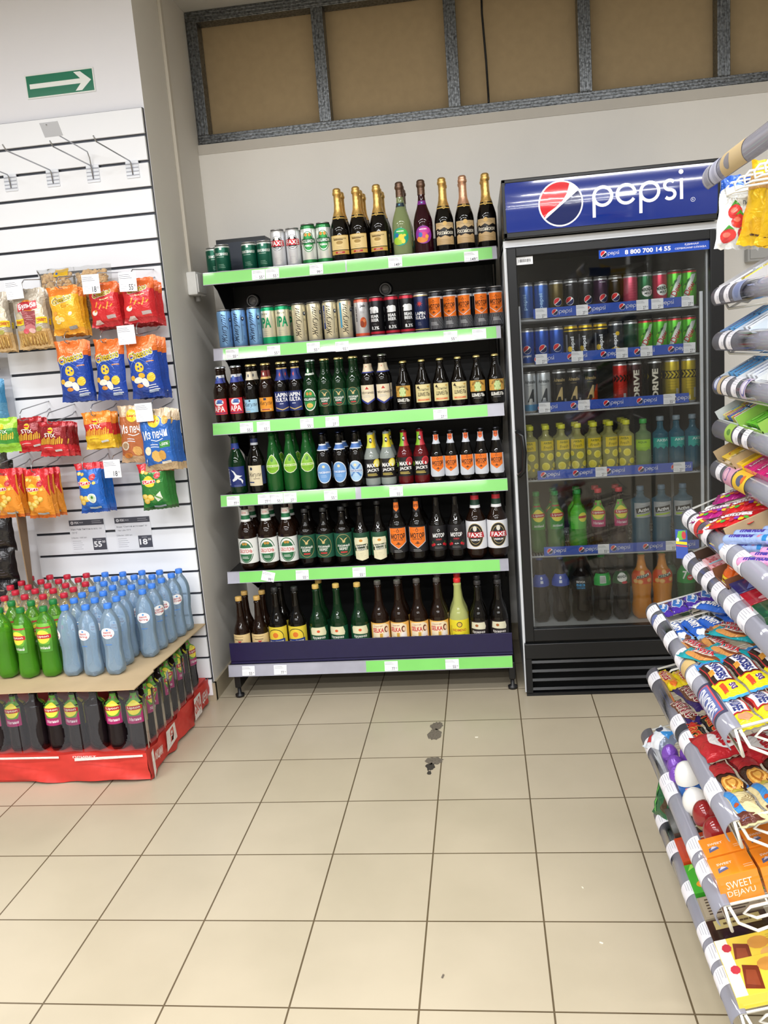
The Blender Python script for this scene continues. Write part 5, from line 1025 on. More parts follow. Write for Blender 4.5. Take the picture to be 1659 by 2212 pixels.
bm = bmesh.new(); box(bm, CX0+.004, CX1-.004, CY+.012, CY+.05, 1.842, 1.868); box(bm, CX0-.002, CX0+.008, CY+.02, CY+.05, .01, 1.868); cobj('white_trim', bm, whs)
BLK = mat('black_satin', '#131417', .3, 0, .4); BLK2 = mat('black_matte', '#0c0d0f', .5, 0, .3)
bm = bmesh.new(); hy = CY-.028
box(bm, CX0, CX1, hy+.02, CB-.1, 1.872, CT, 0, .004)
for a in ((CX0, CX1, 1.872, 1.893), (CX0, CX1, CT-.014, CT), (CX0, CX0+.016, 1.872, CT), (CX1-.016, CX1, 1.872, CT)): box(bm, a[0], a[1], hy, hy+.03, a[2], a[3], 0, .003)
hd = cobj('header', bm, BLK)
bm = bmesh.new()
bl = R(CX0+.012, CX1-.012, 1.887, CT-.01, '#112d86')
add_art(bm, bl + globe(.555, 1.98, .083) + pepsi_word(.672, 1.953, .076) + stroke(arcp(1.035, 1.948, .0075, 0, 360, 14), .0016, '#dfe4f0') + T('R', 1.035, 1.948, .005, .007, '#dfe4f0'), 
        lambda u, v, e: Vector((u, hy+.004-.010*(1-((v-1.98)/.1)**2)-e, v)), su=.03, sv=.015, eps=.0005, lay=.0002)
blm = printed('backlit_header', .12, 0, .8)
N, L, b = nodes(blm); L.new([n for n in N if n.type == 'ATTRIBUTE'][0].outputs['Color'], b.inputs['Emission Color']); b.inputs['Emission Strength'].default_value = .05
cobj('header_panel', bm, blm, hd, recalc=False)
# door
dr = empty('door'); dr.parent = co
bm = bmesh.new(); dx0, dx1, dz0, dz1 = CX0+.008, CX1+.02, .243, 1.838; y0, y1 = CY, CY+.04
ix0, ix1, iz0, iz1 = .383, 1.104, .297, 1.806
box(bm, dx0, ix0, y0, y1, dz0, dz1, 0, .003); box(bm, ix1, dx1, y0, y1, dz0, dz1, 0, .003); box(bm, ix0-.001, ix1+.001, y0, y1, iz1, dz1, 0, .003); box(bm, ix0-.001, ix1+.001, y0, y1, dz0, iz0, 0, .003)
cobj('door_frame', bm, BLK, dr)
bm = bmesh.new(); box(bm, ix0-.002, ix1+.002, y0+.014, y0+.02, iz0-.002, iz1+.002)
gl = bpy.data.materials.new('cooler_glass'); gl.use_nodes = True; N, L = gl.node_tree.nodes, gl.node_tree.links; N.clear()
o_ = N.new('ShaderNodeOutputMaterial'); t_ = N.new('ShaderNodeBsdfTransparent'); t_.inputs[0].default_value = (.93, .94, .94, 1)
g_ = N.new('ShaderNodeBsdfGlossy'); g_.inputs['Roughness'].default_value = .03; f_ = N.new('ShaderNodeFresnel'); f_.inputs[0].default_value = 1.5
m_ = N.new('ShaderNodeMixShader'); L.new(f_.outputs[0], m_.inputs[0]); L.new(t_.outputs[0], m_.inputs[1]); L.new(g_.outputs[0], m_.inputs[2]); L.new(m_.outputs[0], o_.inputs[0])
cobj('glass_pane', bm, gl, dr)
bm = bmesh.new(); tube(bm, [(.352, CY, 1.13), (.352, CY-.035, 1.13), (.372, CY-.045, 1.115), (.378, CY-.045, 1.05), (.372, CY-.045, .975), (.352, CY-.035, .955), (.352, CY, .955)], .0085, 10); cobj('handle', bm, BLK, dr)
# sticker strip on the door
bm = bmesh.new(); a = R(.696, 1.106, 1.77, 1.802, '#1c4fc0') + globe(.714, 1.786, .0125) + pepsi_word(.73, 1.782, .0095) + T('8 800 700 14 55', .878, 1.786, .17, .017, '#ffffff', .03) + T('ЕДИНАЯ', 1.04, 1.794, .05, .0075, '#ffffff', .01) + T('СЕРВИСНАЯ СЛУЖБА', 1.036, 1.782, .115, .0065, '#ffffff', .01)
add_art(bm, a, flatmap((0, CY+.0135, 0)), eps=.0004, lay=.00015); cobj('phone_sticker', bm, GLOSS, dr, recalc=False)
bm = bmesh.new(); rs = random.Random(2); x = .39; a = R(.382, .446, 1.774, 1.803, '#f2f3f6') + lines(.408, 1.799, .03, 1, .003, '#777', .001)
while x < .436:
    w_ = rs.choice([.0008, .0012, .002]); a += R(x, x+w_, 1.783, 1.795, '#22242a'); x += w_+rs.choice([.0008, .0014])
a += lines(.43, 1.779, .02, 1, .003, '#777', .001)
add_art(bm, a, flatmap((0, CY+.0135, 0)), eps=.0004, lay=.00015); cobj('barcode_sticker', bm, GLOSS, dr, recalc=False)
# grille
bm = bmesh.new(); box(bm, CX0+.003, CX1-.0, CY+.0, CY+.05, .165, .232, 0, .003); box(bm, CX0+.003, CX0+.03, CY, CY+.05, .012, .165); box(bm, CX1-.03, CX1, CY, CY+.05, .012, .165); box(bm, CX0+.003, CX1, CY, CY+.05, .0, .014)
cobj('lower_panel', bm, BLK)
for k in range(4):
    bm = bmesh.new(); z = .014+.04*k; M = Matrix.Translation(((CX0+CX1)/2, CY+.018, z+.006)) @ Matrix.Rotation(math.radians(-25), 4, 'X')
    box(bm, -.372, .372, -.014, .014, -.003, .01, 0, .001, M); cobj('louvre', bm, BLK)
bm = bmesh.new(); box(bm, CX0+.02, CX1-.02, CY+.05, CY+.06, .01, .23); cobj('inner_panel', bm, BLK2)
for sx in (CX0+.048, CX1-.048):
    for yy in (CY+.075, CB-.07):
        bm = bmesh.new(); box(bm, sx-.006, sx+.006, yy-.006, yy+.006, .28, 1.62, 0, .001); cobj('shelf_upright', bm, whs)
CS = [(1.568, 1.0625, .444), (1.388, 1.066, .442), (1.192, 1.042, .448), (.914, 1.053, .432), (.588, 1.076, .445)]
for k, (zb, xr, xl) in enumerate(CS):
    bm = bmesh.new(); z = zb-.006; sx0, sx1, sy0, sy1 = .388, 1.088, .325, .86
    for p in ([(sx0, sy0, z), (sx1, sy0, z), (sx1, sy1, z), (sx0, sy1, z)],): tube(bm, p, .0045, 6, closed=True)
    for i in range(57): x = sx0+(sx1-sx0)*(i+.5)/57; box(bm, x-.0014, x+.0014, sy0, sy1, z-.001, z+.002)
    for yy in (.45, .6, .74): box(bm, sx0, sx1, yy-.002, yy+.002, z-.005, z-.001)
    sh = cobj('wire_shelf', bm, whs)
    bm = bmesh.new(); hgt = .038; box(bm, xl, xr, .3135, .3155, zb, zb+hgt); colfaces(bm, '#1f4fb8')
    a = R(xl, xr, zb, zb+hgt, '#1f4fb8'); x = xl+[.105, .03, .03, .045, .045][k] - .02
    while x < xr-.02:
        a += globe(x, zb+hgt*.5, .0125) + [q for q in pepsi_word(x+.016, zb+hgt*.36, .0115)]; x += .131
    add_art(bm, a, flatmap((0, .3135, 0)), eps=.0004, lay=.00015); cobj('brand_strip', bm, GLOSS, sh, recalc=False)
CT_ = [[(.475, '27'), (.635, '27'), (.868, '27'), (.925, '27'), (1.04, '27')], [(.468, '27'), (.61, '27'), (.785, '27'), (.88, '27'), (1.045, '27')], [(.472, '77'), (.63, '77'), (.965, '55')], [(.69, '27'), (1.0, '27')], [(.69, '55'), (.965, '55')]]
for k, l in enumerate(CT_):
    for i, (x, p) in enumerate(l):
        price_tag(p, (x, .3105, CS[k][0]+.019), (0, 0, 0), 'white price tag, %s from left on the %s shelf of the cooler' % (ORD[i], ['top', 'second', 'third', 'fourth', 'fifth'][k]), 'price tags on the cooler shelves', seed=i+k, w_=.046, h_=.04)
# drinks inside
h33 = .146; r33 = .0285
def pw_v(c='#e9edf4'):
    # word written up the side of a slim can
    return [q for q in Tm('pepsi', 0, .07, .062, .018, c, .03)]
pc = globe(0, .062, .0165) + T('pepsi', 0, .036, .034, .013, '#ffffff', .02)
kind('pepblue', 'soda_can', 'slim blue can with round tricolour logo', 'can', can('soda_can', r33, h33, '#1a4fae', pc))
kind('peptext', 'soda_can', 'slim blue can with upright lettering', 'can', can('soda_can', r33, h33, '#3f68b4', pw_v('#9cc0ea')))
kind('pepblk', 'soda_can', 'slim black can with round tricolour logo', 'can', can('soda_can', r33, h33, '#17161b', pc + lines(0, .125, .03, 1, .004, '#c8c8d0', .003)))
kind('pepgold', 'soda_can', 'slim dark gold can with round logo', 'can', can('soda_can', r33, h33, '#5f5020', pc))
kind('peppur', 'soda_can', 'slim dark purple can with round logo', 'can', can('soda_can', r33, h33, '#3a1536', pc + lines(0, .125, .03, 1, .004, '#c8c8d0', .003)))
kind('mpink', 'soda_can', 'slim pink can without picture', 'can', can('soda_can', r33, h33, '#d04a66', lines(0, .11, .03, 8, .01, '#b03850', .0014)))
def mir(): return El(0, .075, .023, .022, '#f0f0ee', 12) + T('MIRINDA', 0, .082, .044, .014, '#1d3a2a', .04, .12) + T('MIX-IT', .003, .067, .028, .009, '#1d2a24', .03, .08)
kind('mgreen', 'soda_can', 'slim dark green can with white splash', 'can', can('soda_can', r33, h33, '#1f6a3c', mir() + El(0, .025, .02, .012, '#d8505a', 12)))
kind('mred', 'soda_can', 'slim pink-red can with white splash', 'can', can('soda_can', r33, h33, '#c9304e', mir() + El(.004, .022, .012, .012, '#f0d8dc') + El(-.016, .03, .012, .01, '#e87a8e')))
def dew(): return [q for k in range(9) for q in P([(-.04+.01*k+(k % 3)*.004, .02+.012*((k*5) % 8)), (-.026+.01*k, .03+.012*((k*5) % 8)), (-.034+.01*k, .008+.012*((k*5) % 8))], ['#1d6a2c', '#aee04a', '#2a8a34'][k % 3])] + P([(-.03, .035), (.008, .125), (.026, .128), (-.012, .035)], '#e8eeea') + T('Dew', .0, .072, .052, .024, '#c9303a', .015, 1.05) + T('Mountain', -.008, .098, .03, .008, '#1d5a2a', .02, .9)
kind('dew', 'soda_can', 'slim bright green can with red rim', 'can', can('soda_can', r33, h33, '#5cc22e', dew(), '#c9303a'))
kind('lem', 'soda_can', 'slim black and yellow can with upright lettering', 'can', can('soda_can', r33, h33, '#1c1b1e', R(-.095, .095, .122, .142, '#e2bc20') + pw_v() + El(-.012, .052, .009, .011, '#e8c22a') + R(-.028, -.02, .01, .11, '#8a8c92'), '#e2bc20'))
kind('lem2', 'soda_can', 'slim dark can with yellow base, upright lettering', 'can', can('soda_can', r33, h33, '#3a3c40', P([(-.03, .012), (.03, .012), (.03, .036), (0, .05), (-.03, .036)], '#e8c22a') + pw_v() + El(.008, .1, .008, .008, '#e8c22a'), bottom='#e2bc20'))
kind('dkgreen', 'soda_can', 'slim plain dark green can', 'can', can('soda_can', r33, h33, '#12402a', None))  # unprinted body in one even dark green
ht = .168
def adr(c): return T('Adrenaline', 0, .128, .048, .014, c, .02, 0, .2) + P([(-.016, .045), (.006, .098), (.012, .098), (.012, .045), (.006, .045), (.004, .06), (-.006, .06), (-.01, .045)], c) + lines(0, .112, .03, 1, .004, c, .001)
kind('adw', 'energy_can', 'tall pale grey energy can with light blue base', 'can', can('energy_can', .0285, ht, '#c9ced2', R(-.095, .095, .01, .035, '#5a9cc8') + adr('#3a4148')))
kind('adb', 'energy_can', 'tall black energy can with gold letter', 'can', can('energy_can', .0285, ht, '#1a1a1c', [('p', p[1], '#c9b27a') if p[0] == 'p' else p for p in adr('#c9b27a')] + R(.02, .034, .01, .05, '#c8c8cc')))
kind('ado', 'energy_can', 'tall dark energy can with orange flash', 'can', can('energy_can', .0285, ht, '#2a2b30', P([(-.01, .012), (.04, .012), (.04, .1), (.026, .1)], '#d8451e') + adr('#c9b27a')))
def drive(c): return Tm('DRIVE', .0, .085, .12, .024, '#e6e2d4', .04) + stroke([(-.04, .125), (-.03, .115), (-.04, .105)], .006, c) + stroke([(.03, .125), (.04, .115), (.03, .105)], .006, c)
kind('drv', 'energy_can', 'tall black energy can with upright word', 'can', can('energy_can', .0285, ht+.012, '#1d1a14', drive('#c9b22a')))
kind('drvr', 'energy_can', 'tall dark red energy can with upright word', 'can', can('energy_can', .0285, ht+.012, '#3a1418', drive('#8a2a2a')))
def chev(c): return [q for k in range(5) for q in stroke([(-.034+.015*k, .128), (-.022+.015*k, .116), (-.034+.015*k, .104)], .0065, c)]
kind('drvred', 'energy_can', 'tall red energy can with dark chevrons', 'can', can('energy_can', .0285, ht+.012, '#c9261e', chev('#2a1416') + R(.008, .02, .02, .055, '#d8d8d8') + lines(-.006, .09, .03, 5, .01, '#7a1410')))
kind('drvy', 'energy_can', 'tall yellow energy can with black chevrons', 'can', can('energy_can', .0285, ht+.012, '#c9b21e', R(-.095, .095, .1, .132, '#3a3414') + chev('#d8c22a') + R(.012, .024, .02, .06, '#c8c8c0') + R(-.02, -.006, .016, .03, '#e0e0d8') + lines(0, .088, .04, 4, .011, '#4a4418')))
LEMW = clear('lemon_water_pet', '#e9e6a6', .45, 1.45, '#cfcc84', .75)
kind('akl', 'water_bottle', 'lemon water bottle with yellow label and cap', 'bottle', bottle('water_bottle', petprof(.0315, .216, .72), LEMW, R(-.03, .03, .115, .155, '#e0c62a') + T('АКВА', 0, .146, .034, .009, '#3f5a20', .02) + T('Fresh', 0, .128, .036, .013, '#5a5a1a', .0, .08, .2) + [q for cx, cy, r in [(.01, .088, .0155), (-.012, .048, .017), (-.026, .096, .011), (.03, .052, .012)] for q in El(cx, cy, r, r, '#e8dc4a') + El(cx, cy, r*.85, r*.85, '#f2ea86') + El(cx, cy, r*.76, r*.76, '#e2d23a')] + El(.016, .035, .005, .006, '#e8c82a'), None, ('screw', '#d8d82a'), petal=.014))
kind('akg', 'water_bottle', 'clear bottle with lime label and green cap', 'bottle', bottle('water_bottle', petprof(.0315, .216, .72), clear('pale_green_pet', '#cfe6b0', .35, 1.45, '#a8c890', .65), R(-.034, .034, .098, .135, '#9fce2a') + T('AQUA', -.002, .124, .036, .01, '#3f6a2a', .02) + P([(-.034, .1), (-.02, .09), (-.006, .098), (.01, .088), (.024, .096), (.034, .09), (.034, .104), (-.034, .104)], '#8fc02a'), None, ('screw', '#3fa84a'), petal=.014))
AQB = clear('aqua_blue_pet', '#7fb6cc', .45, 1.5, '#3f7f98', .75)
kind('akb', 'water_bottle', 'blue water bottle with teal label, grey cap', 'bottle', bottle('water_bottle', petprof(.0315, .222, .68), AQB, P([(-.036, .138), (.036, .138), (.036, .102), (.028, .094), (.018, .104), (.008, .092), (-.004, .102), (-.016, .094), (-.026, .102), (-.036, .096)], '#17a096') + T('АКВА', .004, .128, .046, .011, '#dff2ee', .02) + lines(.004, .116, .03, 2, .006, '#9fd8d0'), None, ('screw', '#7f8f9a'), petal=.014))
kind('ltg', 'tea_bottle', 'green tea bottle with yellow round logo', 'bottle', bottle('tea_bottle', petprof(.037, .262, .62, .3, .05), clear('greenish_tea_pet', '#8fb878', .6, 1.45, '#5f8a50', .8), lipt('#3f8f34', 'зелёный', 'x', '#3f8f34') + R(-.034, .034, .2, .206, '#a8242e'), None, ('screw', '#1f8a3e'), petal=.02))
kind('ltb', 'tea_bottle', 'bright green tea bottle turned to the side', 'bottle', bottle('tea_bottle', petprof(.037, .262, .62, .3, .05), clear('bright_green_pet', '#6fdc4a', .55, 1.45, '#3fb02c', .8), R(-.034, -.0, .1, .2, '#58c83a') + lines(-.018, .19, .024, 8, .01, '#3a8a2a') + P([(0, .2), (.036, .2), (.036, .1), (0, .1)], '#4fae3a') + El(.022, .15, .02, .02, '#e8e04a') + P([(.002, .146), (.04, .146), (.04, .156), (.002, .156)], '#b5202c'), None, ('screw', '#1f9a44'), petal=.02))
kind('ltr', 'tea_bottle', 'raspberry tea bottle with pink label, red cap', 'bottle', bottle('tea_bottle', petprof(.037, .262, .62, .3, .05), clear('raspberry_pet', '#5a3036', .8, 1.45, '#2c1a1e', .95), lipt('#b82a6a', 'Малина', 'x', '#6fae3a'), None, ('screw', '#c9283a'), petal=.02))
ACT = clear('active_blue_pet', '#8ab4c8', .5, 1.5, '#4f7f98', .8)
kind('act', 'water_bottle', 'ribbed blue bottle with silver sport label', 'bottle', bottle('water_bottle', petprof(.040, .262, .78, .3, .08), ACT, R(-.04, .04, .135, .198, '#a4a9ae') + P([(-.03, .152), (.034, .162), (.03, .184), (-.034, .174)], '#1d2228') + T('Active', 0, .168, .05, .016, '#f0f2f4', .03, .13, .1) + P([(-.03, .14), (.03, .147), (.03, .153), (-.03, .147)], '#a8c82a') + lines(0, .192, .03, 1, .004, '#dfe2e6'), None, ('screw', '#4f6f88'), petal=.02))
CLP = clear('cola_pet', '#4a3c3a', .85, 1.45, '#1d1817', .97)
kind('colab', 'soda_bottle', 'dark cola bottle with blue label', 'bottle', bottle('soda_bottle', petprof(.038, .295, .6, .3, .12), CLP, R(-.05, .05, .165, .215, '#3a55b4') + R(-.006, .006, .18, .192, '#dfe4ee') + El(-.0, .202, .006, .006, '#dfe4ee'), None, ('screw', '#1d3f9a'), petal=.022))
kind('colaz', 'soda_bottle', 'dark cola bottle with black label, blue lettering', 'bottle', bottle('soda_bottle', petprof(.044, .3, .62, .28, .1), CLP, R(-.055, .055, .145, .205, '#121214') + T('ВКУСА', 0, .182, .036, .009, '#eeeeee', .03) + T('БЕЗ', 0, .168, .036, .011, '#3fa8e8', .04) + T('САХАРА', 0, .155, .036, .008, '#3fa8e8', .03), None, ('screw', '#16161a'), petal=.022))
kind('colag', 'soda_bottle', 'dark cola bottle with bright green label', 'bottle', bottle('soda_bottle', petprof(.038, .295, .62, .3, .12), CLP, R(-.05, .05, .16, .21, '#22b04a') + R(-.02, .006, .17, .202, '#e8f0e8') + [q for k in range(8) for q in R(-.019+.003*k, -.0178+.003*k, .172, .2, '#2a3a2e')] + P([(.02, .175), (.034, .185), (.026, .205)], '#8fdc5a'), None, ('screw', '#1f9a44'), petal=.022))
kind('mirdk', 'soda_bottle', 'dark bottle with green watermelon label', 'bottle', bottle('soda_bottle', petprof(.038, .29, .62, .3, .1), CLP, R(-.05, .05, .165, .215, '#2a5a34') + El(0, .192, .022, .02, '#e8eae4') + T('MIRINDA', 0, .195, .042, .011, '#1d3a2a', .03, .12) + El(.01, .17, .012, .006, '#c93a44'), None, ('screw', '#1d4a2a'), petal=.022))
ORA = mat('orange_drink_pet', '#d98a2c', .12, 0, .5, .3)
kind('mirora', 'soda_bottle', 'orange soda bottle with orange slice label', 'bottle', bottle('soda_bottle', petprof(.0415, .3, .62, .28, .1), ORA, R(-.055, .055, .16, .215, '#e2562a') + [q for cx, cy in [(-.03, .172), (.0, .208), (.03, .175), (-.01, .17)] for q in El(cx, cy, .012, .01, '#f2a84a') + El(cx, cy, .009, .0075, '#f4c27a')] + P([(-.026, .182), (.03, .196), (.032, .206), (-.024, .194)], '#f0f0ea') + T('MIRINDA', .002, .193, .052, .014, '#1d4a2e', .04, .2), None, ('screw', '#2a9a44'), petal=.022))
kind('seven', 'soda_bottle', 'green soda bottle with white seven', 'bottle', bottle('soda_bottle', petprof(.040, .3, .62, .28, .1), clear('green_soda_pet', '#3f9a5c', .7, 1.45, '#1f6a3a', .9), R(-.05, .05, .155, .225, '#179a44') + T('7', -.01, .19, .02, .034, '#f2f6f0', .02) + El(.012, .18, .013, .012, '#d2303a') + T('up', .012, .18, .016, .009, '#f2f6f0', .02), None, ('screw', '#179a44'), petal=.022))
kind('darkg', 'soda_bottle', 'dark green soda bottle at the back', 'bottle', bottle('soda_bottle', petprof(.038, .29, .62, .3, .1), mat('dark_green_pet', '#12382a', .1), R(-.02, .02, .17, .21, '#2f5f48'), None, ('screw', '#1d4a2a'), petal=.022))
zc = [c[0] for c in CS]
cg = 'drinks on the %s shelf of the cooler'
ws = ', behind glass'
stand([('peptext', .422), ('peptext', .482), ('pepgold', .542), ('pepblk', .6), ('pepblk', .659), ('peppur', .717), ('pepblk', .775), ('mpink', .833), ('mgreen', .89), ('mred', .947), ('dew', 1.004), ('dew', 1.061)], .372, zc[0]-.003, ', top cooler shelf', cg % 'top', jit=.3, back={3: 1, 9: 1, 10: 1, 11: 1}, dy=.062)
stand([('pepblue', .418), ('pepblue', .477), ('pepblue', .536), ('lem', .594), ('lem', .652), ('lem', .711), ('lem2', .772), ('dkgreen', .83), ('dew', .888), ('dew', .945), ('dew', 1.002), ('dew', 1.059)], .372, zc[1]-.003, ', second cooler shelf', cg % 'second', jit=.4, back={0: 1, 1: 1, 2: 1}, dy=.062)
stand([('adw', .418), ('adw', .477), ('adb', .54), ('adb', .6), ('ado', .665), ('drvred', .785), ('drvr', .843), ('drv', .922), ('drvy', .99), ('drvy', 1.055)], .372, zc[2]-.003, ', third cooler shelf', cg % 'third', jit=.2, back={4: 1, 7: 1, 8: 1}, dy=.062)
stand([('akl', .412), ('akl', .477), ('akl', .542), ('akl', .607), ('akl', .672), ('akl', .737), ('akl', .804), ('akg', .872), ('akb', .94), ('akb', 1.004), ('akb', 1.068)], .375, zc[3]+.001, ws, cg % 'fourth', jit=.5, back={0: 1, 1: 1, 2: 1, 3: 1, 4: 1, 5: 1, 6: 2}, dy=.068)
stand([('ltg', .425), ('ltg', .503), ('ltb', .597), ('ltr', .683), ('ltr', .768), ('act', .856), ('act', .942), ('act', 1.028)], .382, zc[4]+.001, ws, cg % 'fifth', jit=.25, back={1: 1, 2: 1, 3: 1, 4: 1}, dy=.082)
stand([('colab', .428), ('colab', .515), ('colaz', .605), ('colag', .69), ('mirdk', .772), ('mirora', .857), ('mirora', .943), ('seven', 1.043)], .40, .2725, ws, cg % 'bottom', jit=.25, back={6: 0}, dy=.08)
K['darkg'].put((.99, .49, .2725), .2, 'dark green soda bottle behind the orange and green ones', cg % 'bottom')
# wall box to the right of the cooler
wb = empty('wall_box', (1.53, WY1, 1.80)); tag(wb, 'light grey metal box fixed to the wall right of the cooler', 'box')
bm = bmesh.new(); box(bm, -.09, .2, -.05, 0, -.045, .2, 0, .004); mk('housing', bm, mat('light_grey_metal', '#b9b9b8', .4), wb)
bm = bmesh.new(); box(bm, -.08, .19, -.055, -.05, -.035, .19, 0, .003); mk('cover', bm, mat('light_grey_metal', '#b9b9b8', .4), wb)

# ------------------------------------------------------------ candy rack
RK = dict(A=(.655, .145, 15, .34), B=(.625, .382, 15, .34), C=(.643, .56, 15, .34), D=(.645, .745, 15, .34), E=(.74, .885, 20, .3), F=(.74, 1.0, 22, .3),
          G=(.815, 1.125, 28, .26), H=(.82, 1.23, 28, .26), I=(.822, 1.34, 28, .26), J=(.822, 1.45, 28, .26), K=(.82, 1.56, 28, .26))
YF, YN = -.95, -1.70
rack = empty('candy_rack', (.9, -1.32, 0)); tag(rack, 'white wire candy rack with clear price rails at the right edge', 'rack')
RO = Vector((.9, -1.32, 0)); wwire = mat('white_coated_wire', '#e9e8e2', .3)
def sh_mat(k, s=0, y=0, h=0):
    x0, z0, t, d = RK[k]
    return Matrix.Translation((x0, y, z0)) @ Matrix.Rotation(-math.radians(t), 4, 'Y') @ Matrix.Translation((s, 0, h))
bm = bmesh.new()
for y in (YF-.06, YN+.06):
    tube(bm, [(1.125, y, 0), (1.125, y, 2.05)], .012, 10)
    tube(bm, [(1.125, y, .03), (.74, y, .03)], .012, 10)
    tube(bm, [(.74, y, .03), (.74, y, .0)], .012, 8)
for z in (.5, 1.0, 1.5, 2.03): tube(bm, [(1.125, YF-.06, z), (1.125, YN+.06, z)], .005, 8)
bmesh.ops.transform(bm, matrix=Matrix.Translation(-RO), verts=bm.verts); mk('frame', bm, wwire, rack)
RAILM = clear('clear_price_rail', '#c8c8d2', .5, 1.5, '#b0b0be', .75)
for k, (x0, z0, t, d) in RK.items():
    bm = bmesh.new(); M = Matrix.Translation(-RO) @ sh_mat(k)
    def V(s, y, h): return M @ Vector((s, y, h))
    fr_h = .012; dd = min(d, (1.12-x0)/math.cos(math.radians(t)))
    tube(bm, [V(.004, YF, fr_h), V(dd, YF, fr_h), V(dd, YN, fr_h), V(.004, YN, fr_h)], .0035, 8, closed=True)
    tube(bm, [V(.004, YF, -.045), V(dd, YF, -.045)], .003, 6); tube(bm, [V(.004, YF, fr_h), V(.004, YF, -.045), V(.004, YN, -.045), V(.004, YN, fr_h)], .003, 6)
    for yy, sg_ in ((YF, 1), (YN, -1)):
        tube(bm, [V(.012, yy, .008), V(.02, yy, -.03), V(.05, yy, -.055), V(.085, yy, -.05), V(.1, yy, -.035), V(dd, yy, -.03)], .0032, 8)
        tube(bm, [V(.05, yy, -.002), V(.035, yy, -.012), V(.055, yy, -.028), V(.12, yy, -.024), V(dd-.02, yy, -.02), V(dd-.02, yy, .0)], .003, 8, closed=True)
    n = 17
    for i in range(1, n): y = YF+(YN-YF)*i/n; tube(bm, [V(.004, y, -.014), V(dd, y, -.014)], .0013, 4)
    for i in range(1, 4): tube(bm, [V(dd*i/4, YF, -.017), V(dd*i/4, YN, -.017)], .002, 6)
    sh = mk('wire_shelf', bm, wwire, rack)
    bm = bmesh.new(); cx, cz, r = x0+.010-RO.x, z0-.008, .027
    g = []
    for j in range(13):
        a = math.radians(88 + (228-88)*j/12); g.append([bm.verts.new((cx+r*math.cos(a), y-RO.y, cz+r*math.sin(a))) for y in (YF+.006, YN-.004)])
    for j in range(13):
        a = math.radians(88 + (228-88)*(12-j)/12); g.append([bm.verts.new((cx+(r-.0018)*math.cos(a), y-RO.y, cz+(r-.0018)*math.sin(a))) for y in (YF+.006, YN-.004)])
    for a_, b_ in zip(g, g[1:]+g[:1]): bm.faces.new((a_[0], a_[1], b_[1], b_[0])).smooth = True
    for e in (0, 1):
        for j in range(12): bm.faces.new((g[j][e], g[j+1][e], g[24-j][e], g[25-j][e]))
    mk('price_rail', bm, RAILM, sh)
def rail_label(k, y, w_, art, label, group='labels in the candy rack rails', cat='price label'):
    x0, z0, t, d = RK[k]; cx, cz, r = x0+.010, z0-.008, .0275; bm = bmesh.new()
    def mp(u, v, e):
        a = math.radians(98 + 118*(.5 - v)); return Vector((cx+(r+e)*math.cos(a)-cx, -u, cz+(r+e)*math.sin(a)-cz))
    add_art(bm, art, mp, su=.02, sv=.09, eps=.0006, lay=.0002)
    o = mk('price_label', bm, PAPER, recalc=False); o.location = (cx, y, cz); tag(o, label, cat, group)
def plab(w_=.055, c='#eceaf2', seed=0):
    return R(-w_/2, w_/2, -.5, .5, c) + [q for i in range(3+seed % 2) for q in R(-w_*.42, w_*(.1+.09*((i*3+seed) % 4)), .35-.1*i, .365-.1*i, '#8a8a98')] + R(w_*.1, w_*.36, -.34, -.16, '#c9c8d4')
FL = dict(A='lowest', B='second lowest', C='third', D='fourth', E='fifth', F='sixth', G='seventh', H='eighth', I='ninth', J='tenth', K='eleventh')
LB = dict(A=[-1.0, -1.14, -1.31, -1.46, -1.53, -1.60], B=[-1.02, -1.22, -1.27, -1.50, -1.58], C=[-1.0, -1.27, -1.36, -1.58], D=[-.99, -1.07, -1.2, -1.32, -1.43], E=[-.99, -1.09, -1.18, -1.27, -1.37, -1.47], F=[-.99, -1.06, -1.18, -1.34, -1.44],
          G=[-1.02], H=[-1.15, -1.22], I=[-1.05, -1.13], J=[-1.03, -1.09], K=[-1.0, -1.08])
for k, l in LB.items():
    for i, y in enumerate(l): rail_label(k, y, .055, plab(.04 if k in 'GHIJK' else .052, seed=i), 'white label, %s from the far end of the %s rail from the floor' % (ORD[i], FL[k]))
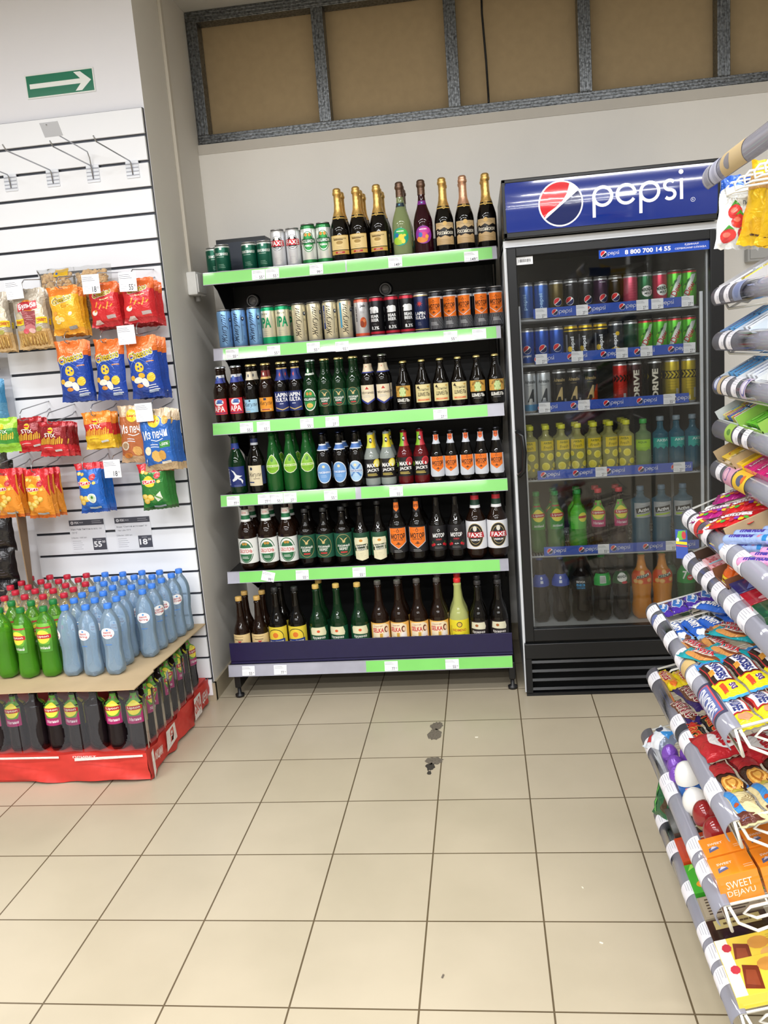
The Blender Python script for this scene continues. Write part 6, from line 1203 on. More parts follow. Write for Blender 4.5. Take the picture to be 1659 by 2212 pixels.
for k, y, art, lab in [('H', -1.09, R(-.028, .028, -.5, .5, '#9fc455') + El(.004, -.05, .014, .14, '#5f8a3a', 14), 'lime green insert in the eighth candy rack rail'),
                       ('G', -1.10, R(-.035, .035, -.5, .5, '#d8a0b8') + El(-.014, 0, .016, .3, '#6a5a9a', 14) + El(-.014, 0, .013, .24, '#e0b0c4', 14), 'pink insert in the seventh candy rack rail'),
                       ('G', -1.19, R(-.045, .045, -.5, .5, '#e8c23a') + El(.0, 0, .02, .26, '#5a5f7a', 12) + El(.02, .1, .01, .2, '#e0702c', 10), 'yellow insert in the seventh candy rack rail'),
                       ('I', -1.0, R(-.012, .02, -.5, .5, '#c9b490') + El(-.022, 0, .016, .34, '#5a6ab0', 14) + El(-.022, 0, .012, .26, '#c8ccdf', 14), 'blue and tan insert at the far end of the ninth rail'),
                       ('I', -1.2, R(-.02, .02, -.5, .5, '#c8b8cc') + El(0, 0, .016, .4, '#6a6aa8', 14) + El(0, 0, .012, .3, '#d8d0e0', 14), 'lilac ringed insert in the ninth candy rack rail'),
                       ('K', -1.16, R(-.03, .03, -.5, .5, '#8a93b4') + El(0, 0, .02, .4, '#7480a8', 14), 'blue circle insert in the eleventh candy rack rail'),
                       ('D', -1.04, El(0, 0, .014, .3, '#5f6aa0', 14), 'round blue mark on the fourth candy rack rail'),
                       ('D', -1.375, R(-.018, .018, -.5, .5, '#c9ab74'), 'tan insert in the fourth candy rack rail'),
                       ('D', -1.57, R(-.07, .07, -.5, .5, '#3f3f58') + R(-.06, .06, -.38, .4, '#c04a54') + R(-.057, .057, -.32, .34, '#5a6498') + T('SNICKERS', 0, 0, .1, .5, '#d8d8e4', .03), 'dark insert with bar wrapper print on the fourth rail'),
                       ('F', -1.10, R(-.016, .016, -.5, .5, '#c83a3a') + R(-.016, .016, .3, .4, '#e8c23a'), 'red insert in the sixth candy rack rail'),
                       ('C', -1.31, R(-.015, .015, -.5, .5, '#3a3a44'), 'dark insert in the third candy rack rail')]:
    rail_label(k, y, .06, art, lab, cat='rail insert')

BR = {}
def bar(key, name, desc, cat, L_, W_, Th, base, art, **kw): BR[key] = Kind(name, desc, cat, packet(name, L_, W_, Th, base, art, crimp='x', hang=False, wr=.0007, cr=.01, **kw))
def boxk(key, name, desc, cat, sx, sy, sz, col, top=None, front=None, side=None):
    def make():
        bm = bmesh.new(); box(bm, -sx/2, sx/2, -sy/2, sy/2, 0, sz, 0, .0008); colfaces(bm, col)
        if top: add_art(bm, top, flatmap((0, 0, sz), (1, 0, 0), (0, 1, 0), (0, 0, 1)), eps=.0003)
        if front: add_art(bm, front, flatmap((0, -sy/2, sz/2), (1, 0, 0), (0, 0, 1), (0, -1, 0)), eps=.0003)
        if side: add_art(bm, side, flatmap((-sx/2, 0, sz/2), (0, -1, 0), (0, 0, 1), (-1, 0, 0)), eps=.0003)
        return mk(name, bm, GLOSS, recalc=False)
    BR[key] = Kind(name, desc, cat, make)
def rput(key, k, s, y, label, group, h=.0, rz=-90, tilt=(0, 0)):
    o = BR[key].put((0, 0, 0), 0, label, group)
    M = sh_mat(k, s, y, -.008+h) @ Matrix.Rotation(math.radians(rz), 4, 'Z') @ Matrix.Rotation(math.radians(tilt[0]), 4, 'X') @ Matrix.Rotation(math.radians(tilt[1]), 4, 'Y')
    o.location = M.translation; o.rotation_euler = M.to_euler(); return o
gD = 'chocolate bars on the fourth shelf of the candy rack'
bar('milky', 'chocolate_bar', 'purple bar with oval logo', 'chocolate bar', .1, .04, .02, [(1, '#4a2a9e')], El(0, 0, .032, .016, '#e8e4f2', 18) + El(.002, 0, .029, .0135, '#3a78c8', 18) + T('Milky', -.002, .003, .04, .012, '#ffffff', .04, 0, .2) + [q for i in range(8) for q in El(-.045+.012*i, .016*(-1)**i, .0015, .0015, '#c8b8f0', 5)])
bar('bounty', 'chocolate_bar', 'blue and white coconut bar', 'chocolate bar', .15, .04, .022, [(.16, '#e8eef4'), (.9, '#2a63c4'), (1, '#8ab4dc')], P([(-.06, .02), (-.03, .02), (-.05, -.02), (-.066, -.02)], '#e8eef4') + T('BOUNTY', -.012, .0, .082, .02, '#ffffff', .07) + El(.05, -.004, .013, .012, '#e8ecf0', 12) + El(.05, -.004, .009, .008, '#ffffff', 12) + El(.064, .006, .008, .008, '#5a3520', 8))
def twx(): return El(.0, -.012, .045, .01, '#c98a4a', 14) + El(.018, -.008, .04, .006, '#7a3f20', 12) + R(-.03, .035, -.008, .0, '#e8dcc8') + T('TWIX', 0, .004, .07, .024, '#e8e0e0', .08, .05) + T('TWIX', 0, .004, .068, .022, '#c2202c', .03, .05)
bar('twixb', 'chocolate_bar', 'brown caramel biscuit bar', 'chocolate bar', .13, .042, .022, [(1, '#8a5a38')], twx())
bar('twixt', 'chocolate_bar', 'teal caramel biscuit bar', 'chocolate bar', .14, .045, .022, [(1, '#159aa4')], twx())
def snk(): return P([(-.062, -.023), (.03, -.023), (.034, .021), (-.058, .021)], '#b5222c') + P([(-.06, -.021), (.028, -.021), (.032, .019), (-.056, .019)], '#2a1a1a') + P([(-.052, -.012), (.026, -.012), (.028, .017), (-.05, .017)], '#f0eef4') + T('SNICKERS', -.012, .003, .072, .02, '#28347e', .05) + R(-.022, .0, -.02, -.008, '#d9963a')
bar('snick', 'chocolate_bar', 'blue and yellow peanut bar', 'chocolate bar', .175, .052, .024, [(.18, '#3a8ad4'), (.62, '#2f2020'), (.94, '#e8dc22'), (1, '#4aa4e0')], snk() + T('30', .056, .006, .02, .014, '#f2f0f4', .08) + T('30', .056, .006, .02, .014, '#5a2a7a', .03) + R(.04, .07, -.018, -.008, '#d84a2a'))
bar('snick2', 'chocolate_bar', 'yellow bar with red-framed white panel', 'chocolate bar', .13, .048, .024, [(.5, '#8a1d28'), (1, '#e2d424')], P([(-.055, -.022), (.02, -.022), (.02, .02), (-.055, .02)], '#c0242e') + P([(-.052, -.018), (.016, -.018), (.016, .016), (-.052, .016)], '#f0eef4') + T('ТРУШНЕЕ', -.018, 0, .06, .02, '#28347e', .05) + El(.034, .0, .012, .014, '#c9906a', 10))
W4 = ', %s from the rail'
for i, (s, y) in enumerate([(.022, -.992), (.062, -.988), (.102, -.984), (.142, -.98), (.182, -.978)]): rput('milky', 'D', s, y, 'purple bar with oval logo, %s from the rail on the fourth shelf' % ORD[i], gD, h=.012, rz=-95)
for i, (s, y, h, rz) in enumerate([(.022, -1.155, .012, -86), (.064, -1.165, .012, -84), (.105, -1.18, .012, -76), (.13, -1.135, .034, -62), (.185, -1.12, .03, -70), (.15, -1.17, .012, -82), (.2, -1.15, .012, -78), (.245, -1.13, .012, -80)]): rput('bounty', 'D', s, y, 'blue and white coconut bar, %s from the rail on the fourth shelf' % ORD[i], gD, h=h, rz=rz)
for i, (s, y, h, rz) in enumerate([(.03, -1.285, .014, -70), (.13, -1.255, .02, -50), (.2, -1.27, .02, -56), (.08, -1.3, .012, -76), (.16, -1.34, .012, -70)]): rput('twixb', 'D', s, y, 'brown caramel biscuit bar, %s from the rail on the fourth shelf' % ORD[i], gD, h=h, rz=rz)
for i, (s, y, h, rz) in enumerate([(.034, -1.385, .03, -62), (.085, -1.40, .03, -66), (.12, -1.325, .036, -60), (.18, -1.375, .03, -64)]): rput('twixt', 'D', s, y, 'teal caramel biscuit bar, %s from the rail on the fourth shelf' % ORD[i], gD, h=h, rz=rz)
for i, (s, y, h) in enumerate([(.034, -1.51, .03), (.088, -1.502, .03), (.142, -1.495, .03), (.196, -1.488, .03)]): rput('snick', 'D', s, y, 'blue and yellow peanut bar, %s from the rail on the fourth shelf' % ORD[i], gD, h=h, rz=-86+i, tilt=(0, 3))
for i, (s, y, h) in enumerate([(.03, -1.635, .012), (.08, -1.63, .012), (.13, -1.63, .012)]): rput('snick2', 'D', s, y, 'yellow bar with red-framed white panel, %s from the rail' % ORD[i], gD, h=h, rz=-86)
gC = 'sweets on the third shelf of the candy rack'
bar('nuts', 'chocolate_bar', 'yellow nut bar with red lettering', 'chocolate bar', .13, .042, .024, [(1, '#e8d022')], P([(-.04, -.016), (.036, -.016), (.036, .016), (-.04, .016)], '#d8a02a') + T('Nuts', -.004, 0, .064, .026, '#f2eee0', .06) + T('Nuts', -.004, 0, .062, .024, '#a8282a', .02) + El(.045, 0, .01, .01, '#e8762a', 10))
bar('picnic', 'chocolate_bar', 'dark violet bar with striped lettering', 'chocolate bar', .15, .045, .026, [(1, '#33205c')], El(0, 0, .06, .02, '#6a3a2a') + T('PICNIC', 0, .002, .1, .03, '#e8dcd0', .09) + T('PICNIC', 0, .002, .098, .027, '#8a1f2e', .03) + [q for i in range(6) for q in R(-.045+.017*i, -.043+.017*i, -.014, .016, '#e8d8c8')] + El(-.062, .01, .008, .008, '#e8dcb0', 8))
bar('mars', 'chocolate_bar', 'black bar with red script', 'chocolate bar', .12, .044, .022, [(1, '#1a1416')], T('Mars', 0, 0, .085, .034, '#d8a04a', .06, 0, .2) + T('Mars', 0, 0, .082, .031, '#c2281f', .02, 0, .2))
bar('kitbag', 'chocolate_bar', 'red chocolate wafer sharing bag', 'bag', .12, .1, .03, [(1, '#b5202a')], El(0, .01, .042, .034, '#f2eeee') + P([(-.05, -.002), (.04, .04), (.044, .03), (-.04, -.016)], '#b5202a') + T('KitKat', .0, .008, .068, .026, '#c2202c', .05, 0, .1))
bar('kit', 'chocolate_bar', 'dark red wafer bar with golden swirl', 'chocolate bar', .13, .05, .024, [(.5, '#6a1a1e'), (1, '#3a2016')], P([(-.06, -.022), (.0, -.022), (.01, .022), (-.06, .022)], '#a8242a') + [q for i in range(4) for q in El(.04, 0, .024-.005*i, .02-.004*i, ['#c98a3a', '#e8b45a', '#b5702a', '#e0a850'][i], 14)])
bar('bisc', 'chocolate_bar', 'cream and blue oat biscuit bar', 'chocolate bar', .13, .055, .026, [(.1, '#2a6ab8'), (1, '#e0d0a0')], R(-.05, .05, -.02, -.004, '#3f8ad0') + El(-.045, .01, .016, .014, '#c8b84a', 12) + El(.03, .008, .02, .014, '#e8d8a8', 12) + [q for i in range(4) for q in stroke(arcp(-.01, .008, .006+.005*i, -40, 120, 8), .0012, '#8a6a3a')] + P([(.03, -.026), (.06, -.026), (.06, .02), (.04, .0)], '#5a2a20') + El(.012, -.012, .006, .006, '#b5502a', 8))
for i, (s, y) in enumerate([(.026, -1.02), (.07, -1.045)]): rput('nuts', 'C', s, y, 'yellow nut bar with red lettering, %s from the rail' % ORD[i], gC, h=.014, rz=-80)
for i, (s, y, h) in enumerate([(.056, -1.19, .03), (.022, -1.225, .014), (.1, -1.2, .014)]): rput('picnic', 'C', s, y, 'dark violet bar with striped lettering, ' + ['upper one on top', 'against the rail', 'furthest from the rail'][i], gC, h=h, rz=-80)
for i, (s, y) in enumerate([(.024, -1.335), (.07, -1.32), (.116, -1.31)]): rput('mars', 'C', s, y, 'black bar with red script, %s from the rail' % ORD[i], gC, h=.014, rz=-84)
for i, (s, y, h) in enumerate([(.055, -1.435, .03), (.13, -1.47, .02)]): rput('kitbag', 'C', s, y, ['red sharing bag with round white logo on the third shelf', 'red sharing bag further back from the rail on the third shelf'][i], gC, h=h, rz=-84)
for i, (s, y) in enumerate([(.03, -1.545), (.082, -1.54), (.134, -1.53)]): rput('kit', 'C', s, y, 'dark red wafer bar with golden swirl, %s from the rail' % ORD[i], gC, h=.016, rz=-84)
for i, (s, y) in enumerate([(.032, -1.655), (.09, -1.65), (.148, -1.645)]): rput('bisc', 'C', s, y, 'cream and blue oat biscuit bar, %s from the rail' % ORD[i], gC, h=.016, rz=-84)
gB = 'sweets on the second lowest shelf of the candy rack'
def egg(key, name, desc, cat, r, hgt, col, col2=None, m=None, zsplit=.5):
    def make():
        bm = bmesh.new(); prof = [(max(.0005, r*math.sin(PI*i/14)*(1-.12*(1-math.cos(PI*i/14))/2)), hgt/2*(1-math.cos(PI*i/14))) for i in range(15)]
        lathe(bm, prof, 24, cap=False); colfaces(bm, col); cl = bm.loops.layers.float_color['Col']
        if col2:
            for f in bm.faces:
                if sum(v.co.z for v in f.verts)/len(f.verts) < hgt*zsplit:
                    for l in f.loops: l[cl] = lin(col2)
        for v in bm.verts: v.co.z -= 0
        return mk(name, bm, m or FILM, recalc=False)
    BR[key] = Kind(name, desc, cat, make)
egg('eggp', 'chocolate_egg', 'purple foil chocolate egg', 'chocolate egg', .023, .055, '#7a4ab4')
egg('eggw', 'chocolate_egg', 'plain white plastic egg', 'toy egg', .032, .07, '#e6e6e4', None, GLOSS)
egg('eggr', 'chocolate_egg', 'dark red toy egg with gold base', 'toy egg', .031, .075, '#8a1f22', '#8f8050', GLOSS, .42)
bar('toy', 'toy_bag', 'white and blue pointed toy sweet bag', 'bag', .09, .08, .045, [(.4, '#dfe6f2'), (.7, '#e6eaf2'), (1, '#7a8498')], P([(-.04, -.03), (-.01, -.03), (-.02, .0)], '#c8303a') + P([(.0, .01), (.03, .0), (.03, .03)], '#3a8ad0') + El(-.01, .015, .012, .01, '#3a3f58', 8))
K2 = Kind('toy_bottle', 'blue', 'toy egg', bottle('toy_bottle', [(.026, 0), (.03, .006), (.03, .045), (.024, .06), (.012, .068), (.002, .07)], mat('blue_toy_plastic', '#2a66b8', .25), R(-.025, .025, .008, .042, '#2a66b8') + R(-.012, .012, .01, .03, '#e8ecf4') + [q for i in range(8) for q in R(-.011+.0028*i, -.0098+.0028*i, .012, .028, '#22242a')] + El(0, .038, .008, .005, '#d88a9a', 10), None, None))
rput('toy', 'B', .03, -1.04, 'white and blue pointed toy sweet bag at the far end', gB, h=.03, rz=-60, tilt=(20, 0))
for i, (s, y, h) in enumerate([(.026, -1.115, .0), (.028, -1.18, .0), (.072, -1.15, 0), (.03, -1.232, .0), (.075, -1.21, 0)]): rput('eggp', 'B', s, y, 'purple foil chocolate egg, ' + ['nearest the toy bag at the rail', 'second along the rail', 'behind the first two', 'last along the rail', 'behind the last two'][i], gB, h=h, rz=40*i, tilt=(0, 12))
o = K2.put((0, 0, 0), 0, 'blue toy bottle with white domed top, beside the purple eggs', gB); M = sh_mat('B', .045, -1.285, -.008) @ Matrix.Rotation(math.radians(-20), 4, 'Z'); o.location = M.translation; o.rotation_euler = M.to_euler()
bm = bmesh.new(); lathe(bm, [(.031, .045), (.031, .055), (.027, .072), (.018, .086), (.006, .093), (.0005, .094)], 24, cap=False); mk('domed_top', bm, plain('#e8e8e6', .25), o)
rput('eggw', 'B', .038, -1.365, 'plain white plastic egg between the blue bottle and red eggs', gB, rz=0)
for i, (s, y) in enumerate([(.045, -1.43), (.05, -1.50)]): rput('eggr', 'B', s, y, 'dark red toy egg with gold base, ' + ['next to the white egg', 'next to the orange boxes'][i], gB, rz=0, tilt=(0, 0))
oart = T('SWEET', -.012, .006, .03, .007, '#f2dcc8', .02) + R(.02, .038, -.018, -.0165, '#f0c8a0') + R(.02, .038, -.012, -.0105, '#f0c8a0') + P([(-.03, -.02), (-.008, -.012), (-.012, -.002), (-.028, -.006)], '#5a5f84') + P([(-.026, -.012), (-.01, -.006), (-.02, -.002)], '#c8c4d8')
boxk('orab', 'sweets_box', 'orange sweets carton', 'box', .08, .062, .06, '#f08a24', oart, T('SWEET', 0, .008, .05, .016, '#f4e4d4', .0) + T('DEJAVU', 0, -.012, .054, .016, '#f4e4d4', .0), R(-.02, .02, -.02, .0, '#d87a2a'))
for i, (s, y, h) in enumerate([(.045, -1.572, 0), (.045, -1.64, 0), (.13, -1.572, 0), (.13, -1.64, 0), (.215, -1.6, 0)]): rput('orab', 'B', s, y, 'orange sweets carton, ' + ['front column, further one', 'front column, nearer one', 'second column, further one', 'second column, nearer one', 'deepest on the shelf'][i], gB, h=h, rz=2)
gA = 'sweets on the lowest shelf of the candy rack'
bar('gbag', 'snack_bag', 'dark green sweets bag standing up', 'bag', .09, .1, .02, [(1, '#17603a')], P([(-.04, -.04), (-.02, -.04), (-.03, .04), (-.04, .04)], '#58b84a') + P([(0, -.02), (.03, -.03), (.02, .03)], '#4a3a28'))
rput('gbag', 'A', .02, -.985, 'dark green sweets bag standing at the far end of the lowest shelf', gA, h=.06, rz=-70, tilt=(60, 0))
boxk('darkbox', 'open_box', 'open dark grey box', 'box', .12, .12, .07, '#3f3d38')
boxk('redbox', 'chocolate_box', 'orange-red carton', 'box', .12, .1, .05, '#c2441e', R(-.05, .05, -.04, .04, '#b53c1a'))
boxk('gchoc', 'chocolate_box', 'green nut chocolate block', 'box', .13, .11, .028, '#3a9a2c', R(-.065, .065, -.055, .055, '#46a832') + [q for i in range(6) for q in El(-.02+.014*(i % 3), .02-.016*(i//3), .011, .01, ['#6a3a20', '#8a5030', '#e8dcb8'][i % 3], 9)] + El(-.035, -.025, .018, .014, '#e0962a', 16) + El(-.035, -.025, .012, .009, '#f0b84a', 16) + P([(-.06, .03), (-.03, .05), (-.05, .052)], '#9adc5a'))
boxk('beig', 'wafer_box', 'brown and beige wafer pack', 'box', .13, .075, .03, '#9c907a', R(-.06, .06, -.034, .034, '#a89c86') + [q for i in range(6) for q in R(-.05, .03+.01*(i % 2), -.028+.01*i, -.0235+.01*i, '#4a3c30')])
boxk('dchoc', 'chocolate_box', 'dark brown and cream chocolate pack', 'box', .13, .07, .03, '#3a241c', R(-.06, .06, -.03, .0, '#2c1a14') + R(-.05, .05, .002, .03, '#b8a870') + T('Choco', 0, .016, .06, .014, '#5a4a2a', .0))
boxk('cook', 'cookie_box', 'yellow cookie pack with chocolate pieces', 'box', .13, .095, .03, '#efd04a', R(-.064, -.04, -.047, .047, '#f0ece4') + P([(-.04, -.03), (-.005, -.04), (.0, .02), (-.03, .03)], '#7a3420') + P([(-.035, -.02), (-.01, -.03), (-.008, .01), (-.026, .016)], '#93462c') + El(.02, .02, .022, .018, '#d89a4a', 12) + El(.035, -.015, .02, .018, '#e0ac62', 12) + R(.02, .064, -.047, -.035, '#3a98d8') + El(-.045, .02, .01, .012, '#c83a48', 8) + lines(.05, .035, .02, 3, .006, '#8a7a3a'))
boxk('blueb', 'cookie_box', 'blue cookie carton', 'box', .14, .045, .05, '#2f78b4', None, El(.02, 0, .02, .014, '#5a9ccc', 12) + R(-.06, -.02, -.015, .015, '#4a8cc0'))
for kk, s, y, lab, h in [('darkbox', .07, -1.08, 'open dark grey box on the lowest shelf', -.01), ('redbox', .066, -1.195, 'orange-red carton beside the green chocolate block', 0), ('gchoc', .07, -1.305, 'green nut chocolate block on the lowest shelf', .014), ('gchoc', .205, -1.305, 'green nut chocolate block deeper on the lowest shelf', .014), ('beig', .07, -1.41, 'brown and beige wafer pack on the lowest shelf', .01), ('dchoc', .07, -1.49, 'dark brown and cream chocolate pack by the wafer pack', .01),
                          ('cook', .07, -1.575, 'yellow cookie pack with chocolate pieces, further of two', .016), ('cook', .07, -1.645+.0, 'yellow cookie pack with chocolate pieces, nearest the camera', .022), ('cook', .21, -1.6, 'yellow cookie pack deeper on the lowest shelf', .016)]:
    rput(kk, 'A', s, y, lab, gA, h=h, rz=0, tilt=(2 if kk == 'cook' else 0, 0))
gF = 'sweets on the sixth shelf of the candy rack'
def skt(c2): return T('Skittles', 0, .008, .085, .026, '#f4eef4', .05, .04) + [q for i in range(7) for q in El(-.03+.012*i, -.018-.006*(i % 2), .007, .006, ['#e8c22a', '#4fae3a', '#e8762a', '#d8304a', '#8a3ab4'][i % 5], 8)]
bar('skp', 'sweets_bag', 'magenta fruit sweets bag', 'bag', .12, .075, .02, [(1, '#b01c7c')], skt(0)); bar('skr', 'sweets_bag', 'red fruit sweets bag', 'bag', .12, .075, .02, [(1, '#cf2028')], skt(0))
for i, (kk, s, y, h, rz) in enumerate([('skp', .05, -1.07, .02, -35), ('skp', .12, -1.03, .03, -30), ('skp', .19, -1.06, .03, -25), ('skr', .04, -1.165, .016, -40), ('skr', .11, -1.15, .03, -38), ('skr', .19, -1.16, .03, -30), ('skr', .055, -1.23, .034, -48), ('skr', .15, -1.23, .034, -40)]):
    rput(kk, 'F', s, y, '%s, %s' % (BR[kk].desc, ['at the rail corner', 'lying in the middle of its row', 'deepest in its row', 'at the rail', 'in the middle of its row', 'deepest in its row', 'on top, nearest the blue rolls', 'on top, second from the blue rolls'][i]), gF, h=h, rz=rz)
bm = bmesh.new(); M = sh_mat('F', 0, 0, -.006); box(bm, .012, .28, -1.292, -1.286, 0, .042, 0, .0005, M); tag(mk('cardboard_divider', bm, cardm), 'tan cardboard divider between fruit sweets and mint rolls', 'cardboard')
def roll(key, desc, col, tc='#4a3aa0'):
    def make():
        bm = bmesh.new(); lathe(bm, [(.007, -.066), (.0105, -.063), (.011, -.058), (.011, .058), (.0105, .063), (.007, .066)], 20); colfaces(bm, col)
        cl = bm.loops.layers.float_color['Col']
        prof = [(.011, -.1), (.011, .1)]; mp0 = cylmap(prof, .011)
        add_art(bm, Tm('mentos', .0, -.01, .07, .014, tc, .05) + P([(-.006, .04), (.006, .036), (.006, .044), (-.006, .048)], '#e88aa0') + R(-.014, .014, .052, .064, '#2a8ad0'), lambda u, v, e: mp0(u, v, e), su=.003, eps=.0004)
        bmesh.ops.transform(bm, matrix=Matrix.Rotation(-PI/2, 4, 'Z') @ Matrix.Rotation(-PI/2, 4, 'X'), verts=bm.verts)
        return mk('sweet_roll', bm, FILM, recalc=False)
    BR[key] = Kind('sweet_roll', desc, 'sweet roll', make)
roll('mint', 'pale blue mint roll', '#9fb8ec'); roll('pinkr', 'pink mint roll', '#e4a0cc')
for i, (s, h) in enumerate([(.02, .012), (.044, .012), (.068, .014), (.092, .014), (.116, .014), (.032, .032), (.056, .034)]): rput('mint', 'F', s, -1.365-.004*i, 'pale blue mint roll, ' + (ORD[i]+' from the rail' if i < 5 else ['on top near the rail', 'on top further from the rail'][i-5]), gF, h=h, rz=-62)
for i, s in enumerate((.02, .045, .07, .1)): rput('pinkr', 'F', s, -1.5, 'pink mint roll, %s from the rail' % ORD[i], gF, h=.014, rz=-62)
gE = 'sweets on the fifth shelf of the candy rack'
boxk('pinkb', 'gum_box', 'pink and white gum carton', 'box', .045, .06, .03, '#e8a4ac', R(-.02, .02, -.028, .028, '#eab0b8') + Tm('ТВИСТ', -.004, .002, .05, .022, '#c8424e', .05) + P([(-.02, -.028), (.02, -.028), (.02, -.016), (-.02, -.02)], '#9cd0e0'))
for i, (s, y) in enumerate([(.035, -1.11), (.035, -1.175), (.085, -1.11), (.085, -1.175)]): rput('pinkb', 'E', s, y, 'pink and white gum carton, ' + ['front further one', 'front nearer one', 'back further one', 'back nearer one'][i], gE, h=.004, rz=2)
def tubk():
    bm = bmesh.new(); lathe(bm, [(.016, 0), (.02, .003), (.021, .03), (.018, .04), (.014, .046), (.014, .056), (.001, .057)], 20); colfaces(bm, '#d8601a')
    add_art(bm, R(-.018, .018, .012, .032, '#e8c82a') + T('МЕД', 0, .022, .028, .012, '#7a3a1a', .03), cylmap([(.021, 0), (.021, .05)], .021), su=.005); return mk('sweets_tub', bm, GLOSS, recalc=False)
BR['tub'] = Kind('sweets_tub', 'orange tub', 'sweets tub', tubk)
for i, (s, y) in enumerate([(.03, -1.235), (.072, -1.225), (.114, -1.215), (.04, -1.28)]): rput('tub', 'E', s, y, 'small orange tub with yellow label, %s in its brown tray' % ['first', 'second', 'third', 'nearest'][i], gE, h=.004, rz=-50, tilt=(0, 30))
def tray(k, s0, s1, y0, y1, hh, col, label, name='cardboard_tray'):
    bm = bmesh.new(); M = sh_mat(k, 0, 0, -.010); tt = .002
    box(bm, s0, s1, y0, y1, 0, tt, 0, 0, M); box(bm, s0, s1, y0, y0+tt, 0, hh, 0, 0, M); box(bm, s0, s1, y1-tt, y1, 0, hh, 0, 0, M); box(bm, s0, s0+tt, y0, y1, 0, hh*.6, 0, 0, M); box(bm, s1-tt, s1, y0, y1, 0, hh, 0, 0, M)
    tag(mk(name, bm, noisy(mat('tray_'+col[1:], col, .6), 20, .05)), label, 'tray', 'display trays on the candy rack')
tray('E', .008, .2, -1.31, -1.208, .05, '#7a4a2e', 'brown cardboard tray holding the orange tubs')
tray('E', .008, .24, -1.205, -1.03, .045, '#4a3428', 'dark brown tray holding the pink gum cartons')
boxk('navyb', 'gum_box', 'navy gum carton', 'box', .2, .075, .035, '#1c2a66', [q for i in range(4) for q in P([(-.08+.04*i, -.03), (-.06+.04*i, -.03), (-.05+.04*i, .03)], '#5a72b8')])
boxk('redb', 'gum_box', 'red gum carton', 'box', .2, .075, .035, '#b01a2c', R(-.1, .1, -.037, -.012, '#a83040') + [q for i in range(3) for q in El(-.06+.05*i, -.02, .018, .01, '#e0a8b0', 10)])
boxk('grb', 'gum_box', 'dark green gum carton', 'box', .2, .08, .035, '#0f4a28', R(-.09, .09, -.03, -.012, '#1a6a3a') + [q for i in range(3) for q in El(-.06+.05*i, -.02, .016, .008, '#d88a8a', 10)])
for kk, y, lab in [('navyb', -1.355, 'navy gum carton on the fifth shelf of the candy rack'), ('redb', -1.435, 'red gum carton on the fifth shelf of the candy rack'), ('grb', -1.517, 'dark green gum carton on the fifth shelf of the candy rack')]: rput(kk, 'E', .112, y, lab, gE, h=.004, rz=0)
gU = 'gum and sweets on the upper shelves of the candy rack'
boxk('yb', 'gum_box', 'yellow carton', 'box', .06, .08, .03, '#f0c81e', R(-.026, .026, -.03, -.006, '#e0b41a') + lines(0, -.012, .04, 4, .005, '#8a6a1a', .0015) + stroke(arcp(0, .018, .014, 0, 200, 10), .003, '#d8542a'))
boxk('pkb', 'gum_box', 'hot pink carton', 'box', .05, .055, .03, '#d8207a', T('Love', 0, .004, .036, .014, '#f4e0ec', .03, .1) + El(-.006, .004, .02, .01, '#b01c68', 10) + T('Love', 0, .004, .034, .013, '#f4e0ec', .02, .1))
boxk('mul', 'gum_pack', 'small multicoloured gum pack', 'gum pack', .045, .028, .014, '#e8dc3a', R(-.022, 0, -.013, .0, '#c8303a') + R(0, .022, 0, .013, '#3a9ad4') + T('GUM', 0, .0, .03, .009, '#f4f4f0', .04))
boxk('mub', 'gum_pack', 'blue striped gum pack', 'gum pack', .045, .028, .014, '#2a6ab8', R(-.022, .022, -.004, .008, '#c8303a') + T('CLUB', 0, .002, .032, .008, '#f4f4f0', .04))
boxk('grp', 'gum_pack', 'bright green gum pack', 'gum pack', .05, .035, .016, '#5cb82a', El(0, 0, .018, .01, '#2f7a20', 14) + El(0, 0, .016, .008, '#8ad85a', 14))
boxk('blu', 'gum_pack', 'light blue gum pack', 'gum pack', .06, .018, .014, '#6aa8dc', R(-.026, .02, -.006, .006, '#2a62b0') + T('ORBIT', -.002, 0, .04, .008, '#eef4fa', .03))
boxk('whi', 'gum_pack', 'white gum pack', 'gum pack', .06, .018, .014, '#e4e8ee', T('DIROL', 0, 0, .04, .008, '#3a6ab0', .03))
def grid(kk, k, s0, y0, ns, ny, ds, dy, h=.006, rz=0):
    n = 0
    for i in range(ns):
        for j in range(ny):
            rput(kk, k, s0+ds*i, y0-dy*j, '%s, %s out from rail, %s from far end, %s shelf' % (BR[kk].desc, ORD[i], ORD[j], FL[k]), gU, h=h, rz=rz); n += 1
grid('yb', 'G', .045, -1.03, 3, 2, .065, .085); grid('pkb', 'G', .04, -1.20, 4, 3, .054, .06)
tray('G', .006, .255, -1.118, -.97, .055, '#b09a78', 'tan cardboard tray holding the yellow cartons')
grid('mul', 'H', .04, -.985, 4, 2, .05, .07, .02); grid('mub', 'H', .04, -1.02, 4, 2, .05, .07, .02); grid('grp', 'H', .045, -1.16, 4, 3, .055, .04, .012)
tray('H', .006, .255, -1.13, -.96, .05, '#c4ccd0', 'pale tray holding the multicoloured gum packs'); tray('H', .006, .255, -1.3, -1.135, .05, '#8ab84a', 'green tray holding the bright green gum packs')
grid('blu', 'I', .05, -1.0, 3, 3, .066, .04, .014); grid('whi', 'I', .05, -1.14, 3, 3, .066, .034, .014)
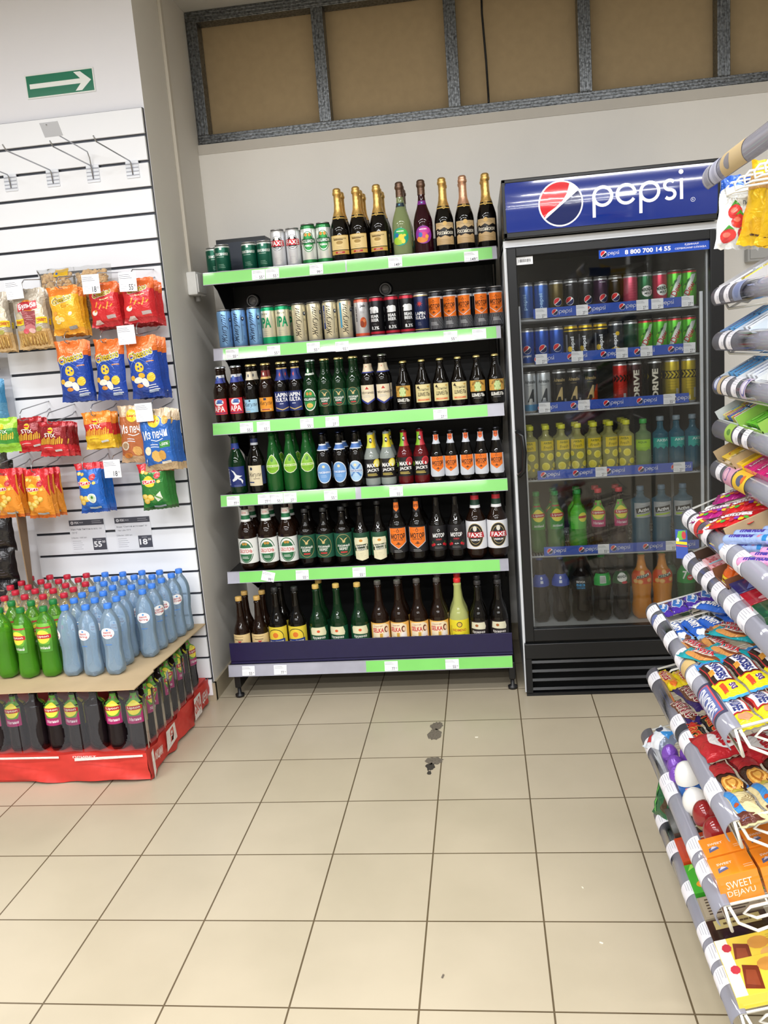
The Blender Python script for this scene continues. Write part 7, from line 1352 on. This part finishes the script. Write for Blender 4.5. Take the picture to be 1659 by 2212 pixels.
for k, y0, y1, col, lab in [('I', -1.1, -.965, '#ccd6e0', 'pale blue tray at the far end of the ninth rack shelf'), ('I', -1.24, -1.105, '#dfe3e8', 'white tray second from the far end of the ninth shelf'), ('J', -1.08, -.965, '#7f9cc8', 'blue tray at the far end of the tenth rack shelf'), ('J', -1.2, -1.085, '#c8d4e2', 'pale tray second from the far end of the tenth shelf'), ('K', -1.15, -.965, '#b8b6b8', 'grey tray on the eleventh rack shelf')]: tray(k, .006, .25, y0, y1, .028, col, lab)
grid('blu', 'J', .05, -1.0, 3, 2, .066, .04, .012); grid('whi', 'J', .05, -1.12, 3, 2, .066, .034, .012); grid('whi', 'K', .05, -1.0, 3, 2, .066, .05, .008); grid('mul', 'K', .05, -1.09, 3, 1, .055, .04, .01)
# top rail with hanging bags
bm = bmesh.new(); g = []
cx, cz, r = .812-RO.x, 1.836, .03
for rr in (r, r-.002):
    g.append([[bm.verts.new((cx+rr*math.cos(math.radians(120+120*j/8)), y-RO.y, cz+rr*math.sin(math.radians(120+120*j/8)))) for y in (-.95, -1.69)] for j in range(9)])
for q in g:
    for a_, b_ in zip(q, q[1:]): bm.faces.new((a_[0], a_[1], b_[1], b_[0])).smooth = True
tr = mk('top_price_rail', bm, RAILM, rack)
bm = bmesh.new()
for y in (-.99, -1.06, -1.13, -1.2, -1.27, -1.4, -1.5):
    for dz in (0,): tube(bm, [(1.125-RO.x, y-RO.y, 1.84), (.84-RO.x, y-RO.y, 1.815), (.825-RO.x, y-.01-RO.y, 1.80), (.826-RO.x, y-.016-RO.y, 1.785), (.84-RO.x, y-.02-RO.y, 1.79), (1.0-RO.x, y-.02-RO.y, 1.80)], .003, 8)
mk('bag_hooks', bm, wwire, rack)['kind'] = 'part'
def top_label(y, w_, col, lab, mark=None):
    bm = bmesh.new(); cx, cz, r = .812, 1.836, .0305
    add_art(bm, R(-w_/2, w_/2, -.5, .5, col) + (mark or []), lambda u, v, e: Vector(((r+e)*math.cos(math.radians(180-110*v)), -u, (r+e)*math.sin(math.radians(180-110*v)))), su=.03, sv=.09)
    o = mk('price_label', bm, PAPER, recalc=False); o.location = (cx, y, cz); tag(o, lab, 'rail insert', 'labels in the candy rack rails')
top_label(-.985, .05, '#b4b4c0', 'grey label at the far end of the topmost rail', R(-.015, .015, -.4, .3, '#9c9cac')); top_label(-1.05, .06, '#c4c6da', 'pale lilac label on the topmost rail', R(-.01, .012, -.5, .5, '#b0b2c8')); top_label(-1.19, .16, '#cdb58a', 'tan insert with grey oval on the topmost rail', El(-.03, 0, .02, .3, '#8c8a92', 16))
bag('straw', 'sweets_bag', 'white sweets bag with strawberries', 'bag', .11, .17, .03, [(.1, '#eef0f2'), (.78, '#e9eef0'), (1, '#2a5fc8')], R(-.055, .055, .048, .075, '#2a5fc8') + El(-.01, .045, .045, .015, '#e9eef0') + El(.03, .05, .018, .017, '#d2283a') + T('Red', .03, .05, .022, .01, '#f4e8e8', .03) + T('Печенье', .02, .022, .04, .009, '#4a5a6a') + [q for cx_, cy_ in [(-.02, .0), (-.008, -.022), (-.03, -.055), (.01, -.05)] for q in (El(cx_, cy_, .018, .016, '#d83a3a', 14) + El(cx_-.004, cy_+.003, .009, .006, '#ee7a6a', 10) + P([(cx_-.012, cy_+.012), (cx_, cy_+.026), (cx_+.014, cy_+.012), (cx_, cy_+.017)], '#4a9a3a'))] + [q for i in range(5) for q in El(.02+.006*i, -.01-.005*(i % 2), .006, .004, '#e8dcc8', 7)])
bag('yelb', 'sweets_bag', 'yellow sweets bag', 'bag', .12, .19, .03, [(1, '#f0c21e')], P([(-.05, .03), (.05, .04), (.05, .07), (-.05, .06)], '#c99a5a') + El(0, -.05, .03, .02, '#e0ac18') + T('КАКАО', 0, -.07, .05, .01, '#5a3a1a', .02))
bag('purb', 'sweets_bag', 'purple sweets bag with white lettering', 'bag', .12, .18, .035, [(.5, '#5a3a9e'), (1, '#8a6ac0')], Tm('Bonibon', .01, .0, .12, .03, '#eae4f4', .05) + [q for i in range(6) for q in El(-.04, -.06+.02*i, .006, .006, '#d8c8f0', 8)] + El(-.03, .06, .02, .014, '#e05a9a'))
for i, (kk, x, y, z, rx, ry, rz, lab) in enumerate([('straw', .862, -.985, 1.745, .0, .1, .1, 'white sweets bag with strawberries hanging furthest back'), ('yelb', .90, -1.06, 1.75, 0, .22, -.9, 'yellow sweets bag hanging nearest the strawberry bag'), ('yelb', .93, -1.1, 1.745, 0, .18, -.8, 'yellow sweets bag, second from the strawberry bag'), ('yelb', .97, -1.13, 1.74, 0, .1, -.5, 'yellow sweets bag, half behind the purple bag'), ('purb', .955, -1.2, 1.752, 0, .06, -.2, 'purple sweets bag hanging at the right picture edge')]):
    o = B[kk].put((x, y, z), 0, lab, 'bags hanging from the top of the candy rack'); o.rotation_euler = (rx, ry, rz)

# small promotional flag clipped to the far end of a rail
bm = bmesh.new(); box(bm, -.0006, .0006, -.016, .016, -.04, .04, 0, 0); colfaces(bm, '#2a50b0')
add_art(bm, P([(-.014, .008), (.012, .016), (.012, .04), (-.008, .036)], '#6aba4a') + El(.007, .026, .006, .011, '#c83a4a', 12) + El(-.01, .012, .004, .006, '#e8e8f0', 10) + R(-.015, .015, .0, .008, '#f0d82a') + R(-.015, .015, -.006, -.003, '#d8484a'), flatmap((-.0006, 0, 0), (0, -1, 0), (0, 0, 1), (-1, 0, 0)), eps=.0004)
o = mk('promotion_flag', bm, GLOSS, recalc=False); o.location = (.722, -.958, .925); o.rotation_euler = (0, -.08, .95)
tag(o, 'small blue, green and yellow flag clipped to the fifth candy rail', 'flag')
